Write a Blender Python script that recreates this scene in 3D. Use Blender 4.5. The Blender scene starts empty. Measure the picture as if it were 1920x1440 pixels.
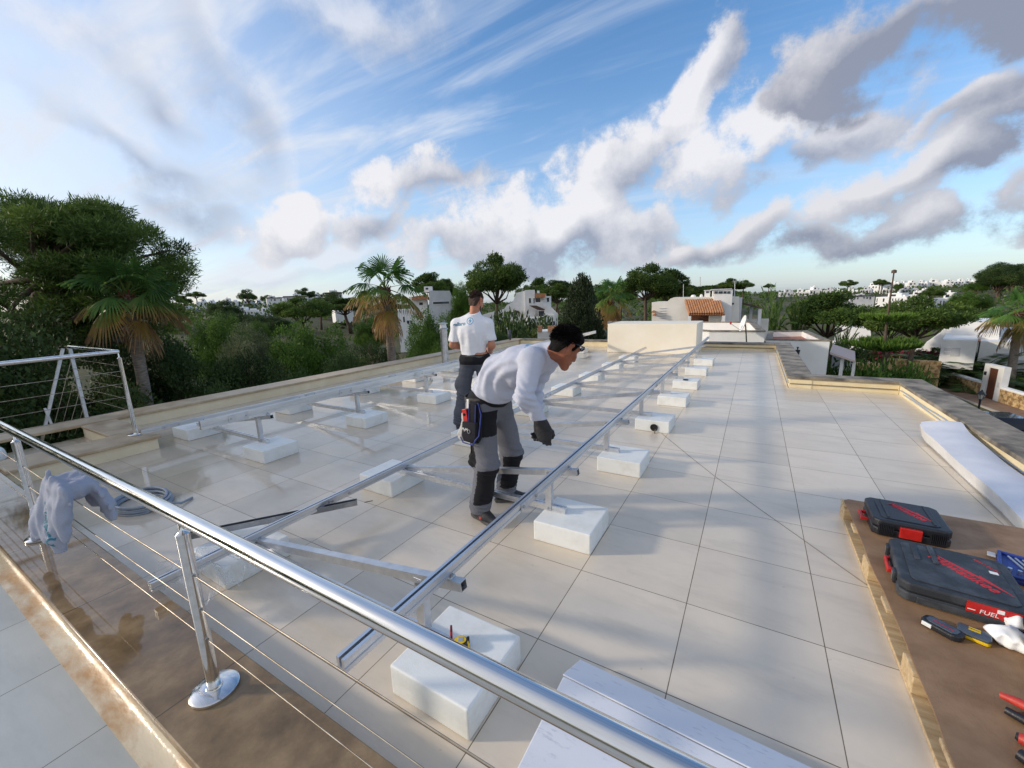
import bpy, bmesh, math, random
import numpy as np
from mathutils import Vector, Matrix
from mathutils.bvhtree import BVHTree
R = math.radians
scene = bpy.context.scene
COL = scene.collection
rng = random.Random(7)

# ------------------------------------------------------------------ camera
CAM = Vector((0, 0, 1.63))
FW = Vector((-0.49923083, 0.8438302, -0.19677187)).normalized()
RT = Vector((0.86353762, 0.50320686, -0.03294913)).normalized()
UP = Vector((-0.07121348, 0.18636914, 0.9798955)).normalized()
FPX = 767.858                                     # focal length in photo pixels (1920 wide)
cd = bpy.data.cameras.new('camera'); cam = bpy.data.objects.new('camera', cd); COL.objects.link(cam)
cam.matrix_world = Matrix(((RT.x, UP.x, -FW.x, CAM.x), (RT.y, UP.y, -FW.y, CAM.y), (RT.z, UP.z, -FW.z, CAM.z), (0, 0, 0, 1)))
cd.sensor_width = 36; cd.lens = FPX / 1920 * 36; cd.clip_start = 0.05; cd.clip_end = 6000
scene.camera = cam

# ------------------------------------------------------------------ light
SUN_EL, SUN_DIR = R(19), Vector((-0.87, -0.49, 0)).normalized()     # direction towards the sun
sd = Vector((SUN_DIR.x * math.cos(SUN_EL), SUN_DIR.y * math.cos(SUN_EL), math.sin(SUN_EL)))
sl = bpy.data.lights.new('sun', 'SUN'); sl.energy = 1.75; sl.angle = R(3.5); sl.color = (1.0, .87, .70)
so = bpy.data.objects.new('sun', sl); COL.objects.link(so); so.location = (-20, -8, 12)
so.rotation_euler = (-sd).to_track_quat('-Z', 'Y').to_euler()
SKY_STRENGTH = 0.11
scene.view_settings.view_transform = 'Standard'; scene.view_settings.look = 'None'
scene.view_settings.exposure = 0.57; scene.view_settings.gamma = 1

def ray(px, py): return (FW * FPX + RT * (px - 960) - UP * (py - 720))
def at_z(px, py, z): d = ray(px, py); return CAM + d * ((z - CAM.z) / d.z)
def at_d(px, py, dist): d = ray(px, py); return CAM + d * (dist / math.hypot(d.x, d.y))     # a point at that ground distance
def at_y(px, py, y): d = ray(px, py); return CAM + d * (y / d.y)

# ------------------------------------------------------------------ sky: Nishita with clouds by direction
W = bpy.data.worlds.new('World'); scene.world = W; W.use_nodes = True
wt = W.node_tree; N = wt.nodes; L = wt.links; N.clear()
def wn(t, **k):
    n = N.new(t)
    for a, b in k.items(): setattr(n, a, b)
    return n
def wmath(op, a, b=None, c=None, clamp=False):
    n = wn('ShaderNodeMath', operation=op); n.use_clamp = clamp
    for i, v in enumerate((a, b, c)):
        if v is None: continue
        if isinstance(v, (int, float)): n.inputs[i].default_value = v
        else: L.new(v, n.inputs[i])
    return n.outputs[0]
def wmix(f, a, b):
    n = wn('ShaderNodeMix', data_type='RGBA'); n.clamp_factor = True
    for s, v in ((n.inputs[0], f), (n.inputs[6], a), (n.inputs[7], b)):
        if isinstance(v, (int, float)): s.default_value = v
        elif isinstance(v, tuple): s.default_value = (*v, 1)
        else: L.new(v, s)
    return n.outputs[2]
wout = wn('ShaderNodeOutputWorld'); wbg = wn('ShaderNodeBackground'); wbg.inputs[1].default_value = SKY_STRENGTH
L.new(wbg.outputs[0], wout.inputs[0])
sky = wn('ShaderNodeTexSky', sky_type='NISHITA'); sky.sun_disc = False; sky.sun_elevation = SUN_EL
sky.sun_rotation = math.atan2(sd.x, sd.y); sky.altitude = 20; sky.air_density = 1.0; sky.dust_density = 1.2; sky.ozone_density = 3.0
tc = wn('ShaderNodeTexCoord'); DIR = tc.outputs['Generated']
sep = wn('ShaderNodeSeparateXYZ'); L.new(DIR, sep.inputs[0])
def noise(vec, scale, detail=6, rough=.55, dist=0.0):
    n = wn('ShaderNodeTexNoise'); n.inputs['Scale'].default_value = scale; n.inputs['Detail'].default_value = detail
    n.inputs['Roughness'].default_value = rough; n.inputs['Distortion'].default_value = dist; L.new(vec, n.inputs['Vector'])
    return n
def wdot(vec, v):
    n = wn('ShaderNodeVectorMath', operation='DOT_PRODUCT'); L.new(vec, n.inputs[0]); n.inputs[1].default_value = v
    return n.outputs['Value']
# plane-projected coordinate for high thin cloud
zc = wmath('ADD', wmath('MAXIMUM', sep.outputs[2], 0.0), 0.12)
comb = wn('ShaderNodeCombineXYZ'); L.new(wmath('DIVIDE', sep.outputs[0], zc), comb.inputs[0]); L.new(wmath('DIVIDE', sep.outputs[1], zc), comb.inputs[1])
# ragged edges: one coarse warp of the direction, one fine erosion
n0 = noise(DIR, 5.0, 2, .6); n1 = noise(DIR, 6.0, 8, .68)
warp = wn('ShaderNodeVectorMath', operation='MULTIPLY_ADD'); L.new(n0.outputs[1], warp.inputs[0]); warp.inputs[1].default_value = (.17,) * 3
L.new(DIR, warp.inputs[2]); WD = warp.outputs[0]; WOFF = Vector((.085, .085, .085))
vor = wn('ShaderNodeTexVoronoi', feature='F1'); vor.inputs['Scale'].default_value = 9.5; vor.inputs['Detail'].default_value = 1.0; vor.inputs['Roughness'].default_value = .5; vor.normalize = False
L.new(WD, vor.inputs['Vector'])
NS = wmath('ADD', wmath('MULTIPLY', wmath('SUBTRACT', .66, vor.outputs['Distance']), .20), wmath('MULTIPLY', wmath('SUBTRACT', n1.outputs[0], .5), 1.05))      # billows and wisps
def pdir(px, py): return ray(px, py).normalized()
def blob(px, py, ax, ay, ang=0, src=None):
    """soft elliptic puff in a fixed direction of the sky (half axes in degrees-like photo units, tilt in degrees): falls from 1 to 0"""
    c0 = pdir(px, py); ex = (pdir(px + 10, py) - c0); k = ex.length / 10; ex.normalize(); ey = (pdir(px, py - 10) - c0); ey.normalize()
    ca, sa = math.cos(R(ang)), math.sin(R(ang)); ax *= 1.45; ay *= 1.4; u = (ex * ca + ey * sa).normalized(); w = u.cross(c0); w = -w if w.dot(ey) < 0 else w; w.normalize()
    n3 = u.cross(w)
    m3 = Matrix((u / (ax * k), w / (ay * k), n3 / .9))            # rows: ellipse frame
    q = Matrix((u, w, n3)).to_euler('XYZ')
    mpn = wn('ShaderNodeMapping', vector_type='POINT'); L.new(WD if src is None else src, mpn.inputs[0])
    # mapping = rotate(scale(p)) cannot do scale after rotation, so use TEXTURE type: inverse order
    mpn.vector_type = 'TEXTURE'; mpn.inputs['Location'].default_value = c0 + WOFF if src is None else c0
    mpn.inputs['Rotation'].default_value = Matrix((u, w, n3)).transposed().to_euler('XYZ'); mpn.inputs['Scale'].default_value = (ax * k, ay * k, .9)
    g = wn('ShaderNodeTexGradient', gradient_type='SPHERICAL'); L.new(mpn.outputs[0], g.inputs[0])
    return g.outputs['Fac'], mpn.outputs[0]
def cloud(base, blobs, soft, bright, grey, density=1.0, lift=0.0, amp=2.5, thr=.10):
    """puffs merge into one layer, lit on their upper and left side"""
    m = None; sh = None
    for b in blobs:
        body, q = blob(*b[:5])
        w = wmath('MULTIPLY', wdot(q, (-.35 , .8, 0)), body)
        if len(b) > 5: w = wmath('MULTIPLY_ADD', body, b[5], w)
        m = body if m is None else wmath('MAXIMUM', m, body)
        sh = w if sh is None else wmath('ADD', sh, w)
    e = wmath('MULTIPLY_ADD', NS, amp, m); e = wmath('MULTIPLY', e, wmath('MULTIPLY', m, 5.0, None, True))
    a = wn('ShaderNodeMapRange', interpolation_type='SMOOTHSTEP'); L.new(e, a.inputs[0]); a.inputs[1].default_value = thr; a.inputs[2].default_value = thr + soft
    alpha = wmath('MULTIPLY', a.outputs[0], density)
    s = wmath('ADD', wmath('MULTIPLY_ADD', sh, 1.7, .5 + lift), wmath('MULTIPLY', NS, 1.9), None, True)
    return wmix(alpha, base, wmix(s, grey, bright))
c = sky.outputs[0]
hs = wn('ShaderNodeHueSaturation'); hs.inputs['Saturation'].default_value = 1.14; hs.inputs['Value'].default_value = 1.45; L.new(c, hs.inputs['Color']); c = hs.outputs[0]
K = 1.0 / SKY_STRENGTH
def lum(r, g, b, s=1.0): return tuple(((v / 255) ** 2.2) * s * K * 0.66 for v in (r, g, b))
# thin cirrus streaks
mp = wn('ShaderNodeMapping'); mp.inputs['Rotation'].default_value = (0, 0, R(62)); mp.inputs['Scale'].default_value = (.5, 2.6, 1); L.new(comb.outputs[0], mp.inputs[0])
ci = noise(mp.outputs[0], 1.3, 5, .6, .6)
ca_ = wn('ShaderNodeMapRange', interpolation_type='SMOOTHSTEP'); L.new(ci.outputs[0], ca_.inputs[0]); ca_.inputs[1].default_value = .42; ca_.inputs[2].default_value = .78
ci_left, _ = blob(430, 330, 760, 480, 0, DIR)
hz = wn('ShaderNodeMapRange', interpolation_type='SMOOTHSTEP'); L.new(sep.outputs[2], hz.inputs[0]); hz.inputs[1].default_value = .5; hz.inputs[2].default_value = 0.0
cf = wmath('MULTIPLY', ca_.outputs[0], wmath('MULTIPLY_ADD', ci_left, 1.2, .30))
c = wmix(cf, c, lum(226, 234, 248))
# milky veil low over the horizon and towards the sun
veil, _ = blob(120, 330, 800, 520, 0, DIR)
c = wmix(wmath('MULTIPLY', veil, .55), c, lum(222, 230, 243))
c = wmix(wmath('MULTIPLY', hz.outputs[0], .42), c, lum(206, 222, 245))
back = wmath('MULTIPLY_ADD', wdot(DIR, (.51, -.86, .0)), 1.3, .35, True)
c = wmix(wmath('MULTIPLY', back, .8), c, lum(214, 217, 224))      # even pale veil added to the unseen sky behind, whitening the ambient light
sunside = wmath('POWER', wmath('MAXIMUM', wdot(DIR, sd), 0.0), 3.0)
c = wmix(wmath('MULTIPLY', sunside, .4, None, True), c, lum(255, 249, 238, 1.1))
# left: broad soft grey and white streaks leaning down to the right
c = cloud(c, [(170, 230, 200, 90, -40, .1), (250, 290, 150, 80, -45, -.2), (330, 330, 170, 70, -25, -.1), (90, 60, 260, 90, -25, .2), (400, 90, 230, 80, -68, .2), (450, 200, 150, 70, -75, -.1), (300, 220, 90, 50, -50, -.3),
              (60, 440, 260, 60, -8, -.1), (330, 405, 200, 60, -10, .0), (450, 505, 230, 50, 0, .35), (640, 485, 160, 40, 0, .3), (700, 20, 200, 60, 0, .1)], 1.1, lum(232, 236, 246), lum(156, 166, 188), .8, .1, 2.0)
# white and grey cumulus: the low row over the horizon and the big one on the right
c = cloud(c, [(540, 425, 80, 60, 10, .2), (690, 420, 80, 50, 0), (790, 345, 130, 60, 20), (835, 440, 85, 55, 15, .1), (950, 435, 110, 75, 5), (1010, 450, 90, 60, 0), (1170, 445, 140, 65, -5), (1090, 415, 80, 55, 5),
              (1100, 360, 90, 80, 40), (1190, 290, 100, 70, 40), (1270, 210, 100, 60, 50), (1335, 120, 80, 50, 55), (1340, 300, 110, 100, 0, .15), (1430, 250, 140, 110, 30, .15), (1560, 250, 170, 70, 15)],
          .5, lum(244, 243, 247, 1.0), lum(158, 166, 186), .95, .08)
# long grey sheets climbing to the right
c = cloud(c, [(1560, 150, 150, 80, 10, -.25), (1720, 70, 320, 110, 12, -.3), (1880, 60, 260, 110, 8, -.3), (1290, 482, 100, 32, 14), (1440, 435, 180, 48, 18), (1600, 385, 180, 70, 18), (1760, 320, 200, 70, 20), (1650, 360, 120, 50, 20, .2),
              (1890, 230, 210, 80, 25, -.15), (1780, 240, 120, 40, 28, -.2), (1580, 440, 200, 50, 8, .05), (1740, 400, 220, 66, 12, .2), (1890, 350, 190, 60, 16, .1)], .5, lum(230, 229, 234), lum(146, 153, 172), .96, .02)
L.new(c, wbg.inputs[0])
W.cycles.sampling_method = 'MANUAL'; W.cycles.sample_map_resolution = 256

# ------------------------------------------------------------------ materials
def lin(r, g, b): return tuple((v / 255 / 12.92) if v / 255 <= .04045 else ((v / 255 + .055) / 1.055) ** 2.4 for v in (r, g, b))
MATS = {}
def mat(name, col, rough=.6, metal=0.0, col2=None, scale=8, amt=.5, bump=0.0, bscale=40, rough2=None, stretch=(1, 1, 1), spec=.5, lo=.35, hi=.65, detail=5, coat=0.0, trans=0.0):
    """principled surface whose colour and gloss wander with noise between two values"""
    if name in MATS: return MATS[name]
    m = bpy.data.materials.new(name); m.use_nodes = True; t = m.node_tree; b = t.nodes['Principled BSDF']
    b.inputs['Roughness'].default_value = rough; b.inputs['Metallic'].default_value = metal; b.inputs['Base Color'].default_value = (*col, 1)
    b.inputs['Specular IOR Level'].default_value = spec; b.inputs['Coat Weight'].default_value = coat; b.inputs['Transmission Weight'].default_value = trans
    tcn = t.nodes.new('ShaderNodeTexCoord'); mpn = t.nodes.new('ShaderNodeMapping'); mpn.inputs['Scale'].default_value = stretch
    oi = t.nodes.new('ShaderNodeObjectInfo'); ad = t.nodes.new('ShaderNodeVectorMath'); ad.operation = 'MULTIPLY_ADD'
    t.links.new(oi.outputs['Random'], ad.inputs[0]); ad.inputs[1].default_value = (37, 19, 53); t.links.new(tcn.outputs['Object'], ad.inputs[2])
    t.links.new(ad.outputs[0], mpn.inputs[0])
    if col2 is not None or rough2 is not None:
        nz_ = t.nodes.new('ShaderNodeTexNoise'); nz_.inputs['Scale'].default_value = scale; nz_.inputs['Detail'].default_value = detail; nz_.inputs['Roughness'].default_value = .6
        t.links.new(mpn.outputs[0], nz_.inputs['Vector'])
        mr = t.nodes.new('ShaderNodeMapRange'); mr.inputs[1].default_value = lo; mr.inputs[2].default_value = hi; t.links.new(nz_.outputs[0], mr.inputs[0])
        if col2 is not None:
            mx = t.nodes.new('ShaderNodeMix'); mx.data_type = 'RGBA'; mx.inputs[6].default_value = (*col, 1); mx.inputs[7].default_value = (*col2, 1)
            t.links.new(mr.outputs[0], mx.inputs[0]); t.links.new(mx.outputs[2], b.inputs['Base Color'])
        if rough2 is not None:
            mr2 = t.nodes.new('ShaderNodeMapRange'); mr2.inputs[1].default_value = lo; mr2.inputs[2].default_value = hi; mr2.inputs[3].default_value = rough; mr2.inputs[4].default_value = rough2
            t.links.new(nz_.outputs[0], mr2.inputs[0]); t.links.new(mr2.outputs[0], b.inputs['Roughness'])
    if bump:
        nb = t.nodes.new('ShaderNodeTexNoise'); nb.inputs['Scale'].default_value = bscale; nb.inputs['Detail'].default_value = 4; t.links.new(mpn.outputs[0], nb.inputs['Vector'])
        bp = t.nodes.new('ShaderNodeBump'); bp.inputs['Strength'].default_value = min(1, bump); bp.inputs['Distance'].default_value = .02
        t.links.new(nb.outputs[0], bp.inputs['Height']); t.links.new(bp.outputs[0], b.inputs['Normal'])
    MATS[name] = m; return m

def tile_mat(name, x0, y0, px, py, tile, tile2, grout, wet_fn):
    m = bpy.data.materials.new(name); m.use_nodes = True; t = m.node_tree; b = t.nodes['Principled BSDF']
    nd = lambda ty, **k: [n := t.nodes.new(ty), [setattr(n, a, v) for a, v in k.items()]][0]
    def mth(op, a, bb=None, cc=None, cl=False):
        n = nd('ShaderNodeMath', operation=op); n.use_clamp = cl
        for i, v in enumerate((a, bb, cc)):
            if v is None: continue
            if isinstance(v, (int, float)): n.inputs[i].default_value = v
            else: t.links.new(v, n.inputs[i])
        return n.outputs[0]
    g = nd('ShaderNodeNewGeometry'); s = nd('ShaderNodeSeparateXYZ'); t.links.new(g.outputs['Position'], s.inputs[0])
    u = mth('DIVIDE', mth('SUBTRACT', s.outputs[0], x0), px); v = mth('DIVIDE', mth('SUBTRACT', s.outputs[1], y0), py)
    nw = nd('ShaderNodeTexNoise'); nw.inputs['Scale'].default_value = 9; t.links.new(g.outputs['Position'], nw.inputs['Vector'])
    du = mth('ABSOLUTE', mth('SUBTRACT', mth('FRACT', mth('ADD', u, .5)), .5)); dv = mth('ABSOLUTE', mth('SUBTRACT', mth('FRACT', mth('ADD', v, .5)), .5))
    wid = mth('ADD', .0022, mth('MULTIPLY', nw.outputs[0], .0026))
    gl = mth('MAXIMUM', mth('LESS_THAN', du, wid), mth('LESS_THAN', dv, wid))
    cell = nd('ShaderNodeCombineXYZ'); t.links.new(mth('FLOOR', u), cell.inputs[0]); t.links.new(mth('FLOOR', v), cell.inputs[1])
    wh = nd('ShaderNodeTexWhiteNoise'); t.links.new(cell.outputs[0], wh.inputs[0])
    st = nd('ShaderNodeVectorMath', operation='MULTIPLY_ADD'); t.links.new(wh.outputs[1], st.inputs[0]); st.inputs[1].default_value = (9, 9, 9); t.links.new(g.outputs['Position'], st.inputs[2])
    n1_ = nd('ShaderNodeTexNoise'); n1_.inputs['Scale'].default_value = 3.5; n1_.inputs['Detail'].default_value = 8; n1_.inputs['Roughness'].default_value = .62; t.links.new(st.outputs[0], n1_.inputs['Vector'])
    n2_ = nd('ShaderNodeTexNoise'); n2_.inputs['Scale'].default_value = 1.1; n2_.inputs['Detail'].default_value = 4; t.links.new(g.outputs['Position'], n2_.inputs['Vector'])
    sp = nd('ShaderNodeTexNoise'); sp.inputs['Scale'].default_value = 26; sp.inputs['Detail'].default_value = 3; t.links.new(g.outputs['Position'], sp.inputs['Vector'])
    spk = nd('ShaderNodeMapRange'); spk.inputs[1].default_value = .70; spk.inputs[2].default_value = .78; t.links.new(sp.outputs[0], spk.inputs[0])
    f = mth('ADD', mth('MULTIPLY', n1_.outputs[0], 1.3), mth('MULTIPLY', mth('SUBTRACT', wh.outputs[0], .5), .75)); f = mth('SUBTRACT', f, .15, None, True)
    mix = lambda fa, a, bb: [n := nd('ShaderNodeMix', data_type='RGBA'), [(t.links.new(x, n.inputs[i]) if not isinstance(x, (tuple, float)) else setattr(n.inputs[i], 'default_value', (*x, 1) if isinstance(x, tuple) else x)) for i, x in ((0, fa), (6, a), (7, bb))], n.outputs[2]][-1]
    col = mix(f, tile, tile2)
    col = mix(mth('MULTIPLY', spk.outputs[0], .35), col, tuple(x * .45 for x in tile))
    sm = nd('ShaderNodeMapping'); sm.inputs['Rotation'].default_value = (0, 0, .5); sm.inputs['Scale'].default_value = (.8, 3.2, 1); t.links.new(g.outputs['Position'], sm.inputs[0])
    sn = nd('ShaderNodeTexNoise'); sn.inputs['Scale'].default_value = 2.0; sn.inputs['Detail'].default_value = 8; sn.inputs['Roughness'].default_value = .68; t.links.new(sm.outputs[0], sn.inputs['Vector'])
    sr = nd('ShaderNodeMapRange'); sr.inputs[1].default_value = .5; sr.inputs[2].default_value = .72; t.links.new(sn.outputs[0], sr.inputs[0])
    col = mix(mth('MULTIPLY', sr.outputs[0], .28), col, tuple(x * .58 for x in tile2))      # dusty smears
    wet = wet_fn(mth, s, n2_.outputs[0])
    col = mix(mth('MULTIPLY', wet, .42), col, (tile[0] * .56, tile[1] * .52, tile[2] * .46))
    col = mix(gl, col, grout)
    t.links.new(col, b.inputs['Base Color'])
    rg = nd('ShaderNodeMapRange'); rg.inputs[1].default_value = 0; rg.inputs[2].default_value = 1; rg.inputs[3].default_value = .27; rg.inputs[4].default_value = .035; t.links.new(wet, rg.inputs[0])
    t.links.new(mth('ADD', rg.outputs[0], mth('MULTIPLY', gl, .5)), b.inputs['Roughness'])
    bp = nd('ShaderNodeBump'); bp.inputs['Strength'].default_value = .06; bp.inputs['Distance'].default_value = .01
    t.links.new(mth('ADD', mth('MULTIPLY', n2_.outputs[0], 1.0), mth('MULTIPLY', gl, -2.0)), bp.inputs['Height']); t.links.new(bp.outputs[0], b.inputs['Normal'])
    b.inputs['IOR'].default_value = 1.5
    MATS[name] = m; return m
def wet_roof(mth, s, n):      # rain water stands on the left half of the terrace
    x = mth('MULTIPLY', mth('ADD', s.outputs[0], 1.6), -.22)
    return mth('ADD', x, mth('MULTIPLY', mth('SUBTRACT', n, .45), 2.4), None, True)
def wet_near(mth, s, n): return mth('MULTIPLY', mth('SUBTRACT', n, .5), 1.2, None, True)

# ------------------------------------------------------------------ mesh helpers
class MB:
    """collects shapes; build() links them as ONE mesh object"""
    def __init__(s): s.v = []; s.f = []; s.m = []
    def add(s, v, f, mi=0, M=None):
        o = len(s.v)
        s.v += [tuple((M @ Vector(p)) if M is not None else p) for p in v]; s.f += [tuple(i + o for i in q) for q in f]; s.m += [mi] * len(f); return s
    def box(s, x0, x1, y0, y1, z0, z1, mi=0, M=None):
        v = [(x0, y0, z0), (x1, y0, z0), (x1, y1, z0), (x0, y1, z0), (x0, y0, z1), (x1, y0, z1), (x1, y1, z1), (x0, y1, z1)]
        return s.add(v, [(3, 2, 1, 0), (4, 5, 6, 7), (0, 1, 5, 4), (1, 2, 6, 5), (2, 3, 7, 6), (3, 0, 4, 7)], mi, M)
    def prism(s, prof, a, b, axis='y', mi=0, M=None):
        """a closed profile swept along one axis"""
        n = len(prof); v = []
        for t in (a, b):
            for p in prof: v.append((p[0], t, p[1]) if axis == 'y' else (t, p[0], p[1]) if axis == 'x' else (p[0], p[1], t))
        f = [(i, (i + 1) % n, n + (i + 1) % n, n + i) for i in range(n)] + [tuple(range(n))[::-1], tuple(range(n, 2 * n))]
        return s.add(v, f, mi, M)
    def tube(s, pts, r, seg=12, mi=0, cap=True, M=None):
        pts = [Vector(p) for p in pts]; n = len(pts); rr = r if isinstance(r, (list, tuple)) else [r] * n
        v = []; f = []; up = None
        for i, p in enumerate(pts):
            d = (pts[min(i + 1, n - 1)] - pts[max(i - 1, 0)]).normalized()
            if up is None: up = d.orthogonal().normalized()
            up = (up - d * up.dot(d)).normalized(); w = d.cross(up)
            for k in range(seg):
                a = 2 * math.pi * k / seg; v.append(tuple(p + (up * math.cos(a) + w * math.sin(a)) * rr[i]))
        for i in range(n - 1):
            for k in range(seg):
                k2 = (k + 1) % seg; f.append((i * seg + k, i * seg + k2, (i + 1) * seg + k2, (i + 1) * seg + k))
        if cap: f += [tuple(range(seg))[::-1], tuple(range((n - 1) * seg, n * seg))]
        return s.add(v, f, mi, M)
    def lathe(s, prof, seg=24, mi=0, M=None):
        """(radius, z) profile turned round z"""
        v = []; f = []; n = len(prof)
        for r_, z in prof:
            for k in range(seg): a = 2 * math.pi * k / seg; v.append((r_ * math.cos(a), r_ * math.sin(a), z))
        for i in range(n - 1):
            for k in range(seg): k2 = (k + 1) % seg; f.append((i * seg + k, i * seg + k2, (i + 1) * seg + k2, (i + 1) * seg + k))
        f += [tuple(range(seg))[::-1], tuple(range((n - 1) * seg, n * seg))]
        return s.add(v, f, mi, M)
    def build(s, name, mats, parent=None, smooth=None, bevel=0.0, bseg=2, loc=None, rot=None):
        me = bpy.data.meshes.new(name); me.from_pydata(s.v, [], s.f)
        for m in (mats if isinstance(mats, (list, tuple)) else [mats]): me.materials.append(m)
        me.polygons.foreach_set('material_index', s.m)
        return link(name, me, parent, smooth, bevel, bseg, loc, rot)
def link(name, me, parent=None, smooth=None, bevel=0.0, bseg=2, loc=None, rot=None):
    if bevel:
        bm = bmesh.new(); bm.from_mesh(me); bmesh.ops.remove_doubles(bm, verts=bm.verts, dist=1e-6)
        ed = [e for e in bm.edges if len(e.link_faces) == 2 and e.calc_face_angle(0) > R(35)]
        bmesh.ops.bevel(bm, geom=ed, offset=bevel, segments=bseg, profile=.5, affect='EDGES', clamp_overlap=True); bm.to_mesh(me); bm.free()
    if smooth is not None:
        me.polygons.foreach_set('use_smooth', [True] * len(me.polygons))
        if smooth < 180: me.set_sharp_from_angle(angle=R(smooth))
    me.update()
    o = bpy.data.objects.new(name, me); COL.objects.link(o)
    if parent is not None: o.parent = parent
    if loc is not None: o.location = loc
    if rot is not None: o.rotation_euler = rot
    return o
def tag(o, label, cat, group=None, kind=None):
    o['label'] = label; o['category'] = cat
    if group: o['group'] = group
    if kind: o['kind'] = kind
    return o
def struct(o): o['kind'] = 'structure'; return o
def thing(name, label, cat, loc=(0, 0, 0), rz=0, group=None):
    o = bpy.data.objects.new(name, None); COL.objects.link(o); o.location = loc; o.rotation_euler = (0, 0, rz); o.empty_display_size = .1
    return tag(o, label, cat, group)
def dup(root, loc, rz=None, label=None, sc=None, group=None):
    r = root.copy(); COL.objects.link(r); r.location = loc
    if rz is not None: r.rotation_euler = (0, 0, rz)
    if sc is not None: r.scale = (sc, sc, sc) if isinstance(sc, (int, float)) else sc
    if label: r['label'] = label
    if group: r['group'] = group
    for ch in list(root.children):
        c_ = ch.copy(); COL.objects.link(c_); c_.parent = r
        for g_ in list(ch.children):
            d_ = g_.copy(); COL.objects.link(d_); d_.parent = c_
    return r
def arrays_mesh(name, V, F, mats, tint=None, mi=None, smooth=False):
    """V (n,3), F (m,k): a mesh from numpy arrays, with a per-face 'tint' attribute"""
    me = bpy.data.meshes.new(name); V = np.asarray(V, np.float32); F = np.asarray(F, np.int32); k = F.shape[1]
    me.vertices.add(len(V)); me.vertices.foreach_set('co', V.ravel())
    me.loops.add(F.size); me.loops.foreach_set('vertex_index', F.ravel())
    me.polygons.add(len(F)); me.polygons.foreach_set('loop_start', np.arange(0, F.size, k, dtype=np.int32)); me.polygons.foreach_set('loop_total', np.full(len(F), k, np.int32))
    for m in (mats if isinstance(mats, (list, tuple)) else [mats]): me.materials.append(m)
    if mi is not None: me.polygons.foreach_set('material_index', np.asarray(mi, np.int32))
    if tint is not None:
        a = me.attributes.new('tint', 'FLOAT', 'FACE'); a.data.foreach_set('value', np.asarray(tint, np.float32))
    me.update(calc_edges=True); me.validate()
    if smooth: me.polygons.foreach_set('use_smooth', [True] * len(me.polygons))
    return me
def text_mesh(s, size=.1, depth=0.0, shear=0.0, bold=0.0):
    cu = bpy.data.curves.new('lettering', 'FONT'); cu.body = s; cu.size = size; cu.align_x = 'CENTER'; cu.align_y = 'CENTER'; cu.extrude = depth; cu.shear = shear; cu.offset = bold; cu.resolution_u = 3
    o = bpy.data.objects.new('lettering', cu); COL.objects.link(o); bpy.context.view_layer.update()
    me = bpy.data.meshes.new_from_object(o.evaluated_get(bpy.context.evaluated_depsgraph_get())); bpy.data.objects.remove(o); bpy.data.curves.remove(cu); me.materials.clear()
    return me
def lettering(s, size, m, parent, M, name='lettering', shear=0.0, depth=.0006, bold=0.0):
    me = text_mesh(s, size, depth, shear, bold); me.transform(M); me.materials.append(m)
    return link(name, me, parent)
def flat_poly(name, pts, m, parent, M, depth=.001):
    mb = MB(); mb.prism([(p[0], p[1]) for p in pts], 0, depth, 'z', 0, M); return mb.build(name, m, parent)
def frame(o, x, z):
    """matrix with local x along x, local z along z"""
    z = Vector(z).normalized(); x = Vector(x); x = (x - z * x.dot(z)).normalized(); y = z.cross(x); o = Vector(o)
    return Matrix(((x.x, y.x, z.x, o.x), (x.y, y.y, z.y, o.y), (x.z, y.z, z.z, o.z), (0, 0, 0, 1)))
# ------------------------------------------------------------------ materials in use
M_FLOOR = tile_mat('roof_tiles', -.206, 2.124, .601, .5925, lin(228, 215, 196), lin(209, 197, 180), lin(112, 98, 80), wet_roof)
M_NEAR = tile_mat('near_tiles', -2.152, -.28, .60, 1.2, lin(186, 188, 184), lin(170, 173, 170), lin(96, 90, 82), wet_near)
M_CREAM = mat('cream_render', lin(240, 226, 190), .75, col2=lin(226, 208, 168), scale=2.5, bump=.12, bscale=90)
M_CREAM2 = mat('pale_cream_render', lin(240, 226, 196), .8, col2=lin(226, 210, 178), scale=2, bump=.12, bscale=90)
M_STONE = mat('weathered_coping', lin(160, 150, 134), .8, col2=lin(84, 78, 70), scale=3.2, lo=.36, hi=.64, bump=.2, bscale=60, stretch=(1, 1, 1), detail=9)
M_STONE2 = mat('beige_coping', lin(196, 176, 146), .55, col2=lin(150, 124, 92), scale=3, lo=.35, hi=.75, bump=.1, bscale=60, detail=8, rough2=.3)
M_WHITE = mat('white_block_paint', lin(235, 237, 235), .62, col2=lin(214, 214, 208), scale=6, lo=.48, hi=.78, detail=9, bump=.08, bscale=140)
M_ALU = mat('aluminium', (.78, .79, .81), .34, 1.0, col2=(.64, .65, .67), scale=14, rough2=.48, bump=.04, bscale=200, stretch=(1, .15, 1))
M_ALU2 = mat('mill_aluminium', (.70, .71, .73), .46, 1.0, col2=(.56, .57, .60), scale=10, rough2=.5, bump=.05, bscale=160)
M_STEEL = mat('polished_steel', (.78, .77, .76), .10, 1.0, col2=(.62, .61, .60), scale=30, rough2=.26, lo=.45, hi=.75, stretch=(.12, 1, 1))
M_BOLT = mat('bolt_steel', (.45, .46, .48), .35, 1.0)
M_HOLLOW = mat('dark_hollow', lin(30, 31, 34), .6)  # near-black colour put in for the shade inside hollows
M_CABLE = mat('steel_cable', (.50, .45, .38), .45, 1.0, col2=(.26, .20, .14), scale=25, stretch=(.3, 1, 1))

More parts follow.
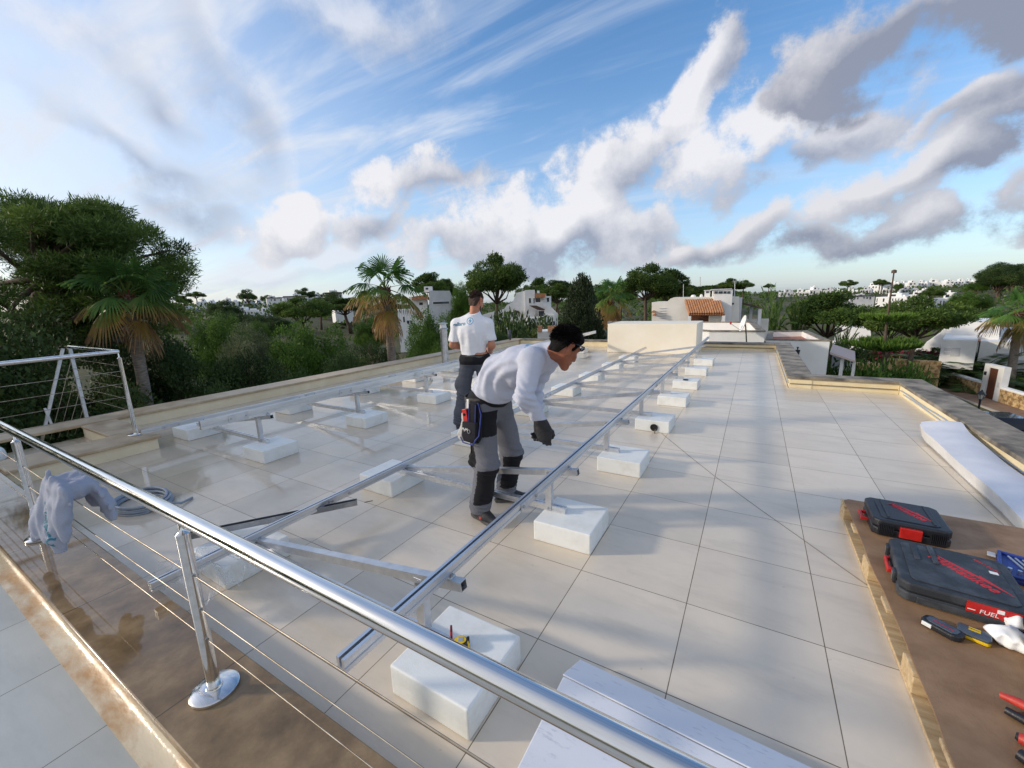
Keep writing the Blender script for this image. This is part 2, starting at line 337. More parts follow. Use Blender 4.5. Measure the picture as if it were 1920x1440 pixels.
def wet_coping():
    """brown stone slabs, dark with rain water: mirror-wet to the left, drier to the right"""
    m = bpy.data.materials.new('wet_brown_coping'); m.use_nodes = True; t = m.node_tree; b = t.nodes['Principled BSDF']; l = t.links
    g = t.nodes.new('ShaderNodeNewGeometry'); s = t.nodes.new('ShaderNodeSeparateXYZ'); l.new(g.outputs['Position'], s.inputs[0])
    n = t.nodes.new('ShaderNodeTexNoise'); n.inputs['Scale'].default_value = 5; n.inputs['Detail'].default_value = 9; n.inputs['Roughness'].default_value = .65; l.new(g.outputs['Position'], n.inputs['Vector'])
    n2_ = t.nodes.new('ShaderNodeTexNoise'); n2_.inputs['Scale'].default_value = 1.7; n2_.inputs['Detail'].default_value = 3; l.new(g.outputs['Position'], n2_.inputs['Vector'])
    r = t.nodes.new('ShaderNodeValToRGB'); l.new(n.outputs[0], r.inputs[0]); e = r.color_ramp.elements
    e[0].position = .28; e[0].color = (*lin(88, 72, 52), 1); e[1].position = .74; e[1].color = (*lin(158, 134, 100), 1); x = e.new(.5); x.color = (*lin(124, 102, 74), 1)
    # joints every 1.11 m
    def mth(op, a, bb=None):
        q = t.nodes.new('ShaderNodeMath'); q.operation = op
        for i, v in enumerate((a, bb)):
            if v is None: continue
            if isinstance(v, (int, float)): q.inputs[i].default_value = v
            else: l.new(v, q.inputs[i])
        return q.outputs[0]
    u = mth('DIVIDE', mth('ADD', s.outputs[0], 1.835), 1.11); j = mth('LESS_THAN', mth('ABSOLUTE', mth('SUBTRACT', mth('FRACT', mth('ADD', u, .5)), .5)), .0022)
    mx = t.nodes.new('ShaderNodeMix'); mx.data_type = 'RGBA'; l.new(j, mx.inputs[0]); l.new(r.outputs[0], mx.inputs[6]); mx.inputs[7].default_value = (*lin(60, 50, 38), 1)
    l.new(mx.outputs[2], b.inputs['Base Color'])
    w = t.nodes.new('ShaderNodeMapRange'); l.new(mth('ADD', s.outputs[0], mth('MULTIPLY', n2_.outputs[0], 1.2)), w.inputs[0])
    w.inputs[1].default_value = -1.75; w.inputs[2].default_value = -1.05; w.inputs[3].default_value = .04; w.inputs[4].default_value = .5; l.new(w.outputs[0], b.inputs['Roughness'])
    bp = t.nodes.new('ShaderNodeBump'); bp.inputs['Distance'].default_value = .01; l.new(n.outputs[0], bp.inputs['Height'])
    w2 = t.nodes.new('ShaderNodeMapRange'); l.new(w.outputs[0], w2.inputs[0]); w2.inputs[1].default_value = .04; w2.inputs[2].default_value = .5; w2.inputs[3].default_value = .02; w2.inputs[4].default_value = .3
    l.new(w2.outputs[0], bp.inputs['Strength']); l.new(bp.outputs[0], b.inputs['Normal'])
    return m
M_BROWN = wet_coping()
M_WETFACE = mat('wet_cream_face', lin(216, 206, 164), .25, col2=lin(204, 190, 140), scale=4, rough2=.35, bump=.05, bscale=30)
M_COVE = mat('stained_cove', lin(208, 196, 172), .16, col2=lin(172, 132, 84), scale=7, lo=.42, hi=.64, rough2=.45, bump=.10, bscale=40, detail=8, stretch=(.5, 1, 1))

# ------------------------------------------------------------------ terrace floor and parapets
def sheet(name, pts, z, m):
    mb = MB(); mb.add([(x, y, z) for x, y in pts], [tuple(range(len(pts)))]); return struct(mb.build(name, m))
sheet('terrace_floor', [(-7.86, .70), (2.06, .70), (2.06, 8.46), (.60, 8.46), (.60, 13.92), (-7.86, 13.92)], 0.0, M_FLOOR)
sheet('near_terrace_floor', [(-9, -2.5), (4, -2.5), (4, .40), (-9, .40)], 0.0, M_NEAR)

def parapet(label, x0, x1, y0, y1, ins, over=.03, ztop=.185, zc=.145, base=-6.6, mwall=M_CREAM, mcop=M_STONE, cop=None):
    t = thing('parapet_wall', label, 'wall', ((x0 + x1) / 2, (y0 + y1) / 2, base))
    M = Matrix.Translation(-t.location)
    MB().box(x0, x1, y0, y1, base, zc, 0, M).build('wall', mwall, t)
    c_ = cop or (x0 - over, x1 + over, y0 - over, y1 + over)
    MB().box(*c_, zc, ztop, 0, M).build('coping', mcop, t, bevel=.008)
    return t
parapet('long cream parapet with thin stone coping along the tree side', -8.26, -7.84, 2.02, 14.3, 0, mwall=M_CREAM2, mcop=M_STONE2, cop=(-8.30, -7.81, -2.0, 14.33))
parapet('cream parapet with stained coping across the far end', -7.80, .60, 13.92, 14.28, 0, ztop=.20, zc=.155, cop=(-7.80, .57, 13.89, 14.31))
parapet('cream parapet with stained coping running away past the last white blocks', .61, .93, 8.47, 14.28, 0, ztop=.205, zc=.16, cop=(.575, .955, 8.80, 14.31))
parapet('short cream parapet turning the corner beside the neighbouring garden', .62, 2.05, 8.48, 8.78, 0, ztop=.205, zc=.16, cop=(.575, 2.38, 8.445, 8.797))
parapet('wide stained parapet above the street, beside the white mattress', 2.055, 2.34, -2, 8.48, 0, ztop=.205, zc=.16, cop=(2.02, 2.38, -2, 8.442))
parapet('low beige wall arm under the corner railing post', -6.72, -6.23, .72, 1.93, 0, ztop=.17, zc=.135, mwall=M_CREAM2, mcop=M_STONE2, cop=(-6.74, -6.19, .72, 1.96))
parapet('low beige wall piece joining corner post and tree side parapet', -7.835, -6.73, 1.66, 1.99, 0, ztop=.17, zc=.135, mwall=M_CREAM2, mcop=M_STONE2, cop=(-7.808, -6.742, 1.64, 2.01))
# front wall with wet brown coping and a splashed cove at its foot
t = thing('low_terrace_wall', 'low wall under the railing with wet brown stone coping', 'wall', (-2, .55, 0)); MT = Matrix.Translation(-t.location)
MB().prism([(.415, 0.0), (.68, 0.0), (.68, .105), (.415, .105)], -6.72, 4, 'x', 0, MT).build('wall', M_WETFACE, t)
MB().box(-6.74, 4, .385, .715, .105, .14, 0, MT).build('coping', M_BROWN, t, bevel=.006)
cv = MB(); 
for i in range(1): cv.prism([(.414, .045), (.406, .030), (.388, .016), (.352, .007), (.318, .003), (.318, 0.0005), (.414, 0.0005)], -6.72, 4, 'x', 0, MT)
cv.build('cove', M_COVE, t, smooth=60)

# cable along the parapet feet
def cable(label, pts, r, m, name='cable', cat='cable', grp=None):
    return tag(MB().tube(pts, r, 8).build(name, m, smooth=60), label, cat, grp)
M_GREYPIPE = mat('grey_conduit', lin(176, 182, 190), .45)
M_BLUEPIPE = mat('blue_grey_conduit', lin(150, 165, 188), .45)
M_BROWNPIPE = mat('brown_conduit', lin(120, 108, 92), .6)
pts = [(2.04, 8.42, .075)] + [(2.04 - .006 * math.sin(i), 8.3 - i * .35, .085 + .006 * math.sin(i * 1.7)) for i in range(26)]
cable('thin blue cable clipped along the street side parapet', pts, .008, M_BLUEPIPE)
pts = [(2.035, 8.2 - i * .35, .052 + .004 * math.sin(i * 1.1)) for i in range(25)]
cable('grey conduit along the street side parapet, just below the blue cable', pts, .007, M_GREYPIPE)
cable('dark cable along the foot of the short corner parapet', [(.62, 8.46, .075), (1.3, 8.455, .078), (2.03, 8.455, .075)], .007, M_BROWNPIPE)
cable('pale pipe along the foot of the parapet behind the corner', [(.59, 8.5, .078), (.588, 10.5, .08), (.588, 12.5, .077), (.588, 13.85, .08)], .009, M_GREYPIPE)
cable('brown pipe along the foot of the far parapet', [(.55, 13.9, .07), (-.4, 13.9, .072), (-1.3, 13.9, .07)], .012, M_BROWNPIPE)

# cream stair head box at the far end
t = thing('stair_head', 'cream rendered box wall at the far end of the terrace', 'wall', (-2.5, 12.6, 0)); MT = Matrix.Translation(-t.location)
MB().box(-3.86, -1.34, 12.4, 13.88, 0.002, .87, 0, MT).build('wall', mat('cream_box', lin(245, 238, 222), .8, col2=lin(238, 228, 208), scale=1.5, bump=.1, bscale=90), t, bevel=.012)

# ------------------------------------------------------------------ railings
def post(t, x, y, z0, ztube, zrail, disc=.085, rt=.0225):
    T = Matrix.Translation(Vector((x, y, z0)) - t.location)
    p = MB().lathe([(rt, 0.0), (rt, ztube - z0)], 24, 0, T).build('post', M_STEEL, t, smooth=40)
    MB().lathe([(disc, .002), (disc, .012), (disc - .006, .017), (.03, .02), (.028, .03), (rt + .001, .03)], 32, 0, T).build('base_disc', M_STEEL, p, smooth=40)
    MB().lathe([(rt + .001, ztube - z0 - .002), (rt + .001, ztube - z0 + .004), (.012, ztube - z0 + .012), (.008, ztube - z0 + .02), (.007, zrail - z0 - .016)], 16, 0, T).build('rail_pin', M_STEEL, p, smooth=50)
    return p
t = thing('railing', 'polished steel railing with three cables on the wet brown coping', 'railing', (-2, .56, .14))
def L0(p): return Vector(p) - t.location
MB().tube([L0((-6.45, .56, .915)), L0((-3, .56, .908)), L0((3.2, .56, .895))], .0255, 32).build('handrail', M_STEEL, t, smooth=60)
for x in (-6.4, -4.145, -1.765, .62, 3.0): post(t, x, .56, .14, .83, .905)
for z in (.666, .522, .388):
    MB().tube([L0((-6.4, .56, z + .003)), L0((-4.145, .56, z)), L0((-2.9, .56, z - .008)), L0((-1.765, .56, z)), L0((3, .56, z - .005))], .0020, 8).build('cable', M_CABLE, t, smooth=60)
for x in (-4.145, -1.765):
    for z in (.666, .522, .388): MB().tube([L0((x - .027, .56, z)), L0((x + .027, .56, z))], .0065, 10).build('cable_fitting', M_BOLT, t, smooth=60)
t = thing('railing', 'tall steel railing by the palm with a slanting stair strut', 'railing', (-6.5, 1.82, .17))
MB().tube([L0((-6.5, -2.4, 1.13)), L0((-6.5, 1.82, 1.205)), L0((-8.27, 1.82, 1.215))], .024, 20).build('handrail', M_STEEL, t, smooth=50)
post(t, -6.5, 1.82, .17, 1.12, 1.205, .08)
p = MB().box(-8.29, -8.25, 1.80, 1.84, .185, 1.20, 0, Matrix.Translation(-t.location)).build('post', M_ALU2, t, bevel=.004)
MB().tube([L0((-8.25, 1.75, 1.20)), L0((-8.25, 1.40, .17)), L0((-8.25, 1.10, -.71))], .022, 4).build('stair_strut', M_ALU2, t)
MB().tube([L0((-8.24, 1.47, .10)), L0((-8.24, 1.44, .42)) ], .018, 4).build('short_strut', M_ALU2, t)
for z in (1.03, .893, .755, .62, .478):
    MB().tube([L0((-6.5, 1.82, z)), L0((-8.27, 1.82, z + .012))], .0035, 6).build('cable', M_CABLE, t, smooth=60)
for z in (.97, .82, .66, .50):
    MB().tube([L0((-6.5, 1.82, z)), L0((-6.5, -2.4, z - .05))], .003, 6).build('cable', M_CABLE, t, smooth=60)
for k in range(4):
    y0 = 1.80; z0 = 1.02 - .235 * k; MB().tube([L0((-8.255, y0, z0)), L0((-8.255, y0 - .34 * (z0 + .1), -.02))], .003, 6).build('cable', M_CABLE, t, smooth=60)

# ------------------------------------------------------------------ solar mounting frames on white blocks
ORD = ['first', 'second', 'third', 'fourth', 'fifth', 'sixth', 'seventh', 'eighth', 'ninth', 'tenth', 'eleventh', 'twelfth']
def make_block(seed):
    mb = MB(); mb.box(-.205, .205, 0, .40, .001, .146); me_o = mb.build('ballast_block', M_WHITE, bevel=.009, bseg=3)
    return me_o
YS_R = [.975, 2.285, 3.60, 5.02, 6.38, 7.68, 9.13, 10.5]
YS_L = [2.22, 3.58, 5.02, 6.40, 7.72, 9.10, 10.5, 11.9]
XR = lambda y: -1.03 + (y - 1) * .006
blk0 = None
def block(x, y, label, grp):
    global blk0
    if blk0 is None: blk0 = make_block(0); o = blk0; tag(o, label, 'block', grp)
    else:
        o = blk0.copy(); COL.objects.link(o); o['label'] = label; o['group'] = grp
    o.location = (x, y, 0); o.rotation_euler = (0, 0, R(rng.uniform(-1.2, 1.2))); return o
GB = 'white ballast blocks under the solar frames'
extra = {0: ' with the tape measure on it', 3: ' with a round hole', 5: ' with a black cap'}
for i, y in enumerate(YS_R):
    block(XR(y) + .01, y, f'white block under the raised right rail, {ORD[i]} nearest{extra.get(i, "")}', GB)
    block(-2.80 + (y - 1) * .004, y, f'white block under the low middle rail, {ORD[i]} from the camera', GB)
for i, y in enumerate(YS_L):
    block(-4.645, y, f'white block under the raised rail by the tree side, {ORD[i]} from the railing', GB)
    block(-6.40, y, f'white block beside the tree side parapet, {ORD[i]} from the railing', GB)

def make_frame():
    t = thing('support_triangle', '', 'frame')
    # base channel with ribs
    prof = [(-.02, .147), (.02, .147), (.02, .160), (.016, .162), (.016, .168), (.02, .170), (.02, .190), (.008, .190), (.008, .180), (-.008, .180), (-.008, .190), (-.02, .190), (-.02, .170), (-.016, .168), (-.016, .162), (-.02, .160)]
    MB().prism(prof, -1.66, .0, 'x').build('base_channel', M_ALU, t)
    # sloping box beam with open end, built along its own axis
    a = Vector((-1.64, .042, .172)); b = Vector((.075, .042, .455)); ln = (b - a).length; ang = math.atan2(b.z - a.z, b.x - a.x)
    M = Matrix.Translation(a) @ Matrix.Rotation(-ang, 4, 'Y')
    mb = MB(); w, h, th = .02, .0215, .003
    mb.box(0, ln, -w, w, h - th, h, 0, M); mb.box(0, ln, -w, w, -h, -h + th, 0, M); mb.box(0, ln, -w, -w + th, -h + th, h - th, 0, M); mb.box(0, ln, w - th, w, -h + th, h - th, 0, M)
    mb.build('sloping_beam', M_ALU2, t)
    MB().box(ln - .03, ln - .02, -w + th, w - th, -h + th, h - th, 0, M).build('beam_hollow_shade', M_HOLLOW, t)  # dark plate gives the open end its inner shade as colour
    # upright: angle section on the near side
    up = MB(); up.box(-.15, -.105, -.0255, -.0215, .150, .462); up.box(-.1085, -.105, -.0215, .018, .192, .425); up.build('upright', M_ALU2, t, bevel=.001, bseg=1)
    for z in (.168, .44):
        MB().tube([(-.127, -.026, z), (-.127, -.034, z)], .009, 6).build('bolt', M_BOLT, t)
    return t
GF = 'aluminium support triangles of the solar frames'
f0 = make_frame()
for k, (ys, x, nm) in enumerate(((YS_R, -1.06, 'right hand frame'), (YS_L, -4.67, 'frame by the tree side'))):
    for i, y in enumerate(ys):
        loc = (x + (y - 1) * (.005 if k == 0 else 0), y + .19, 0); lab = f'aluminium support triangle of the {nm}, {ORD[i]} from the {"camera" if k == 0 else "railing"}'
        if k == 0 and i == 0: f0.location = loc; f0['label'] = lab; f0['group'] = GF
        else: dup(f0, loc, 0, lab, group=GF)
RAIL = [(-.02, 0), (.02, 0), (.02, .017), (.015, .019), (.015, .025), (.02, .027), (.02, .052), (.0065, .052), (.0065, .016), (-.0065, .016), (-.0065, .052), (-.02, .052), (-.02, .027), (-.015, .025), (-.015, .019), (-.02, .017)]
def rail(label, x0, x1, y0, y1, z, ys, hs=1.0, splice=()):
    t = thing('mounting_rail', label, 'rail', (x0, y0, z)); ang = math.atan2(x1 - x0, y1 - y0); t.rotation_euler = (0, 0, -ang); ln = math.hypot(x1 - x0, y1 - y0)
    MB().prism([(a, b * hs) for a, b in RAIL], 0, ln).build('rail_profile', M_ALU, t)
    for s in splice:
        q = MB().box(.0205, .0245, s - .10, s + .10, .004 * hs, .048 * hs).build('splice_plate', M_ALU2, t, bevel=.001, bseg=1)
        for d in (-.075, .075): MB().tube([(.0245, s + d, .025 * hs), (.032, s + d, .025 * hs)], .009, 6).build('bolt', M_BOLT, q)
    for y in ys:
        if 0 < y - y0 < ln:
            MB().box(.006, .034, y - y0 - .018, y - y0 + .018, -.012, .008).build('clamp', M_ALU2, t, bevel=.002, bseg=1)
            MB().tube([(.026, y - y0, .008), (.026, y - y0, .018)], .008, 6).build('bolt', M_BOLT, t)
    return t
rail('long aluminium rail on the raised side of the right hand frame', -1.075, -1.045, .67, 12.45, .470, [y + .232 for y in YS_R], 1.0, (1.26, 4.9, 8.2))
rail('long aluminium rail on the low side of the right hand frame', -2.64, -2.60, .66, 11.95, .197, [y + .232 for y in YS_R], 1.0, (1.15, 4.8, 8.1))
rail('long aluminium rail on the raised side of the tree side frame', -4.69, -4.66, 1.80, 13.6, .478, [y + .232 for y in YS_L], 1.75, (.35, 1.7, 3.1, 4.6, 6.4, 8.6))
rail('long aluminium rail on the low side of the tree side frame', -6.27, -6.24, 1.80, 13.6, .215, [y + .232 for y in YS_L], 1.0, (.3, 2.2, 4.0, 6.0))
# loose beam lying over the second column's first block
t = thing('loose_beam', 'loose dark aluminium channel lying slantwise across the first low rail', 'beam', (-2.98, 1.16, .20))
a = Vector((0, 0, 0)); b = Vector((-2.47, 1.84, .17)) - t.location
M = frame(a, b, Vector((0, 0, 1)))
mb = MB(); ln = b.length; mb.box(-.25, ln, -.02, .02, -.02, -.017, 0, M); mb.box(-.25, ln, -.02, -.017, -.017, .02, 0, M); mb.box(-.25, ln, .017, .02, -.017, .02, 0, M)
mb.build('channel', mat('dark_aluminium', (.30, .31, .33), .35, 1.0, col2=(.42, .43, .45), scale=9), t, bevel=.001, bseg=1)
mb = MB()
for d in (.05, .55, .62, .9): mb.box(d, d + .06, -.006, .006, -.0165, -.0155, 0, M)
mb.build('slots', M_HOLLOW, t)  # dark strips draw the inner shade of the slots as colour
# ------------------------------------------------------------------ smooth solid modelling: blended distance fields turned into a mesh
def V3(*a): return np.array(a if len(a) == 3 else a[0], np.float32)
def nz(P, f, seed=0, oct=1):
    """cheap smooth noise, roughly -1..1"""
    r = np.random.RandomState(seed); out = 0; a = 1.0; tot = 0
    for o in range(oct):
        s = 0
        for i in range(5):
            k = r.normal(size=3); k = k / np.linalg.norm(k) * f * (0.7 + .6 * r.rand()); s = s + np.sin(P[..., 0] * k[0] + P[..., 1] * k[1] + P[..., 2] * k[2] + r.rand() * 6.28)
        out = out + a * s / 2.6; tot += a; a *= .5; f *= 2.1
    return out / tot
def cap(a, b, ra, rb, n=None, s=1.0, k=.03, op='u'): return dict(t='cap', a=V3(a), b=V3(b), ra=ra, rb=rb, n=None if n is None else V3(n) / np.linalg.norm(n), s=s, k=k, op=op)
def ell(c, r, M=None, k=.03, op='u'): return dict(t='ell', c=V3(c), r=V3(r), M=None if M is None else np.array(M, np.float32), k=k, op=op)
def prim_d(p, P):
    if p['t'] == 'cap':
        ab = p['b'] - p['a']; Q = P - p['a']
        if p['n'] is not None:
            n = p['n']; dn = Q @ n; Q = Q + (dn * (1 / p['s'] - 1))[..., None] * n; ab = ab + n * float(ab @ n) * (1 / p['s'] - 1)
        t = np.clip((Q @ ab) / max(float(ab @ ab), 1e-9), 0, 1)
        d = np.sqrt(((Q - t[..., None] * ab) ** 2).sum(-1)) - (p['ra'] + (p['rb'] - p['ra']) * t)
        return d * (min(1, p['s']) if p['n'] is not None else 1)
    Q = P - p['c']
    if p['M'] is not None: Q = Q @ p['M']          # columns of M are the local axes
    k0 = np.sqrt(((Q / p['r']) ** 2).sum(-1)); k1 = np.sqrt(((Q / p['r'] ** 2) ** 2).sum(-1)) + 1e-9
    return k0 * (k0 - 1) / k1
def sdf_mesh(prims, h, post=None, pad=.03, lo=None, hi=None):
    """surface nets over the blended primitives"""
    los = []; his = []
    for p in prims:
        if p['t'] == 'cap': r = max(p['ra'], p['rb']) * max(1, p['s']); q = np.stack([p['a'], p['b']]); los.append(q.min(0) - r); his.append(q.max(0) + r)
        else: r = float(p['r'].max()); los.append(p['c'] - r); his.append(p['c'] + r)
    add = [i for i, p in enumerate(prims) if p['op'] == 'u']
    L_ = (np.min([los[i] for i in add], 0) - pad) if lo is None else np.array(lo, np.float32); H_ = (np.max([his[i] for i in add], 0) + pad) if hi is None else np.array(hi, np.float32)
    n = np.ceil((H_ - L_) / h).astype(int) + 1
    ax = [L_[i] + h * np.arange(n[i], dtype=np.float32) for i in range(3)]
    big = .07; D = np.full(n, big, np.float32)
    for p, l_, h_ in zip(prims, los, his):
        m = p['k'] + .05
        i0 = np.clip(((l_ - m - L_) / h).astype(int), 0, n); i1 = np.clip(((h_ + m - L_) / h).astype(int) + 2, 0, n)
        if (i1 <= i0).any(): continue
        sl_ = tuple(slice(a, b) for a, b in zip(i0, i1))
        P = np.stack(np.meshgrid(*[ax[i][sl_[i]] for i in range(3)], indexing='ij'), -1)
        d = prim_d(p, P); c0 = D[sl_]; k = p['k']
        if p['op'] == 'u':
            hh = np.clip(.5 + .5 * (c0 - d) / k, 0, 1); D[sl_] = c0 + (d - c0) * hh - k * hh * (1 - hh)
        else:
            d = -d; hh = np.clip(.5 - .5 * (c0 - d) / k, 0, 1); D[sl_] = c0 + (d - c0) * hh + k * hh * (1 - hh)
    if post is not None:
        P = np.stack(np.meshgrid(*ax, indexing='ij'), -1); D = post(P, D)
    D[0] = D[-1] = big; D[:, 0] = D[:, -1] = big; D[:, :, 0] = D[:, :, -1] = big
    S = D < 0
    nx, ny, nzv = D.shape
    cs = sum(S[i:nx - 1 + i, j:ny - 1 + j, k:nzv - 1 + k].astype(np.int8) for i in (0, 1) for j in (0, 1) for k in (0, 1))
    cells = np.argwhere((cs > 0) & (cs < 8)); idx = np.full((nx - 1, ny - 1, nzv - 1), -1, np.int64); idx[tuple(cells.T)] = np.arange(len(cells))
    acc = np.zeros((len(cells), 3)); cnt = np.zeros(len(cells))
    corners = [(i, j, k) for i in (0, 1) for j in (0, 1) for k in (0, 1)]
    for a in corners:
        for d_ in range(3):
            if a[d_]: continue
            b = list(a); b[d_] = 1
            va = D[cells[:, 0] + a[0], cells[:, 1] + a[1], cells[:, 2] + a[2]]; vb = D[cells[:, 0] + b[0], cells[:, 1] + b[1], cells[:, 2] + b[2]]
            x = (va < 0) != (vb < 0); tt = np.where(x, va / np.where(x, va - vb, 1), 0)
            pt = np.array(a, float) + np.zeros((len(cells), 3)); pt[:, d_] += tt
            acc += np.where(x[:, None], pt, 0); cnt += x
    Vv = L_ + h * (cells + acc / cnt[:, None])
    F = []
    for d_ in range(3):
        o = [1, 1, 1]; o[d_] = 0
        A = [slice(1, None)] * 3; A[d_] = slice(0, None)
        s0 = S[tuple(slice(1, -1) if q != d_ else slice(0, -1) for q in range(3))]; s1 = S[tuple(slice(1, -1) if q != d_ else slice(1, None) for q in range(3))]
        e = np.argwhere(s0 != s1)
        if not len(e): continue
        fl = s0[tuple(e.T)]; u, w = [q for q in range(3) if q != d_]; base = e.copy(); base[:, u] += 1; base[:, w] += 1
        def at(du, dw): b = base.copy(); b[:, u] += du; b[:, w] += dw; return idx[b[:, 0], b[:, 1], b[:, 2]]
        q = np.stack([at(-1, -1), at(0, -1), at(0, 0), at(-1, 0)], 1)
        flip = fl if d_ != 1 else ~fl
        q[~flip] = q[~flip][:, ::-1]; F.append(q)
    return Vv.astype(np.float32), np.concatenate(F)
def solid(name, prims, h, mats, parent=None, post=None, mfn=None, org=(0, 0, 0), **k):
    Vv, F = sdf_mesh(prims, h, post, **k)
    mi = None
    if mfn is not None: mi = mfn(Vv[F].mean(1))
    me = arrays_mesh(name, Vv - np.array(org, np.float32), F, mats, mi=mi, smooth=True)
    return link(name, me, parent)

# ------------------------------------------------------------------ two people
def fabric(name, col, col2, scale=260, rough=.85, bump=.25):
    return mat(name, col, rough, col2=col2, scale=scale, lo=.3, hi=.7, bump=bump, bscale=420, spec=.25, detail=2)
M_SKIN = mat('skin', lin(196, 138, 110), .5, col2=lin(178, 116, 90), scale=14, spec=.35)
M_SKIN2 = mat('tanned_skin', lin(160, 100, 74), .5, col2=lin(140, 82, 58), scale=14, spec=.35)
M_SWEAT = fabric('light_grey_marl', lin(206, 209, 222), lin(186, 190, 206))
M_TEE = fabric('white_cotton', lin(242, 242, 246), lin(230, 231, 238))
M_GTROU = fabric('grey_work_cloth', lin(122, 123, 130), lin(104, 105, 113), 180)
M_GTROU2 = fabric('slate_work_cloth', lin(92, 96, 106), lin(78, 82, 92), 180)
M_BLACKC = fabric('black_cloth', lin(34, 34, 40), lin(24, 24, 28), 200, .8)
M_GLOVE = mat('black_glove', lin(30, 30, 33), .65, col2=lin(44, 44, 48), scale=60, bump=.3, bscale=300)
M_BELT = mat('grey_belt', lin(88, 86, 84), .6, col2=lin(66, 64, 62), scale=50)
M_HAIRK = mat('dark_hair', lin(22, 17, 16), .7, col2=lin(10, 8, 8), scale=120, bump=.6, bscale=260, stretch=(1, 1, .35), spec=.15)
M_HAIRB = mat('short_brown_hair', lin(74, 50, 38), .7, col2=lin(48, 32, 25), scale=160, bump=.4, bscale=400)
M_SHOE = mat('black_trainer', lin(34, 34, 36), .6, col2=lin(50, 50, 53), scale=40, bump=.2, bscale=200)
M_SOLE = mat('grey_sole', lin(86, 86, 88), .7)
M_RED = mat('red_plastic', lin(200, 40, 34), .4, col2=lin(172, 30, 28), scale=20)
M_TEAL = mat('teal_print', lin(40, 120, 150), .7)
M_BLUEPR = mat('blue_print', lin(42, 158, 204), .6)

def head_prims(c, f, k=.012):
    f = Vector(f).normalized(); z = Vector((0, 0, 1)); u = (z - f * f.z).normalized(); l = u.cross(f)
    M = Matrix((f, l, u)).transposed(); c = Vector(c)
    T = lambda *p: tuple(c + M @ Vector(p)); m3 = np.array(M, np.float32)
    P = [ell(T(-.012, 0, .048), (.098, .077, .088), m3, k), ell(T(.04, 0, -.01), (.052, .058, .082), m3, .02),
         cap(T(.0, .045, -.05), T(.066, .014, -.092), .024, .022, k=.02), cap(T(.0, -.045, -.05), T(.066, -.014, -.092), .024, .022, k=.02), cap(T(.03, 0, -.06), T(.074, 0, -.098), .03, .02, k=.02),
         cap(T(.084, 0, .022), T(.106, 0, -.022), .008, .0135, k=.012), cap(T(.094, .012, -.026), T(.094, -.012, -.026), .010, .010, k=.010),
         cap(T(.074, .03, .036), T(.074, -.03, .036), .016, .016, k=.018), ell(T(.058, .038, -.018), (.03, .024, .026), m3, .02), ell(T(.058, -.038, -.018), (.03, .024, .026), m3, .02),
         cap(T(.084, .018, -.056), T(.084, -.018, -.056), .010, .010, k=.010), cap(T(.08, .015, -.068), T(.08, -.015, -.068), .009, .009, k=.010),
         ell(T(.09, .031, .014), (.017, .02, .013), m3, .012, 's'), ell(T(.09, -.031, .014), (.017, .02, .013), m3, .012, 's')]
    for s in (1, -1):
        P += [cap(T(-.018, s * .084, .026), T(-.002, s * .077, -.030), .023, .015, M @ Vector((-.3, s, 0)), .42, .008), ell(T(.004, s * .093, .004), (.012, .011, .018), m3, .006, 's')]
    return P, T, m3
def hand_prims(wrist, d, back, thumb, sc=1.0, curl=.5, r0=.0095):
    """palm, four bent fingers of unequal length and a thumb from the side of the palm"""
    x = Vector(d).normalized(); z = Vector(back); z = (z - x * z.dot(x)).normalized(); y = z.cross(x)
    if y.dot(Vector(thumb)) < 0: y = -y
    W = Vector(wrist); T = lambda a, b, c_: tuple(W + (x * a + y * b + z * c_) * sc)
    n = tuple(z)
    P = [cap(T(-.02, 0, 0), T(.02, 0, 0), .026 * sc, .028 * sc, n, .75, .015), cap(T(.02, .016, 0), T(.078, .024, 0), .026 * sc, .02 * sc, n, .55, .018), cap(T(.02, -.014, 0), T(.074, -.022, 0), .025 * sc, .018 * sc, n, .55, .018), cap(T(.03, 0, 0), T(.08, 0, .002), .03 * sc, .026 * sc, n, .5, .018)]
    for i, (b, ln) in enumerate(((.031, .070), (.011, .078), (-.010, .073), (-.029, .058))):
        a0 = R(18 + 62 * curl + 6 * i); p = Vector((.084 - abs(i - 1.2) * .004, b, 0)); ang = a0 * .55; pts = [p]
        for s_, l_ in enumerate((.45, .30, .25)):
            p = p + Vector((math.cos(ang), (b * .25) * .3, -math.sin(ang))) * ln * l_; pts.append(p); ang += a0 * .8
        rr = (r0, r0 * .95, r0 * .88, r0 * .78)
        for s_ in range(3): P.append(cap(T(*pts[s_]), T(*pts[s_ + 1]), rr[s_] * sc, rr[s_ + 1] * sc, k=.006))
    t0, t1, t2, t3 = (.018, .026, -.006), (.045, .048, -.018), (.072, .052, -.032), (.094, .044, -.044)
    P += [cap(T(*t0), T(*t1), .016 * sc, .0125 * sc, k=.012), cap(T(*t1), T(*t2), .0125 * sc, .011 * sc, k=.006), cap(T(*t2), T(*t3), .011 * sc, .009 * sc, k=.006)]
    return P, T
def shoe_prims(ankle, toe_dir, ln=.27):
    d = Vector((toe_dir[0], toe_dir[1], 0)).normalized(); l = Vector((-d.y, d.x, 0)); a = Vector((ankle[0], ankle[1], 0))
    T = lambda x, y, z: tuple(a + d * x + l * y + Vector((0, 0, z)))
    return [cap(T(-.055, 0, .035), T(.06, 0, .04), .036, .042, (0, 0, 1), .9, .02), cap(T(.05, 0, .036), T(.165, .004, .03), .043, .034, (0, 0, 1), .78, .03), cap(T(-.01, 0, .05), T(-.008, 0, .10), .042, .046, k=.03), cap(T(.0, 0, .085), T(.10, 0, .045), .036, .03, k=.03)], T, d, l
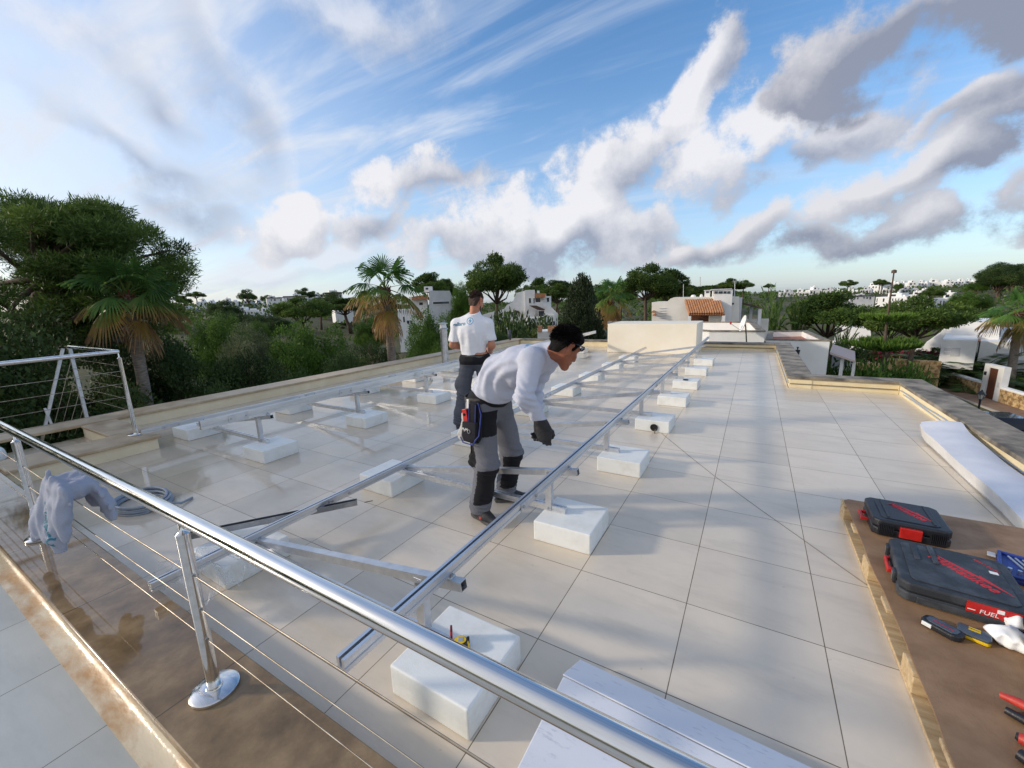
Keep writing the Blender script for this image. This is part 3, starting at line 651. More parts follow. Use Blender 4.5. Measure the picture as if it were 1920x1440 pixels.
def sole_mesh(T, name, parent, org):
    mb = MB(); out = [(-.10, .0), (-.09, .026), (-.05, .036), (.02, .034), (.08, .045), (.14, .045), (.185, .028), (.205, 0), (.185, -.028), (.14, -.043), (.08, -.042), (.02, -.034), (-.05, -.036), (-.09, -.026)]
    v = [Vector(T(x, y, .001)) - org for x, y in out] + [Vector(T(x * 1.02, y * 1.04, .024 + (.012 if x > .17 else 0))) - org for x, y in out]; n = len(out)
    mb.add([tuple(p) for p in v], [(i, (i + 1) % n, n + (i + 1) % n, n + i) for i in range(n)] + [tuple(range(n))[::-1], tuple(range(n, 2 * n))])
    return mb.build(name, M_SOLE, parent, bevel=.004)
def eyes(T, parent, org):
    me_ = mat('eye', lin(235, 232, 226), .2); 
    for s in (1, -1): MB().lathe([(.0005, -.0115), (.007, -.009), (.011, -.003), (.0115, 0), (.011, .003), (.007, .009), (.0005, .0115)], 12, 0, Matrix.Translation(Vector(T(.073, s * .031, .013)) - org)).build('eye', me_, parent, smooth=180)
def project(me, obj, origin_shift, direction, off=.0016):
    """lay flat lettering onto a curved surface along one direction"""
    bm = bmesh.new(); bm.from_mesh(me); bmesh.ops.triangulate(bm, faces=bm.faces[:])
    for _ in range(2):
        ed = [e for e in bm.edges if e.calc_length() > .010]
        if ed: bmesh.ops.subdivide_edges(bm, edges=ed, cuts=1); bmesh.ops.triangulate(bm, faces=bm.faces[:])
    tree = BVHTree.FromPolygons([v.co for v in obj.data.vertices], [p.vertices for p in obj.data.polygons]); d = Vector(direction).normalized(); lost = []
    for v in bm.verts:
        h_, nrm, _, _ = tree.ray_cast(v.co - d * .4, d, 1.2)
        if h_ is not None: v.co = h_ - d * off
        else: lost.append(v)
    bmesh.ops.delete(bm, geom=lost, context='VERTS')
    bm.to_mesh(me); bm.free(); me.update()

# ---- the man bending over the frame
A_ORG = Vector((-1.68, 2.52, 0)); pa = None
A = dict(hipR=(-1.70, 2.42, .85), hipL=(-1.685, 2.62, .85), kneeR=(-1.635, 2.365, .455), ankR=(-1.71, 2.35, .085), kneeL=(-1.615, 2.69, .44), ankL=(-1.68, 2.685, .085),
         shR=(-1.225, 2.325, 1.262), shL=(-1.25, 2.72, 1.25), elR=(-1.20, 2.17, 1.045), wrR=(-1.132, 2.30, .832), elL=(-1.40, 2.70, 1.0), wrL=(-1.225, 2.42, .822))
HC_A = (-1.052, 2.464, 1.318); HF_A = (.44, .66, -.60)
hp, TA, mA = head_prims(HC_A, HF_A)
hR, TR = hand_prims(A['wrR'], (.02, .02, -1), (.25, -1, 0), (1, .2, 0), 1.0, .12)
hL, TL = hand_prims(A['wrL'], (-.05, .0, -1), (.3, .9, 0), (1, -.2, 0), .95, .3)
body = hp + [cap(TA(-.03, 0, -.02), (-1.185, 2.49, 1.27), .056, .064, k=.03)] + [
    cap(A['hipR'], A['kneeR'], .085, .058, k=.05), cap(A['kneeR'], A['ankR'], .055, .024), cap(A['hipL'], A['kneeL'], .085, .058, k=.05), cap(A['kneeL'], A['ankL'], .055, .024),
    ell((-1.71, 2.52, .86), (.11, .15, .10), k=.04), cap((-1.68, 2.52, .93), (-1.46, 2.51, 1.16), .075, .085, (0, 1, 0), 1.3, .04), cap((-1.46, 2.51, 1.16), (-1.26, 2.50, 1.235), .085, .07, (0, 1, 0), 1.45, .04),
    cap(A['shR'], A['shL'], .06, .06, k=.05), cap(A['shR'], A['elR'], .05, .04), cap(A['elR'], A['wrR'], .04, .028), cap(A['shL'], A['elL'], .05, .04), cap(A['elL'], A['wrL'], .04, .028),
    cap(A['ankR'], (-1.66, 2.335, .045), .022, .016, k=.005), cap(A['ankL'], (-1.645, 2.71, .045), .022, .016, k=.005)]
pa = solid('person', body, .0065, M_SKIN2, org=A_ORG); pa.location = A_ORG
tag(pa, 'dark haired man in pale grey sweatshirt bending over the front rail', 'person')
OFF = tuple(A_ORG)
eyes(TA, pa, A_ORG)
def hairpost(T, M, c, lowback, front, thick):
    inv = np.array(M, np.float32); c_ = np.array(c, np.float32)
    def post(P, D):
        Q = (P - c_) @ inv; x, y, z = Q[..., 0], Q[..., 1], Q[..., 2]
        zb = np.interp(x, [-.060, -.030, .004, .010, .028, .036, .075], [lowback, .034, .034, -.012, -.006, .036, .03 + front])
        D = D + nz(Q * np.array([1, 1, .6], np.float32), 160, 3, 2) * .0035 + nz(Q, 60, 5) * thick
        return np.maximum(D, (zb - z) * .8)
    return post
solid('hair', [ell(TA(-.016, 0, .054), (.109, .088, .098), mA, .01), ell(TA(.03, 0, .107), (.064, .062, .042), mA, .03), cap(TA(-.052, .026, .01), TA(-.050, .022, -.050), .048, .036, k=.02), cap(TA(-.052, -.026, .01), TA(-.050, -.022, -.050), .048, .036, k=.02)], .004, M_HAIRK, pa, hairpost(TA, mA, HC_A, -.060, .080, .005), org=OFF)
def strands(parent, T, M, c, org, n, ln, col, seed, front=.05):
    """short locks laid over the scalp"""
    r = np.random.RandomState(seed); d = unit_(r.normal(size=(n * 3, 3))); d = d[(d[:, 2] > -.45) & ((d[:, 0] < .25) | (d[:, 2] > .55))][:n]
    Pl = d * (np.array([.108, .087, .097]) if ln > .01 else np.array([.1, .0785, .0895])) + np.array([-.016, 0, .054]); Pl = Pl[Pl[:, 2] > .008 + np.interp(Pl[:, 0], [-.060, -.030, .004, .010, .028, .036, .075], [-.06, .034, .034, -.012, -.006, .036, .11])]
    nn = unit_(Pl - np.array([-.016, 0, .054])); flow = np.array([[.5, 0, .1]]) - nn * (nn @ np.array([.5, 0, .1]))[:, None] + np.stack([0 * nn[:, 0], .0 * nn[:, 1], -.5 * (nn[:, 2] < .3)], 1); ax = unit_(flow * .8 + nn * .42 + r.normal(size=nn.shape) * .35)
    S_ = unit_(np.cross(ax, nn + r.normal(size=nn.shape) * .2)); k = len(Pl); L_ = ln * (.6 + .8 * r.rand(k)); Wd = np.full(k, .0022)
    V_ = np.empty((k, 4, 3)); V_[:, 0] = Pl - nn * .006; V_[:, 1] = Pl + ax * L_[:, None] * .5 + S_ * Wd[:, None]; V_[:, 2] = Pl + ax * L_[:, None]; V_[:, 3] = Pl + ax * L_[:, None] * .5 - S_ * Wd[:, None]
    Wv = V_.reshape(-1, 3) @ np.array(M).T + np.array(c) - np.array(org); return link('hair_strands', arrays_mesh('hair_strands', Wv, np.arange(k * 4).reshape(k, 4), col), parent)
def unit_(a): return a / (np.linalg.norm(a, axis=-1, keepdims=True) + 1e-9)
hair_o = [o for o in pa.children if o.name.startswith('hair')][0]
strands(hair_o, TA, mA, HC_A, A_ORG, 6000, .017, M_HAIRK, 3)
# sweatshirt
def sweat_post(P, D):
    w = nz(P * np.array([1.0, .8, 1.3], np.float32), 22, 11, 3) * .008
    # folds fan from the waist and bunch at the elbow
    ax = (P[..., 0] + 1.7) * .62 + (P[..., 2] - .95) * .78; rad = np.sqrt((P[..., 0] + 1.35) ** 2 + (P[..., 2] - 1.0) ** 2)
    w = w + np.sin(rad * 75 + nz(P, 9, 4) * 2.2) * .0072 * np.clip(1 - np.abs(ax - .22) * 3.0, 0, 1)
    eb = np.exp(-(((P - V3(A['elR'])) ** 2).sum(-1)) / .0065); w = w + eb * np.sin(P[..., 2] * 150 + P[..., 0] * 90 + nz(P, 30, 6) * 1.5) * .008
    cf = np.exp(-(((P - V3(A['wrR']) - V3(-.01, 0, .04)) ** 2).sum(-1)) / .0028); w = w + cf * np.sin(P[..., 2] * 230 + P[..., 0] * 60) * .006
    D = D + w
    n = np.array([.44, 0, .90], np.float32); hem = (P - V3(-1.665, 2.5, .967)) @ n          # hem plane, higher at the back
    return np.maximum(D, np.maximum(-hem, -(P[..., 2] - .885)))
sw = [cap((-1.68, 2.52, .945), (-1.565, 2.515, 1.105), .148, .138, (0, 1, 0), 1.24, .05), cap((-1.565, 2.515, 1.105), (-1.41, 2.51, 1.190), .138, .130, (0, 1, 0), 1.32, .06), cap((-1.42, 2.51, 1.185), (-1.265, 2.50, 1.24), .130, .094, (0, 1, 0), 1.45, .06),
      ell((-1.60, 2.49, .99), (.125, .155, .09), k=.06),
      cap(A['shR'], A['shL'], .074, .074, k=.06), cap(A['shR'], A['elR'], .078, .062, k=.035), cap(A['elR'], (-1.140, 2.286, .862), .062, .047, k=.03), cap(A['shL'], A['elL'], .078, .062, k=.035), cap(A['elL'], (-1.25, 2.46, .852), .062, .045, k=.03),
      cap((-1.22, 2.50, 1.265), (-1.150, 2.486, 1.287), .082, .076, k=.03), cap((-1.165, 2.488, 1.283), (-1.128, 2.480, 1.297), .076, .073, k=.008)]
sweat = solid('sweatshirt', sw, .006, M_SWEAT, pa, sweat_post, org=OFF)
def under_post(P, D): return np.maximum(D + nz(P, 30, 21) * .003, P[..., 2] - 1.06)
solid('undershirt', [cap((-1.71, 2.52, .90), (-1.60, 2.515, 1.06), .146, .140, (0, 1, 0), 1.2, .05)], .007, M_BLACKC, pa, under_post, org=OFF)
def trou_post(J, top, sd_):
    def post(P, D):
        z = P[..., 2]; w = nz(P * np.array([.8, .8, 1.5], np.float32), 26, sd_, 2) * .007
        w = w + np.exp(-((z - .14) / .07) ** 2) * np.sin(z * 170 + P[..., 0] * 50 + nz(P, 12, 8) * 2) * .009 + np.exp(-((z - .45) / .07) ** 2) * np.sin(z * 120 + P[..., 0] * 60) * .007 + np.exp(-((z - .80) / .06) ** 2) * np.sin(z * 90 + P[..., 1] * 60) * .003
        D = D + w
        return np.maximum(np.maximum(D, z - top), .062 - z)
    return post
def mf_A(c_):
    x, y, z = c_[:, 0], c_[:, 1], c_[:, 2]; right = y < 2.525
    kx = np.where(right, np.where(z > .455, -1.70 + (z - .85) / (.455 - .85) * .065, -1.71 + (z - .085) / .37 * .075), np.where(z > .44, -1.685 + (z - .85) / (.44 - .85) * .07, -1.68 + (z - .085) / .355 * .065))
    o = np.zeros(len(c_), int)
    o[(z > .15) & (z < .435) & (x > kx - .022)] = 1
    o[right & (z > .44) & (z < .64) & (x < kx - .045)] = 1
    o[right & (z > .68) & (z < .86) & (x > -1.66) & (y < 2.44)] = 1
    o[(z > .915)] = 1
    return o
solid('work_trousers', [ell((-1.715, 2.52, .875), (.158, .182, .145), k=.05), cap(A['hipR'], A['kneeR'], .107, .085, k=.045), cap(A['kneeR'], (-1.712, 2.352, .10), .085, .078, k=.03), cap(A['hipL'], A['kneeL'], .107, .085, k=.045), cap(A['kneeL'], (-1.682, 2.686, .10), .085, .078, k=.03),
      cap((-1.72, 2.36, .56), (-1.735, 2.355, .47), .045, .05, k=.03)], .0065, [M_GTROU, M_BLACKC], pa, trou_post(A, .965, 2), mf_A, org=OFF)
def band(path_c, rx, ry, zc, hgt, tilt, name, m, parent, th=.004):
    v = []; n_ = 48; mb = MB()
    for (e, dz) in ((0, -hgt / 2), (th, -hgt / 2), (th, hgt / 2), (0, hgt / 2)):
        for k in range(n_):
            a = 2 * math.pi * k / n_; x, y = (rx + e) * math.cos(a), (ry + e) * math.sin(a); v.append((path_c[0] + x, path_c[1] + y, zc + dz + x * tilt))
    f_ = [(i * n_ + k, i * n_ + (k + 1) % n_, ((i + 1) % 4) * n_ + (k + 1) % n_, ((i + 1) % 4) * n_ + k) for i in range(4) for k in range(n_)]
    mb.add(v, f_); return mb.build(name, m, parent, smooth=40)
band((-.035, 0, 0), .157, .182, .936, .034, .04, 'belt', M_BELT, pa)
for nm, ank, dr in (('R', A['ankR'], (.96, -.26)), ('L', A['ankL'], (.82, .57))):
    P, T, d, l = shoe_prims(ank, dr)
    sh = solid('shoe', P, .005, [M_SHOE, M_RED, M_SOLE], pa, lambda P_, D_: np.maximum(D_ + nz(P_, 90, 4) * .0012, .016 - P_[..., 2]), (lambda c_, T=T, d=d, l=l: np.where((c_[:, 2] < .03), 2, np.where((np.abs((c_ - V3(T(.055, -.04, .045))) @ V3(tuple(d))) < .011) & (np.abs(c_[:, 2] - .045) < .011) & (((c_ - V3(T(0, 0, 0))) @ V3(tuple(l))) < -.02), 1, 0))), org=OFF)
    sole_mesh(T, 'sole', sh, A_ORG)
def glove_post(P, D): return D - .0025 + nz(P, 110, 9) * .0008
for hp_, w_, e_ in ((hR, 'wrR', 'elR'), (hL, 'wrL', 'elL')):
    w = Vector(A[w_]); up = (Vector(A[e_]) - w).normalized()
    solid('glove', hp_ + [cap(tuple(w), tuple(w + up * .05), .032, .036, k=.012)], .0035, M_GLOVE, pa, glove_post, org=OFF)
# sunglasses pushed up on the forehead
M_GLASS = mat('sunglass_lens', lin(14, 15, 18), .08)
sg = MB(); MM = Matrix.Translation(-A_ORG)
for s in (1, -1):
    pts = [Vector(TA(.094 + .006 * math.cos(a), s * .034 + .030 * math.cos(a), .062 + .019 * math.sin(a))) - A_ORG for a in [2 * math.pi * k / 14 for k in range(14)]]
    pts2 = [Vector(TA(.100 + .006 * math.cos(a), s * .034 + .030 * math.cos(a), .064 + .019 * math.sin(a))) - A_ORG for a in [2 * math.pi * k / 14 for k in range(14)]]
    sg.add([tuple(p) for p in pts + pts2], [(i, (i + 1) % 14, 14 + (i + 1) % 14, 14 + i) for i in range(14)] + [tuple(range(14))[::-1], tuple(range(14, 28))])
    sg.tube([Vector(TA(.094, s * .062, .064)) - A_ORG, Vector(TA(.07, s * .088, .064)) - A_ORG, Vector(TA(.0, s * .094, .045)) - A_ORG, Vector(TA(-.03, s * .092, .03)) - A_ORG], .0035, 6)
sg.tube([Vector(TA(.103, .01, .066)) - A_ORG, Vector(TA(.103, -.01, .066)) - A_ORG], .003, 6)
sg.build('sunglasses', M_GLASS, pa, smooth=50)
# small bolt between the fingers of the far glove
b0 = Vector(TL(.115, .03, -.035)); t = thing('hex_bolt', 'short steel bolt in the bending man\'s black glove', 'bolt', b0)
MB().lathe([(.006, -.022), (.006, .02)], 10).build('shank', M_BOLT, t, smooth=40); MB().lathe([(.011, .02), (.011, .029)], 6).build('head', M_ALU2, t)
# print between the shoulders, blue
M = frame(Vector((-1.36, 2.50, 1.40)) - A_ORG, (.2, -1, 0), (-.45, 0, .9))
me = text_mesh('gallaro', .052, 0); me.transform(M); project(me, sweat, 0, (.35, 0, -.94)); me.materials.append(M_BLUEPR); link('back_print', me, sweat)

# tool pouch on his right hip
M_NAVY = fabric('navy_black_canvas', lin(40, 40, 48), lin(30, 30, 36), 160)
M_BLUET = mat('blue_piping', lin(44, 62, 142), .6)
po = Vector((-1.705, 2.315, .80)); t = thing('tool_pouch', 'black canvas tool pouch with blue piping on the bending man\'s belt', 'pouch', po)
MP = frame((0, 0, 0), (.985, -.17, 0), (-.17, -.985, .10))       # x forward along the hip, z outwards, y up
def pbox(name, out, z0, z1, m, bev=.006, par=None):
    mb = MB(); mb.prism(out, z0, z1, 'z', 0, MP); return mb.build(name, m, par or t, bevel=bev, smooth=40)
pbox('back_panel', [(-.075, -.13), (-.05, -.165), (.055, -.165), (.085, -.12), (.085, .05), (.05, .13), (-.03, .13), (-.075, .04)], -.01, .008, M_NAVY)
pk = pbox('pocket', [(-.072, -.125), (-.048, -.16), (.05, -.16), (.072, -.12), (.07, -.005), (-.07, -.012)], .008, .050, M_NAVY, .012)
pbox('flap', [(-.015, -.01), (-.02, .125), (.045, .125), (.048, -.005), (.03, -.03), (.0, -.03)], .010, .026, M_BLACKC, .005)
for pts, r_ in (([(-.075, -.13, .054), (-.05, -.168, .05), (.052, -.168, .05), (.078, -.125, .052), (.088, -.10, .03), (.088, .05, .012), (.052, .132, .010)], .0045), ([(-.018, .12, .028), (-.014, -.008, .03), (.0, -.033, .03), (.03, -.033, .03), (.049, -.006, .03), (.047, .12, .028)], .004)):
    MB().tube([MP @ Vector(p) for p in pts], r_, 8).build('piping', M_BLUET, t, smooth=60)
MB().box(-.058, -.035, .08, .145, .012, .017, 0, MP).build('buckle', M_ALU2, t, bevel=.002)
MB().tube([MP @ Vector((.012 + .013 * math.cos(a), -.075 + .013 * math.sin(a), .056)) for a in [2 * math.pi * k / 16 for k in range(17)]], .0022, 6).build('key_ring', M_ALU2, t, smooth=60)
lettering('MyM', .03, mat('white_print', lin(235, 235, 235), .6), t, MP @ Matrix.Translation((-.035, -.068, .0515)), 'pocket_print')
MB().tube([MP @ Vector(p) for p in ((.03, -.15, .05), (.028, -.19, .045), (.03, -.235, .04))], .005, 6).build('strap', M_BLACKC, t, smooth=60)
# white rag tucked behind it, red spirit level in its pocket
rg_c = po + MP @ Vector((-.082, -.04, .0))
rag = solid('rag', [cap(tuple(rg_c + Vector((0, 0, .07))), tuple(rg_c + Vector((-.012, -.01, -.10))), .018, .034, (.98, -.17, 0), 1.1, .02), cap(tuple(rg_c), tuple(rg_c + Vector((-.02, -.02, -.06))), .022, .03, k=.02)], .004, fabric('dirty_white_cloth', lin(206, 204, 200), lin(186, 184, 180)), None, lambda P, D: D + nz(P, 70, 5, 2) * .006, org=tuple(rg_c)); rag.location = rg_c
tag(rag, 'crumpled off white rag behind the black tool pouch', 'rag')
t = thing('spirit_level', 'short red spirit level sticking out of the black tool pouch', 'spirit level', po)
ML = MP @ Matrix.Translation((-.048, .015, .030)) @ Matrix.Rotation(R(14), 4, 'Z')
MB().box(-.022, .022, -.06, .062, -.009, .009, 0, ML).build('body', M_RED, t, bevel=.003)
for yy, rx in ((.022, .013), (-.03, .012)):
    MB().prism([(rx * math.cos(a), yy + rx * .8 * math.sin(a)) for a in [2 * math.pi * k / 14 for k in range(14)]], .009, .0105, 'z', 0, ML).build('vial', M_GLASS if yy > 0 else M_BELT, t)

# ---- the man standing beyond, back to us
B_ORG = Vector((-3.03, 4.22, 0)); f0 = Vector((-.42, .907, 0)); rt_ = Vector((.907, .42, 0))
B = dict(hipR=(-2.935, 4.26, .92), hipL=(-3.115, 4.18, .92), kneeR=(-2.94, 4.30, .49), ankR=(-2.93, 4.27, .085), kneeL=(-3.215, 4.185, .49), ankL=(-3.285, 4.145, .085),
         shR=(-2.868, 4.30, 1.362), shL=(-3.222, 4.135, 1.372), elR=(-2.818, 4.29, 1.10), wrR=(-2.985, 4.50, 1.0), elL=(-3.295, 4.125, 1.115), wrL=(-3.20, 4.40, 1.03))
HC_B = (-3.012, 4.285, 1.638); HF_B = (.02, .93, -.36)
hb, TB, mB = head_prims(HC_B, HF_B)
h1, T1 = hand_prims(B['wrR'], (-.75, .6, -.1), (.5, .55, .6), (-.2, .2, 1), 1.0, .7); h2, T2 = hand_prims(B['wrL'], (.55, .8, -.05), (-.6, .4, .6), (-.2, .2, 1), 1.0, .7)
fl = tuple(f0)
bodyB = hb + [cap(TB(-.030, 0, -.02), (-3.03, 4.24, 1.44), .052, .064, k=.03)] + h1 + h2 + [
    cap(B['hipR'], B['kneeR'], .085, .058, k=.05), cap(B['kneeR'], B['ankR'], .055, .038), cap(B['hipL'], B['kneeL'], .085, .058, k=.05), cap(B['kneeL'], B['ankL'], .055, .038),
    ell((-3.03, 4.22, .97), (.15, .12, .11), k=.06), cap((-3.03, 4.21, 1.02), (-3.03, 4.22, 1.30), .12, .13, fl, .78, .06), cap(B['shR'], B['shL'], .055, .055, k=.06),
    cap(B['shR'], B['elR'], .055, .046, k=.03), cap(B['elR'], B['wrR'], .046, .03), cap(B['shL'], B['elL'], .055, .046, k=.03), cap(B['elL'], B['wrL'], .046, .03),
    cap(B['ankR'], (B['ankR'][0] - .03, B['ankR'][1] + .07, .04), .026, .02, k=.01), cap(B['ankL'], (B['ankL'][0] - .04, B['ankL'][1] + .07, .04), .026, .02, k=.01)]
pb = solid('person', bodyB, .0075, M_SKIN, org=B_ORG); pb.location = B_ORG
tag(pb, 'short haired man in white t-shirt standing with his back turned', 'person')
eyes(TB, pb, B_ORG)
hairb = solid('hair', [ell(TB(-.013, 0, .05), (.101, .0795, .0905), mB, .01), cap(TB(-.052, .026, .01), TB(-.050, .022, -.050), .048, .036, k=.02), cap(TB(-.052, -.026, .01), TB(-.050, -.022, -.050), .048, .036, k=.02)], .005, M_HAIRB, pb, hairpost(TB, mB, HC_B, -.068, .055, .001), org=tuple(B_ORG))
strands(hairb, TB, mB, HC_B, B_ORG, 3500, .008, M_HAIRB, 8)
inv_ = np.array(mB, np.float32)
def beard_post(P, D):
    Q = (P - V3(HC_B)) @ inv_; return np.maximum(np.maximum(D + nz(Q, 200, 2) * .002, Q[..., 2] + .022 - .25 * np.clip(.04 - Q[..., 0], 0, .04)), .0 - Q[..., 0])
solid('beard', [cap(TB(.0, .045, -.05), TB(.066, .014, -.092), .029, .027, k=.02), cap(TB(.0, -.045, -.05), TB(.066, -.014, -.092), .029, .027, k=.02), cap(TB(.03, 0, -.06), TB(.076, 0, -.098), .034, .025, k=.02), cap(TB(.082, .022, -.045), TB(.082, -.022, -.045), .012, .012, k=.01)], .005, M_HAIRB, pb, beard_post, org=tuple(B_ORG))
def tee_post(P, D):
    q = (P - V3(tuple(B_ORG))); s = q @ V3(tuple(rt_)); z = P[..., 2]
    w = np.sin(s * 62 + (z - 1.2) * 10 * np.sin(s * 9) + nz(P, 7, 3) * 1.6) * .0085 * np.clip((1.38 - z) * 4, 0, 1) * np.clip((z - .98) * 6, .25, 1) + nz(P, 26, 7, 3) * .005
    D = D + w
    hem = .985 + .02 * np.sin(s * 11)
    cutR = (P - V3(B['shR'])) @ V3(0.05, 0, -1) - .20; cutL = (P - V3(B['shL'])) @ V3(-.05, 0, -1) - .215
    arm = np.where(s > .185, cutR, np.where(s < -.185, cutL, -1)); nk = (P - V3(-3.022, 4.262, 1.525)) @ V3(.02, -.35, .94)
    return np.maximum(np.maximum(np.maximum(D, hem - z), arm), np.where(np.abs(s) < .085, nk, -1))
tee = solid('t_shirt', [cap((-3.03, 4.20, 1.0), (-3.03, 4.21, 1.16), .152, .158, fl, .76, .05), cap((-3.03, 4.21, 1.16), (-3.035, 4.22, 1.33), .158, .16, fl, .74, .05), ell((-3.035, 4.20, 1.27), (.20, .13, .16), np.array(Matrix((rt_, f0, (0, 0, 1))).transposed(), np.float32), .06),
      cap(B['shR'], B['shL'], .068, .068, k=.06), cap(B['shR'], (-3.03, 4.245, 1.47), .05, .055, k=.05), cap(B['shL'], (-3.03, 4.245, 1.47), .05, .055, k=.05), cap((-3.03, 4.235, 1.42), (-3.025, 4.255, 1.515), .09, .066, k=.04), cap(B['shR'], (-2.835, 4.295, 1.19), .066, .072, k=.04), cap(B['shL'], (-3.262, 4.12, 1.18), .066, .072, k=.04)], .0065, M_TEE, pb, tee_post, org=tuple(B_ORG))
def mf_B(c_):
    o = np.zeros(len(c_), int); z = c_[:, 2]; q = (c_ - V3(tuple(B_ORG))) @ V3(tuple(f0)); o[(z > .875)] = 1; o[(z > .30) & (z < .56) & (q > .04)] = 1; return o
solid('work_trousers', [ell((-3.03, 4.215, .945), (.172, .15, .12), np.array(Matrix((rt_, f0, (0, 0, 1))).transposed(), np.float32), k=.05), cap(B['hipR'], B['kneeR'], .105, .085, k=.045), cap(B['kneeR'], (-2.83, 4.30, .10), .085, .078), cap(B['hipL'], B['kneeL'], .105, .085, k=.045), cap(B['kneeL'], (-3.285, 4.145, .10), .085, .078),
      cap((-3.235, 4.165, .66), (-3.255, 4.155, .58), .06, .06, k=.03)], .0075, [M_GTROU2, M_BLACKC], pb, trou_post(B, 1.0, 5), mf_B, org=tuple(B_ORG))
mb = MB(); v = []; n_ = 48
for (e, dz) in ((0, -.02), (.004, -.02), (.004, .02), (0, .02)):
    for k in range(n_):
        a = 2 * math.pi * k / n_; p = rt_ * ((.171 + e) * math.cos(a)) + f0 * ((.138 + e) * math.sin(a)); v.append((p.x, p.y - .005, .968 + dz))
mb.add(v, [(i * n_ + k, i * n_ + (k + 1) % n_, ((i + 1) % 4) * n_ + (k + 1) % n_, ((i + 1) % 4) * n_ + k) for i in range(4) for k in range(n_)]); mb.build('belt', M_BELT, pb, smooth=40)
for ank, dr in ((B['ankR'], (-.3, .95)), (B['ankL'], (-.5, .85))):
    P, T, d, l = shoe_prims(ank, dr); sh = solid('shoe', P, .006, M_SHOE, pb, lambda P_, D_: np.maximum(D_, .016 - P_[..., 2]), org=tuple(B_ORG)); sole_mesh(T, 'sole', sh, B_ORG)
# print on his back: word and round lightning emblem
fwd = (f0 * 1.0).normalized(); xx = (rt_ + Vector((0, 0, .10))).normalized(); Mb = frame(Vector((-3.05, 4.0, 1.385)) - B_ORG, xx, -fwd)
me = text_mesh('gallaro', .062, 0, .1, .0012); me.transform(Mb @ Matrix.Translation((-.05, 0, 0))); project(me, tee, 0, fwd); me.materials.append(M_TEAL); link('back_print', me, tee)
mb = MB(); n_ = 28
v = [(.042 * math.cos(2 * math.pi * k / n_), .042 * math.sin(2 * math.pi * k / n_), 0) for k in range(n_)] + [(.035 * math.cos(2 * math.pi * k / n_), .035 * math.sin(2 * math.pi * k / n_), 0) for k in range(n_)]
mb.add(v, [(k, (k + 1) % n_, n_ + (k + 1) % n_, n_ + k) for k in range(n_)])
mb.add([(.012, .034, 0), (-.022, -.004, 0), (-.002, -.002, 0), (-.012, -.034, 0), (.022, .006, 0), (.003, .005, 0)], [(0, 1, 2, 5), (2, 3, 4, 5)])
me = bpy.data.meshes.new('emblem'); me.from_pydata(mb.v, [], mb.f); me.transform(Mb @ Matrix.Translation((.095, .022, 0))); project(me, tee, 0, fwd); me.materials.append(M_BLUEPR); link('emblem', me, tee)
# ------------------------------------------------------------------ small things on the terrace
M_YEL = mat('yellow_plastic', lin(238, 200, 20), .4, col2=lin(222, 182, 16), scale=30)
M_BLKP = mat('black_plastic', lin(34, 36, 40), .5, col2=lin(58, 62, 68), scale=7, lo=.45, hi=.8, bump=.12, bscale=180)
M_BLKP2 = mat('dusty_black_plastic', lin(44, 48, 54), .58, col2=lin(104, 110, 118), scale=5, lo=.46, hi=.9, bump=.12, bscale=180, detail=9)
M_CASE = mat('new_black_plastic', lin(26, 28, 34), .42, col2=lin(38, 41, 48), scale=9, bump=.1, bscale=180)
# tape measure and red marker on the nearest block
t = thing('tape_measure', 'yellow and black tape measure on the nearest white block', 'tape measure', (-1.012, 1.19, .1465), R(35))
MB().prism([(.033 * math.cos(a) * (1 if a < 4 or a > 5.4 else .95), .028 * math.sin(a)) for a in [2 * math.pi * k / 22 for k in range(22)]], 0, .038, 'z').build('body', M_CASE, t, bevel=.004)
MB().prism([(.027 * math.cos(a), .022 * math.sin(a)) for a in [2 * math.pi * k / 22 for k in range(22)]], .038, .0415, 'z').build('face', M_YEL, t, bevel=.001)
MB().box(-.008, .012, -.011, .012, .0415, .0445).build('belt_clip', M_ALU2, t, bevel=.001)
MB().tube([(.033, -.006, .035), (.036, -.008, .018), (.034, -.009, .002)], .004, 6).build('tape_stripe', M_YEL, t)
MB().box(.028, .040, .004, .024, .012, .034).build('lock', M_CASE, t, bevel=.002)
t = thing('marker_pen', 'dark red marker pen leaning on the channel beside the tape measure', 'pen', (-1.062, 1.19, .147))
MB().tube([(0, 0, .002), (-.004, .008, .052)], .0055, 10).build('barrel', M_RED, t, smooth=60); MB().tube([(-.004, .008, .052), (-.0065, .013, .078)], [.0058, .0048], 10).build('pen_cap', mat('dark_red_plastic', lin(120, 26, 34), .4), t, smooth=60)
# round hole with a black plug, small black cap
t = thing('round_plug', 'black round plug sticking out of the fourth white block', 'plug', (-.965, 5.012, .062))
MB().lathe([(.044, 0), (.046, .004), (.04, .010), (.028, .006), (.026, -.004)], 20, 0, Matrix.Rotation(R(90), 4, 'X')).build('ring', mat('black_rubber', lin(26, 25, 25), .7), t, smooth=50)
MB().tube([(.02, -.008, -.02), (.012, -.02, -.045), (.02, -.05, -.060)], .005, 8).build('wire_tail', M_BROWNPIPE, t, smooth=60)
tag(MB().tube([tuple(at_z(*q, .003)) for q in ((1229, 806), (1240, 812), (1290, 853), (1340, 893), (1420, 951), (1510, 1015), (1580, 1065), (1644, 1110))], .0014, 6).build('string_line', M_BROWNPIPE, smooth=60), 'thin dark string line running slantwise over the terrace tiles', 'string')
tag(MB().lathe([(.02, .1465), (.045, .1465), (.047, .156), (.04, .163), (.02, .160)], 20, 0).build('cable_coil_cap', M_CASE, smooth=50, loc=(-.985, 7.80, 0)), 'small black ring lying on top of a white block', 'cap')
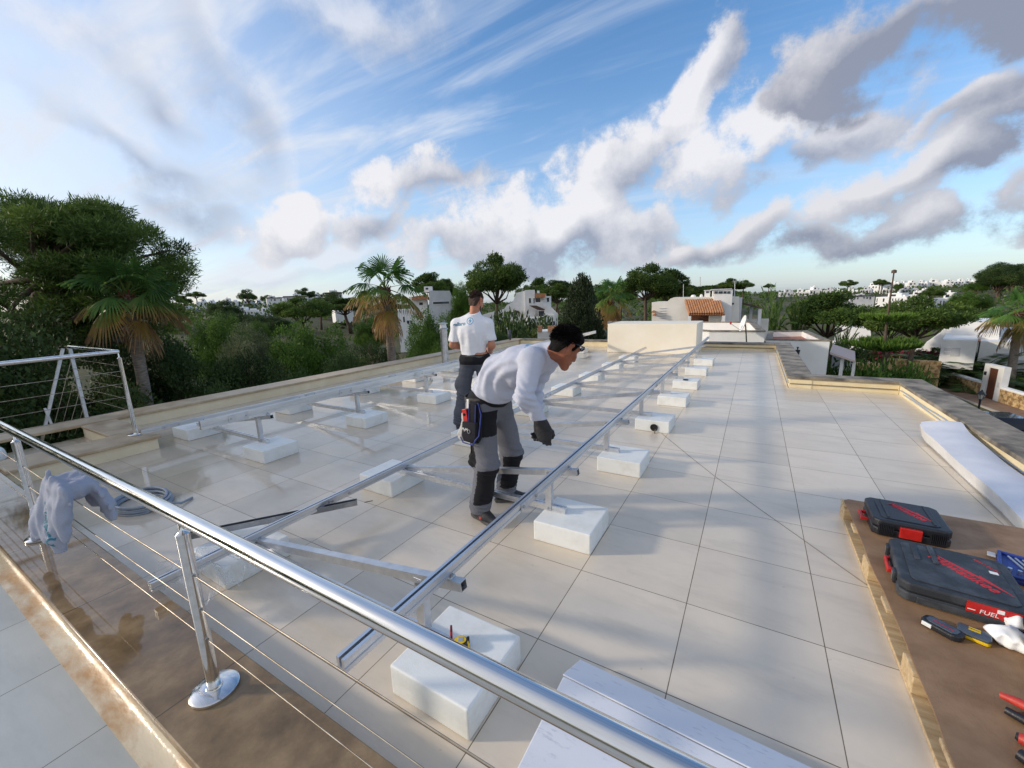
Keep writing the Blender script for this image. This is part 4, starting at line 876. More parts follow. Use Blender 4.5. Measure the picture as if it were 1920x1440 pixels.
# round weight on the trouser... coiled grey hose by the railing
pts = []; r_ = random.Random(3); turns = 11
for i in range(turns * 26):
    a = 2 * math.pi * i / 26; k = i // 26; rr = .205 + .022 * math.sin(k * 2.4 + a * .3) + .012 * (k % 3); z = .012 + .011 * (k // 2) + .006 * math.sin(a * 2 + k)
    pts.append((-4.50 + rr * 1.15 * math.cos(a), 1.20 + rr * .82 * math.sin(a), z))
pts += [(-4.25, 1.26, .05), (-4.16, 1.36, .02), (-4.22, 1.46, .0105)]
tag(MB().tube(pts, .0105, 8).build('coiled_hose', mat('grey_hose', lin(150, 160, 172), .5, col2=lin(132, 142, 156), scale=20), smooth=60), 'coiled grey corrugated conduit lying on the tiles behind the hung hoodie', 'hose')
# sweatshirt hung over the top railing cable
M_HOOD = fabric('grey_blue_fleece', lin(170, 175, 190), lin(158, 163, 179), 220)
hc = Vector((-3.2, .56, .45))
def hood_post(P, D):
    w = nz(P * np.array([1.1, .7, .6], np.float32), 26, 31, 3) * .012 + np.sin(P[..., 0] * 70 + P[..., 2] * 18 + nz(P, 8, 5) * 2.5) * .0065 * np.clip((.72 - P[..., 2]) * 4, 0, 1)
    D = D + w + nz(P, 75, 12, 2) * .0035
    hem = .405 + .03 * np.sin(P[..., 0] * 17 + 1) + np.where(P[..., 1] > .6, .09, 0) - np.where(P[..., 0] < -3.6, .2, 0)
    return np.maximum(D, hem - P[..., 2])
hd = [cap((-3.38, .53, .66), (-3.50, .49, .46), .07, .085, (0, 1, 0), .34, .04), cap((-3.22, .52, .68), (-3.24, .48, .46), .09, .10, (0, 1, 0), .30, .04), cap((-3.10, .52, .67), (-3.08, .48, .55), .06, .055, (0, 1, 0), .30, .03), cap((-3.34, .49, .46), (-3.24, .475, .43), .10, .08, (0, 1, 0), .34, .04),
      cap((-3.54, .49, .47), (-3.86, .50, .32), .05, .035, (0, 1, 0), .55, .035), cap((-3.46, .56, .68), (-3.16, .59, .69), .042, .05, (0, 1, 0), .85, .04), cap((-3.36, .61, .70), (-3.24, .65, .70), .05, .055, (0, 1, 0), .75, .05), cap((-3.30, .66, .67), (-3.28, .69, .52), .07, .075, (0, 1, 0), .34, .03), cap((-3.18, .66, .66), (-3.16, .69, .53), .06, .06, (0, 1, 0), .34, .03),
      cap((-3.32, .505, .62), (-3.40, .455, .42), .022, .03, k=.04), cap((-3.16, .50, .64), (-3.14, .455, .48), .02, .028, k=.04), cap((-3.22, .70, .62), (-3.20, .725, .53), .02, .025, k=.03)]
hood = solid('hoodie', hd, .0065, M_HOOD, None, hood_post, org=tuple(hc)); hood.location = hc
tag(hood, 'grey blue hooded sweatshirt hung over the railing cables', 'hoodie')
Mh = frame(Vector((-3.17, .30, .585)) - hc, (.70, 0, -.71), (0, -1, .25))
me = text_mesh('Callaro', .092, 0, 0, .002); me.transform(Mh); project(me, hood, 0, (0, 1, -.2)); me.materials.append(mat('teal_print_dark', lin(34, 118, 138), .7)); link('chest_print', me, hood)
# clear plastic film crumpled round the end of the low rail
fm = bpy.data.materials.new('clear_film'); fm.use_nodes = True; ft = fm.node_tree; fb = ft.nodes['Principled BSDF']; fo = ft.nodes['Material Output']
fb.inputs['Base Color'].default_value = (.9, .92, .95, 1); fb.inputs['Roughness'].default_value = .12
tr = ft.nodes.new('ShaderNodeBsdfTransparent'); mxs = ft.nodes.new('ShaderNodeMixShader'); fr = ft.nodes.new('ShaderNodeLayerWeight'); fr.inputs[0].default_value = .25
fmr = ft.nodes.new('ShaderNodeMapRange'); fmr.inputs[3].default_value = .12; fmr.inputs[4].default_value = .8; ft.links.new(fr.outputs['Facing'], fmr.inputs[0])
ft.links.new(fmr.outputs[0], mxs.inputs[0]); ft.links.new(tr.outputs[0], mxs.inputs[1]); ft.links.new(fb.outputs[0], mxs.inputs[2]); ft.links.new(mxs.outputs[0], fo.inputs[0])
nx_, ny_ = 46, 46; v = []; r_ = np.random.RandomState(5)
for j in range(ny_):
    for i in range(nx_):
        u, w = i / (nx_ - 1), j / (ny_ - 1); p = np.array([u * 3, w * 3, .3])
        ridge = abs(float(nz(p[None], 5, 8)[0])) * .07 + abs(float(nz(p[None], 13, 9)[0])) * .03
        x = -2.98 + u * .50 + .03 * math.sin(w * 7); y = .74 + w * .36 + .03 * math.sin(u * 9); hump = .22 * math.exp(-((u - .62) / .25) ** 2) * (1 - .3 * w)
        v.append((x, y, .008 + hump + ridge))
mb = MB(); mb.add(v, [(j * nx_ + i, j * nx_ + i + 1, (j + 1) * nx_ + i + 1, (j + 1) * nx_ + i) for j in range(ny_ - 1) for i in range(nx_ - 1)])
tag(mb.build('plastic_film', fm, smooth=180), 'clear crumpled plastic film over the near end of the low rail', 'plastic film')
# teal lettered plastic bag by the recess
bgc = Vector((-5.95, 1.02, .0)); bagm = mat('white_bag', lin(226, 230, 230), .4)
bgc = at_z(-6, 866, .0)
bag = solid('plastic_bag', [ell((bgc.x, bgc.y, .09), (.10, .09, .09), k=.04), cap((bgc.x, bgc.y, .16), (bgc.x, bgc.y, .20), .035, .05, k=.04)], .006, bagm, None, lambda P, D: np.maximum(D + nz(P, 45, 5, 2) * .010, .002 - P[..., 2]), org=tuple(bgc)); bag.location = bgc
tag(bag, 'white plastic bag with teal print at the left edge behind the railing', 'bag')
me = text_mesh('gala', .12, 0, 0, .004); me.transform(frame(bgc + Vector((.3, -.35, .10)) - bgc, (.8, .55, 0), (.55, -.8, .1))); project(me, bag, 0, (-.65, .75, 0)); me.materials.append(MATS['teal_print_dark']); link('bag_print', me, bag)

# ------------------------------------------------------------------ white lounger mattress by the street side parapet
M_MATT = mat('white_mattress_cover', lin(218, 221, 229), .75, col2=lin(204, 208, 219), scale=3, bump=.15, bscale=260)
M_MATS = mat('white_mattress_side', lin(224, 224, 224), .8, col2=lin(208, 206, 202), scale=5, bump=.1, bscale=160)
nl, nw = 60, 16; v = []
def mcurve(s):       # sagging outline along the parapet: s metres from the far end
    return 1.645 + .02 * math.sin(s * 1.3) - .02 * s + (.03 if s < .06 else 0), 1.985 - .015 * s, .055 * math.exp(-(s / .16) ** 2) + .02 * math.sin(s * 2.2 + .6) ** 2
for j in range(nl + 1):
    s = 2.45 * j / nl; xl, xr, lift = mcurve(s)
    for i in range(nw + 1):
        q = i / nw; crown = .016 * math.sin(math.pi * q) + .004 * math.sin(s * 26) * math.sin(math.pi * q) * .5
        v.append((xl + (xr - xl) * q, 6.02 - s, .118 + lift + crown + .035 * q * math.exp(-(s / .5) ** 2)))
for j in range(nl + 1):
    s = 2.45 * j / nl; xl, xr, lift = mcurve(s)
    for i in range(nw + 1): q = i / nw; v.append((xl + (xr - xl) * q + (.03 if i == 0 else -.02 if i == nw else 0), 6.02 - s - (.03 if j == 0 else 0), .004 + lift * .75))
W1 = nw + 1; o2 = (nl + 1) * W1
top = [(j * W1 + i, j * W1 + i + 1, (j + 1) * W1 + i + 1, (j + 1) * W1 + i) for j in range(nl) for i in range(nw)]
mb = MB(); mb.add(v, [q[::-1] for q in top]); sd_f = []
for j in range(nl): sd_f += [(j * W1, (j + 1) * W1, o2 + (j + 1) * W1, o2 + j * W1), (j * W1 + nw, o2 + j * W1 + nw, o2 + (j + 1) * W1 + nw, (j + 1) * W1 + nw)]
for i in range(nw): sd_f += [(i, o2 + i, o2 + i + 1, i + 1), (nl * W1 + i, nl * W1 + i + 1, o2 + nl * W1 + i + 1, o2 + nl * W1 + i)]
o_ = len(mb.v); mb.f += sd_f + [tuple(o2 + a for a in q) for q in top]; mb.m += [1] * (len(sd_f) + len(top))
tag(mb.build('lounger_mattress', [M_MATT, M_MATS], smooth=50), 'long white sagging lounger mattress lying beside the street side parapet', 'mattress')
# folded white foam panel in front
M_FOAM = mat('soiled_white_foam', lin(218, 221, 229), .7, col2=lin(168, 173, 190), scale=16, lo=.58, hi=.78, bump=.1, bscale=200, stretch=(1, 3, 1), detail=8)
t = thing('foam_panel', 'white folded foam panel with grey scuffs on the tiles in front', 'panel', (-.57, 1.2, 0), R(-2.2))
MB().prism([(.262, .062), (.085, .146), (.082, .1405), (.255, .047)], 0, 1.55, 'x').build('flap', M_FOAM, t, bevel=.004)
MB().prism([(.085, .140), (-.32, .098), (-.32, .003), (.06, .003)], .002, 1.55, 'x').build('slab', M_FOAM, t, bevel=.006)

# ------------------------------------------------------------------ pallet with a brown board and the tools on it
M_WOOD = mat('pallet_wood', lin(214, 190, 150), .75, col2=lin(184, 156, 116), scale=6, stretch=(1, 7, 7), bump=.2, bscale=60)
M_BOARD = mat('brown_hardboard', lin(156, 124, 92), .55, col2=lin(130, 100, 72), scale=5, bump=.12, bscale=120, stretch=(1, 1, 1), rough2=.7, detail=8)
t = thing('wooden_pallet', 'pale wooden pallet topped with a scratched brown board', 'pallet', (.655, 1.2, 0))
ln, wd = 2.44, 1.3
for x in (0, .58, 1.15):
    for y in (0, .78, 1.56, 2.3): MB().box(x, x + .10, y, y + .14, .022, .098).build('pallet_block', M_WOOD, t, bevel=.003)
    MB().box(x, x + .10, 0, ln, .002, .021).build('bottom_board', M_WOOD, t, bevel=.003)
for y in (0, .39, .78, 1.17, 1.56, 1.95, 2.33): MB().box(-.004, wd, y, y + .11, .099, .118).build('deck_board', M_WOOD, t, bevel=.003)
bd = MB(); prof_ = []; n_ = 80
left = [(.012 + .010 * float(nz(np.array([[y * 2.2, 3., 1.]]), 6, 4, 2)[0]) + (.028 if y > ln - .02 else 0), y) for y in np.linspace(.0, ln - .012, n_)]
out = [(wd, 0)] + [(wd, ln - .02 + .006 * math.sin(1))] + left[::-1]
bd.prism(out, .1185, .1265, 'z'); bd.build('brown_board', M_BOARD, t)
TOPZ = .1275
M_LOGO = mat('faded_red_logo', lin(196, 44, 52), .6)
def octo(w, h, c_): return [(-w, -h + c_), (-w + c_, -h), (w - c_, -h), (w, -h + c_), (w, h - c_), (w - c_, h), (-w + c_, h), (-w, h - c_)]
# far case, lying flat, latch side towards us
def tool_case(label, loc, rz, w, h, th, m, logo_rot):
    t = thing('tool_case', label, 'tool case', (*loc, TOPZ), rz)
    MB().prism(octo(w, h, .03), .001, th * .48, 'z').build('bottom_shell', m, t, bevel=.010, bseg=3)
    lid = MB().prism(octo(w, h, .03), th * .50, th, 'z').build('lid', m, t, bevel=.012, bseg=3)
    pan = MB().prism(octo(w - .045, h - .04, .02), th, th + .004, 'z').build('lid_panel', m, t, bevel=.003)
    return t, lid, pan
t, lid, pan = tool_case('new black tool case with red side handle, farther of the two on the pallet', (.918, 3.30), R(-2), .180, .175, .105, M_CASE, 0)
for x0 in (-.150, .082):
    rib = MB().box(x0 - .003, x0 + .071, -.179, -.172, .018, .080)
    for k in range(9): rib.box(x0 + k * .008, x0 + .004 + k * .008, -.186, -.179, .018, .080)
    rib.build('grip_rib', M_CASE, t)
MB().box(-.055, .045, -.191, -.170, .018, .084).build('red_latch', M_RED, t, bevel=.004)
MB().prism([(-.218, -.04), (-.176, -.04), (-.176, -.022), (-.20, -.022), (-.20, .062), (-.176, .062), (-.176, .08), (-.218, .08)], .022, .042, 'z').build('handle', M_RED, t, bevel=.004)
for x in (-.10, .11): MB().box(x - .006, x + .006, -.12, .15, .109, .1125).build('lid_rib', M_CASE, t, bevel=.002)
for y in (-.05, .08): MB().box(.166, .184, y - .03, y + .03, .02, .07).build('latch', M_CASE, t, bevel=.005)
ML = Matrix.Translation((.01, .02, .1095)) @ Matrix.Rotation(R(-52), 4, 'Z')
lettering('Milwaukee', .052, M_LOGO, t, ML @ Matrix.Translation((0, -.005, 0)), 'logo_word', .35, .0008, .0012)
flat_poly('logo_bolt', [(-.125, .022), (.03, .030), (.022, .040), (.14, .020), (.02, .018), (.028, .010)], M_LOGO, t, ML, .0008)
# near dusty case
t, lid, pan = tool_case('dusty dark grey tool case with red sticker, nearer of the two on the pallet', (.960, 2.685), R(-6), .225, .235, .10, M_BLKP2, 0)
MB().prism([(-.252, -.06), (-.228, -.06), (-.228, -.035), (-.238, -.03), (-.238, .055), (-.228, .06), (-.228, .085), (-.252, .08)], .03, .055, 'z').build('handle', M_RED, t, bevel=.005)
for y in (-.115, .145):
    lt = MB().box(-.238, -.222, y - .028, y + .028, .025, .085).build('latch', M_BLKP, t, bevel=.004); MB().box(-.241, -.238, y - .012, y + .012, .035, .075).build('latch_clip', M_BOLT, lt, bevel=.001, bseg=1)
for x in (-.13, -.06): MB().box(x - .012, x + .012, .02, .2, .103, .110).build('lid_rib', M_BLKP2, t, bevel=.004)
MB().box(-.16, .16, -.241, -.232, .006, .040).build('hinge_bar', M_BLKP2, t, bevel=.003)
st = MB().box(.0, .17, -.2385, -.2365, .042, .094).build('sticker', M_RED, t)
MS = frame((.10, -.239, .056), (1, 0, 0), (0, -1, 0))
M_WPR = MATS['white_print']
lettering('FUEL', .028, M_WPR, st, MS @ Matrix.Translation((-.028, 0, 0)), 'sticker_word', .1, .0005)
MB().box(.094, .116, -.2392, -.2386, .070, .088).build('sticker_panel', M_WPR, st)
MB().box(.005, .03, -.2392, -.2386, .054, .058).build('sticker_bar', M_WPR, st)
lettering('M18', .022, mat('dark_red_print', lin(110, 20, 22), .5), st, MS @ Matrix.Translation((.042, .006, 0)), 'sticker_code', 0, .0005)
ML = Matrix.Translation((.03, .0, .1045)) @ Matrix.Rotation(R(-47), 4, 'Z')
lettering('Milwaukee', .066, M_LOGO, t, ML @ Matrix.Translation((0, -.006, 0)), 'logo_word', .35, .0008, .0012)
flat_poly('logo_bolt', [(-.16, .028), (.04, .038), (.03, .050), (.18, .026), (.03, .022), (.036, .012)], M_LOGO, t, ML, .0008)
lettering('HEAVY DUTY', .018, M_LOGO, t, Matrix.Translation((.135, .135, .1045)) @ Matrix.Rotation(R(-52), 4, 'Z'), 'side_word', .2, .0008)
MB().box(.135, .165, .062, .086, .104, .1048).build('label', M_WPR, t)
# small cases, bag of rags, socket set, pliers, screwdriver, hammer
M_SMOKE = mat('smoked_lid', lin(88, 94, 102), .18, col2=lin(66, 72, 80), scale=20)
t = thing('bit_case', 'small black bit case with clear window beside the dusty tool case', 'bit case', (.822, 2.30, TOPZ), R(-38))
MB().prism(octo(.068, .036, .018), .001, .030, 'z').build('body', M_CASE, t, bevel=.008, bseg=3)
w_ = MB().prism(octo(.052, .025, .012), .030, .0325, 'z').build('window', M_SMOKE, t, bevel=.001)
MB().box(-.056, -.022, -.0405, -.0345, .008, .026).build('clasp', MATS['white_bag'], t, bevel=.002)
lettering('Milwaukee', .017, M_LOGO, t, Matrix.Translation((.0, -.002, .0327)), 'logo_word', .3, .0004)
t = thing('bit_case', 'small yellow and grey bit case beside the white rags', 'bit case', (.925, 2.315, TOPZ), R(-20))
MB().prism(octo(.050, .034, .008), .001, .016, 'z').build('body', M_YEL, t, bevel=.004)
MB().prism(octo(.052, .036, .010), .0165, .030, 'z').build('lid', M_SMOKE, t, bevel=.005)
MB().box(-.018, .018, .0, .024, .0302, .0312).build('badge', M_YEL, t); lettering('DEWALT', .009, M_CASE, t, Matrix.Translation((0, .012, .0314)), 'badge_word', 0, .0003)
rc = Vector((1.03, 2.35, TOPZ + .03))
rag2 = solid('paper_rag', [ell(tuple(rc), (.062, .06, .036), k=.03), ell(tuple(rc + Vector((.04, -.045, -.004))), (.04, .04, .026), k=.03), ell(tuple(rc + Vector((.06, .10, .02))), (.04, .045, .04), k=.03)], .004, mat('white_paper', lin(238, 240, 242), .8), None, lambda P, D: np.maximum(D + np.abs(nz(P, 55, 5, 2)) * .016 - .004, TOPZ + .001 - P[..., 2]), org=tuple(rc)); rag2.location = rc
tag(rag2, 'crumpled white paper rags between the yellow bit case and tool bag', 'rag')
tbc = Vector((1.16, 2.26, TOPZ)); M_DKPUR = fabric('dark_violet_canvas', lin(42, 36, 50), lin(30, 26, 38), 150)
t = thing('tool_bag', 'dark canvas tool bag with yellow panel at the edge of the pallet', 'tool bag', tbc)
q = solid('bag_body', [cap((1.15, 2.36, TOPZ + .10), (1.20, 2.10, TOPZ + .10), .072, .085, (0, 0, 1), 1.3, .04)], .006, M_DKPUR, t, lambda P, D: np.maximum(D + nz(P, 30, 3, 2) * .006, TOPZ + .001 - P[..., 2]), org=tuple(tbc))
MB().box(-.088, -.078, -.02, .07, .075, .125).build('yellow_panel', M_YEL, t, bevel=.003)
MB().tube([(-.075, .09, .10), (-.05, .10, .19), (0, .02, .215), (-.03, -.08, .19), (-.085, -.07, .10)], .007, 8).build('edge_piping', M_CASE, t, smooth=60)
MB().box(-.095, -.088, -.075, -.035, .05, .085).build('grey_tab', MATS['white_bag'], t, bevel=.002)
M_BLUEC = mat('blue_plastic', lin(40, 62, 140), .45, col2=lin(30, 48, 116), scale=9)
t = thing('socket_set', 'open blue socket set tray with chrome spanners behind the dusty case', 'socket set', (1.40, 2.98, TOPZ), R(-18))
MB().prism(octo(.17, .14, .015), .001, .024, 'z').build('tray', M_BLUEC, t, bevel=.005)
rim = MB(); 
for (a0, a1, b0_, b1_) in ((-.17, .17, -.14, -.125), (-.17, .17, .125, .14), (-.17, -.155, -.124, .124), (.155, .17, -.124, .124)): rim.box(a0, a1, b0_, b1_, .0245, .038)
rim.build('rim', M_BLUEC, t, bevel=.003)
for k in range(7):
    x = -.13 + k * .026; MB().tube([(x, .10, .032), (x + .05, -.01, .032)], .005, 8).build('spanner', M_ALU2, t, smooth=60)
for k in range(8): MB().lathe([(.009, .025), (.009, .046), (.006, .046)], 12, 0, Matrix.Translation((-.13 + k * .034, -.07, 0))).build('socket', M_ALU2, t, smooth=40)
for y in (-.10, .10): MB().box(-.205, -.172, y - .022, y + .022, .012, .022).build('clasp', MATS['grey_conduit'], t, bevel=.003)
# red grips of pliers, drill grip and hammer at the right edge
def rod(name, label, cat, pts, r, m, parts=()):
    t = thing(name, label, cat, pts[0]); o = Vector(pts[0])
    MB().tube([Vector(p) - o for p in pts], r, 12).build('grip', m, t, smooth=70)
    for nm, p2, r2, m2 in parts: MB().tube([Vector(p) - o for p in p2], r2, 10).build(nm, m2, t, smooth=60)
    return t
M_REDG = mat('worn_red_grip', lin(206, 70, 56), .5, col2=lin(168, 46, 40), scale=30)
rod('pliers', 'pliers with worn red grips at the right edge of the board', 'pliers', [(.872, 1.945, TOPZ + .040), (.91, 1.925, TOPZ + .046), (.97, 1.885, TOPZ + .044), (1.06, 1.83, TOPZ + .04)], [.011, .0165, .0155, .012], M_REDG,
    (('lower_grip', [(.875, 1.905, TOPZ + .016), (.92, 1.875, TOPZ + .018), (1.05, 1.80, TOPZ + .02)], [.013, .016, .012], M_CASE), ('upper_grip', [(.915, 1.955, TOPZ + .026), (.98, 1.93, TOPZ + .03), (1.07, 1.88, TOPZ + .03)], [.012, .016, .012], M_CASE)))
rod('side_cutter', 'red and black side cutter lying below the pliers', 'cutter', [(.862, 1.785, TOPZ + .022), (.885, 1.775, TOPZ + .024), (.93, 1.75, TOPZ + .024)], [.016, .023, .02], M_REDG,
    (('end_cap', [(.857, 1.79, TOPZ + .022), (.868, 1.784, TOPZ + .022)], [.011, .018], M_CASE), ('jaw', [(.93, 1.75, TOPZ + .024), (1.02, 1.71, TOPZ + .02)], [.016, .008], M_BOLT)))
rod('hammer', 'hammer with black rubber head and pale wooden shaft', 'hammer', [(.838, 1.715, TOPZ + .020), (.862, 1.690, TOPZ + .020)], [.019, .0195], M_CASE,
    (('neck', [(.846, 1.698, TOPZ + .018), (.90, 1.664, TOPZ + .016)], [.014, .012], M_CASE), ('shaft', [(.895, 1.667, TOPZ + .016), (1.10, 1.56, TOPZ + .016)], [.0115, .012], M_WOOD)))
# steel flue and raven decoy at the tree side parapet
M_GALV = mat('galvanised_steel', (.66, .67, .68), .38, 1.0, col2=(.48, .49, .5), scale=12)
fp = at_d(834, 660, 11.6); t = thing('flue_pipe', 'steel flue pipe with rain cap beyond the tree side parapet', 'flue', (fp.x, fp.y, -1))
h_ = at_d(834, 606, 11.6).z + 1
MB().lathe([(.10, 0), (.10, h_ - .16)], 20).build('pipe', M_GALV, t, smooth=40)
MB().lathe([(.115, h_ - .27), (.115, h_ - .235)], 20).build('collar', M_GALV, t, smooth=40); MB().lathe([(.13, h_ - .165), (.13, h_ - .15), (.10, h_ - .13), (.085, h_ - .02)], 20).build('cowl', M_GALV, t, smooth=40)
MB().lathe([(.135, h_ - .015), (.135, h_), (.02, h_ + .02)], 20).build('rain_cap', M_GALV, t, smooth=40)
bp_ = at_d(972, 634, 15.6); bp_ = Vector((-8.05, 13.55, .186)); M_CROW = mat('crow_grey', lin(52, 54, 60), .6, col2=lin(88, 92, 102), scale=22)
cr = lambda x, y, z: tuple(bp_ + Vector((x, y, z)))
crow = solid('bird', [ell(cr(0, 0, .19), (.075, .085, .13), k=.04), ell(cr(.01, -.01, .34), (.055, .055, .058), k=.04), cap(cr(.01, 0, .26), cr(.01, -.01, .34), .05, .045, k=.03), cap(cr(.045, -.03, .335), cr(.10, -.06, .32), .018, .004, k=.01), cap(cr(-.02, .06, .12), cr(-.05, .12, .0), .045, .02, (1, .3, 0), 1.2, .03)], .008, M_CROW, None, org=tuple(bp_)); crow.location = bp_
tag(crow, 'dark grey bird perched on the tree side parapet', 'bird')
for s in (-.02, .03): MB().tube([(s, -.01, .09), (s, -.02, .002)], .009, 6).build('leg', M_CASE, crow)
# ================================================================== surroundings
def sstep(a, b, x): t_ = np.clip((x - a) / (b - a), 0, 1); return t_ * t_ * (3 - 2 * t_)
def terr(x, y):
    x = np.asarray(x, float); y = np.asarray(y, float); r = np.hypot(x, y); a = np.degrees(np.arctan2(x, y))
    right = sstep(-14, 4, a); left = 1 - sstep(-58, -44, a); mid = 1 - right - left
    back = sstep(70, 110, np.abs(a + 30))
    zr = -6.6 + 4.0 * sstep(70, 125, r) + 2.6 * sstep(120, 210, r) + 1.6 * sstep(200, 310, r); zl = -6.8 + 7.0 * sstep(40, 108, r) + 3.2 * sstep(105, 185, r); zm = -6.6 + 3.0 * sstep(25, 80, r) + 3.0 * sstep(90, 260, r)
    z = right * zr + left * zl + mid * zm
    return z * (1 - back) + (-6.6) * back
def tz(p): return float(terr(p.x, p.y))
M_SCRUB = mat('scrub_ground', lin(54, 64, 34), .95, col2=lin(92, 86, 56), scale=.12, bump=.3, bscale=.8, detail=10)
rr_ = np.concatenate([np.linspace(0, 60, 25), np.geomspace(63, 420, 42), np.geomspace(460, 4000, 12)]); aa_ = np.linspace(0, 2 * np.pi, 145)[:-1]
v = []; 
for q in rr_:
    for a in aa_: x, y = q * math.sin(a), q * math.cos(a); v.append((x, y, float(terr(x, y)) + .25 * math.sin(x * .11) * math.cos(y * .13) * min(1, q / 80) - max(0, q - 420) * .004))
na = len(aa_); f = [(i * na + k, (i + 1) * na + k, (i + 1) * na + (k + 1) % na, i * na + (k + 1) % na) for i in range(len(rr_) - 1) for k in range(na)]
mb = MB(); mb.add(v, f); struct(mb.build('terrain', M_SCRUB, smooth=180))

# ------------------------------------------------------------------ leaves
def leaf_mat(name, stops, transl=.3, rough=.6):
    m = bpy.data.materials.new(name); m.use_nodes = True; t_ = m.node_tree; t_.nodes.clear(); l = t_.links; nd = t_.nodes.new
    o = nd('ShaderNodeOutputMaterial'); at_ = nd('ShaderNodeAttribute'); at_.attribute_name = 'tint'; cr_ = nd('ShaderNodeValToRGB'); l.new(at_.outputs['Fac'], cr_.inputs[0])
    e = cr_.color_ramp.elements; e[0].position = stops[0][0]; e[0].color = (*stops[0][1], 1); e[1].position = stops[-1][0]; e[1].color = (*stops[-1][1], 1)
    for p_, c_ in stops[1:-1]: q = e.new(p_); q.color = (*c_, 1)
    oi = nd('ShaderNodeObjectInfo'); hs_ = nd('ShaderNodeHueSaturation'); mr = nd('ShaderNodeMapRange'); mr.inputs[3].default_value = .8; mr.inputs[4].default_value = 1.2; l.new(oi.outputs['Random'], mr.inputs[0]); l.new(mr.outputs[0], hs_.inputs['Value']); l.new(cr_.outputs[0], hs_.inputs['Color'])
    d = nd('ShaderNodeBsdfPrincipled'); d.inputs['Roughness'].default_value = rough; d.inputs['Specular IOR Level'].default_value = .25; l.new(hs_.outputs[0], d.inputs['Base Color'])
    tr_ = nd('ShaderNodeBsdfTranslucent'); l.new(hs_.outputs[0], tr_.inputs[0]); mx = nd('ShaderNodeMixShader'); mx.inputs[0].default_value = transl; l.new(d.outputs[0], mx.inputs[1]); l.new(tr_.outputs[0], mx.inputs[2]); l.new(mx.outputs[0], o.inputs[0])
    MATS[name] = m; return m
L_PINE = leaf_mat('pine_needles', [(0, (.032, .064, .016)), (.5, (.082, .140, .028)), (1, (.160, .228, .046))])
L_DARK = leaf_mat('dark_evergreen_leaves', [(0, (.028, .056, .018)), (.5, (.066, .112, .034)), (1, (.125, .180, .052))])
L_BRIGHT = leaf_mat('fresh_pine_needles', [(0, (.030, .074, .012)), (.5, (.082, .165, .025)), (1, (.170, .270, .046))])
L_OLIVE = leaf_mat('olive_leaves', [(0, (.050, .070, .036)), (.5, (.120, .148, .078)), (1, (.200, .228, .126))])
L_CYP = leaf_mat('cypress_leaves', [(0, (.022, .040, .018)), (.5, (.052, .078, .034)), (1, (.100, .125, .062))])
L_BOUG = leaf_mat('bougainvillea_bracts', [(0, (.030, .050, .016)), (.45, (.05, .07, .02)), (.55, (.26, .02, .06)), (1, (.36, .04, .10))])
L_PALM = leaf_mat('palm_leaf', [(0, (.045, .115, .026)), (.30, (.110, .225, .048)), (.50, (.240, .290, .060)), (.66, (.400, .270, .070)), (.82, (.380, .240, .105)), (1, (.290, .185, .095))], .4, .45)
L_DATE = leaf_mat('date_palm_leaf', [(0, (.034, .074, .020)), (.6, (.090, .155, .036)), (1, (.160, .210, .060))], .25, .5)
M_BARK = mat('pine_bark', lin(104, 88, 74), .95, col2=lin(72, 60, 52), scale=9, stretch=(1, 1, .3), bump=.6, bscale=14)
M_PBARK = mat('palm_bark', lin(146, 136, 126), .95, col2=lin(104, 94, 86), scale=6, stretch=(1, 1, 5), bump=.5, bscale=9)
M_PSKIRT = mat('palm_boots', lin(122, 72, 48), .95, col2=lin(80, 50, 36), scale=9, bump=.6, bscale=20)

def kites(P, A, S, ls, lw):
    """leaf-sized four cornered blades: base P, axis A, side S"""
    n = len(P); Vv = np.empty((n, 4, 3)); Vv[:, 0] = P; Vv[:, 1] = P + A * ls[:, None] * .45 + S * lw[:, None]; Vv[:, 2] = P + A * ls[:, None]; Vv[:, 3] = P + A * ls[:, None] * .45 - S * lw[:, None]
    return Vv.reshape(-1, 3), np.arange(n * 4).reshape(n, 4)
def unit(a): return a / (np.linalg.norm(a, axis=-1, keepdims=True) + 1e-9)
def clump_leaves(cl, n, ls, lw, seed, up=.25, shell=.55, spread=.8, tvar=.35):
    r = np.random.RandomState(seed); C_ = np.array([c_[0] for c_ in cl]); RR = np.array([c_[1] if np.ndim(c_[1]) else (c_[1],) * 3 for c_ in cl]); T_ = np.array([c_[2] if len(c_) > 2 else r.rand() for c_ in cl])
    w = (RR.prod(1)) ** (2 / 3); i = r.choice(len(cl), n, p=w / w.sum())
    d = unit(r.normal(size=(n, 3))); rad = shell + (1 - shell) * r.rand(n) ** .6; rad *= 1 + .18 * np.clip(r.normal(size=n), -1, 2)
    P = C_[i] + d * RR[i] * rad[:, None]
    A_ = unit(d * .8 + r.normal(size=(n, 3)) * spread + np.array([0, 0, up])); S_ = unit(np.cross(A_, r.normal(size=(n, 3))))
    sz = .6 + .8 * r.rand(n)
    Vv, F = kites(P, A_, S_, ls * sz, lw * sz)
    return Vv, F, np.clip(T_[i] * (1 - tvar) + r.rand(n) * tvar, 0, 1)
def crown_obj(name, parts, m, parent):
    o = 0; VV = []; FF = []; TT = []
    for Vv, F, T_ in parts: VV.append(Vv); FF.append(F + o); TT.append(T_); o += len(Vv)
    return link(name, arrays_mesh(name, np.concatenate(VV), np.concatenate(FF), m, np.concatenate(TT)), parent)
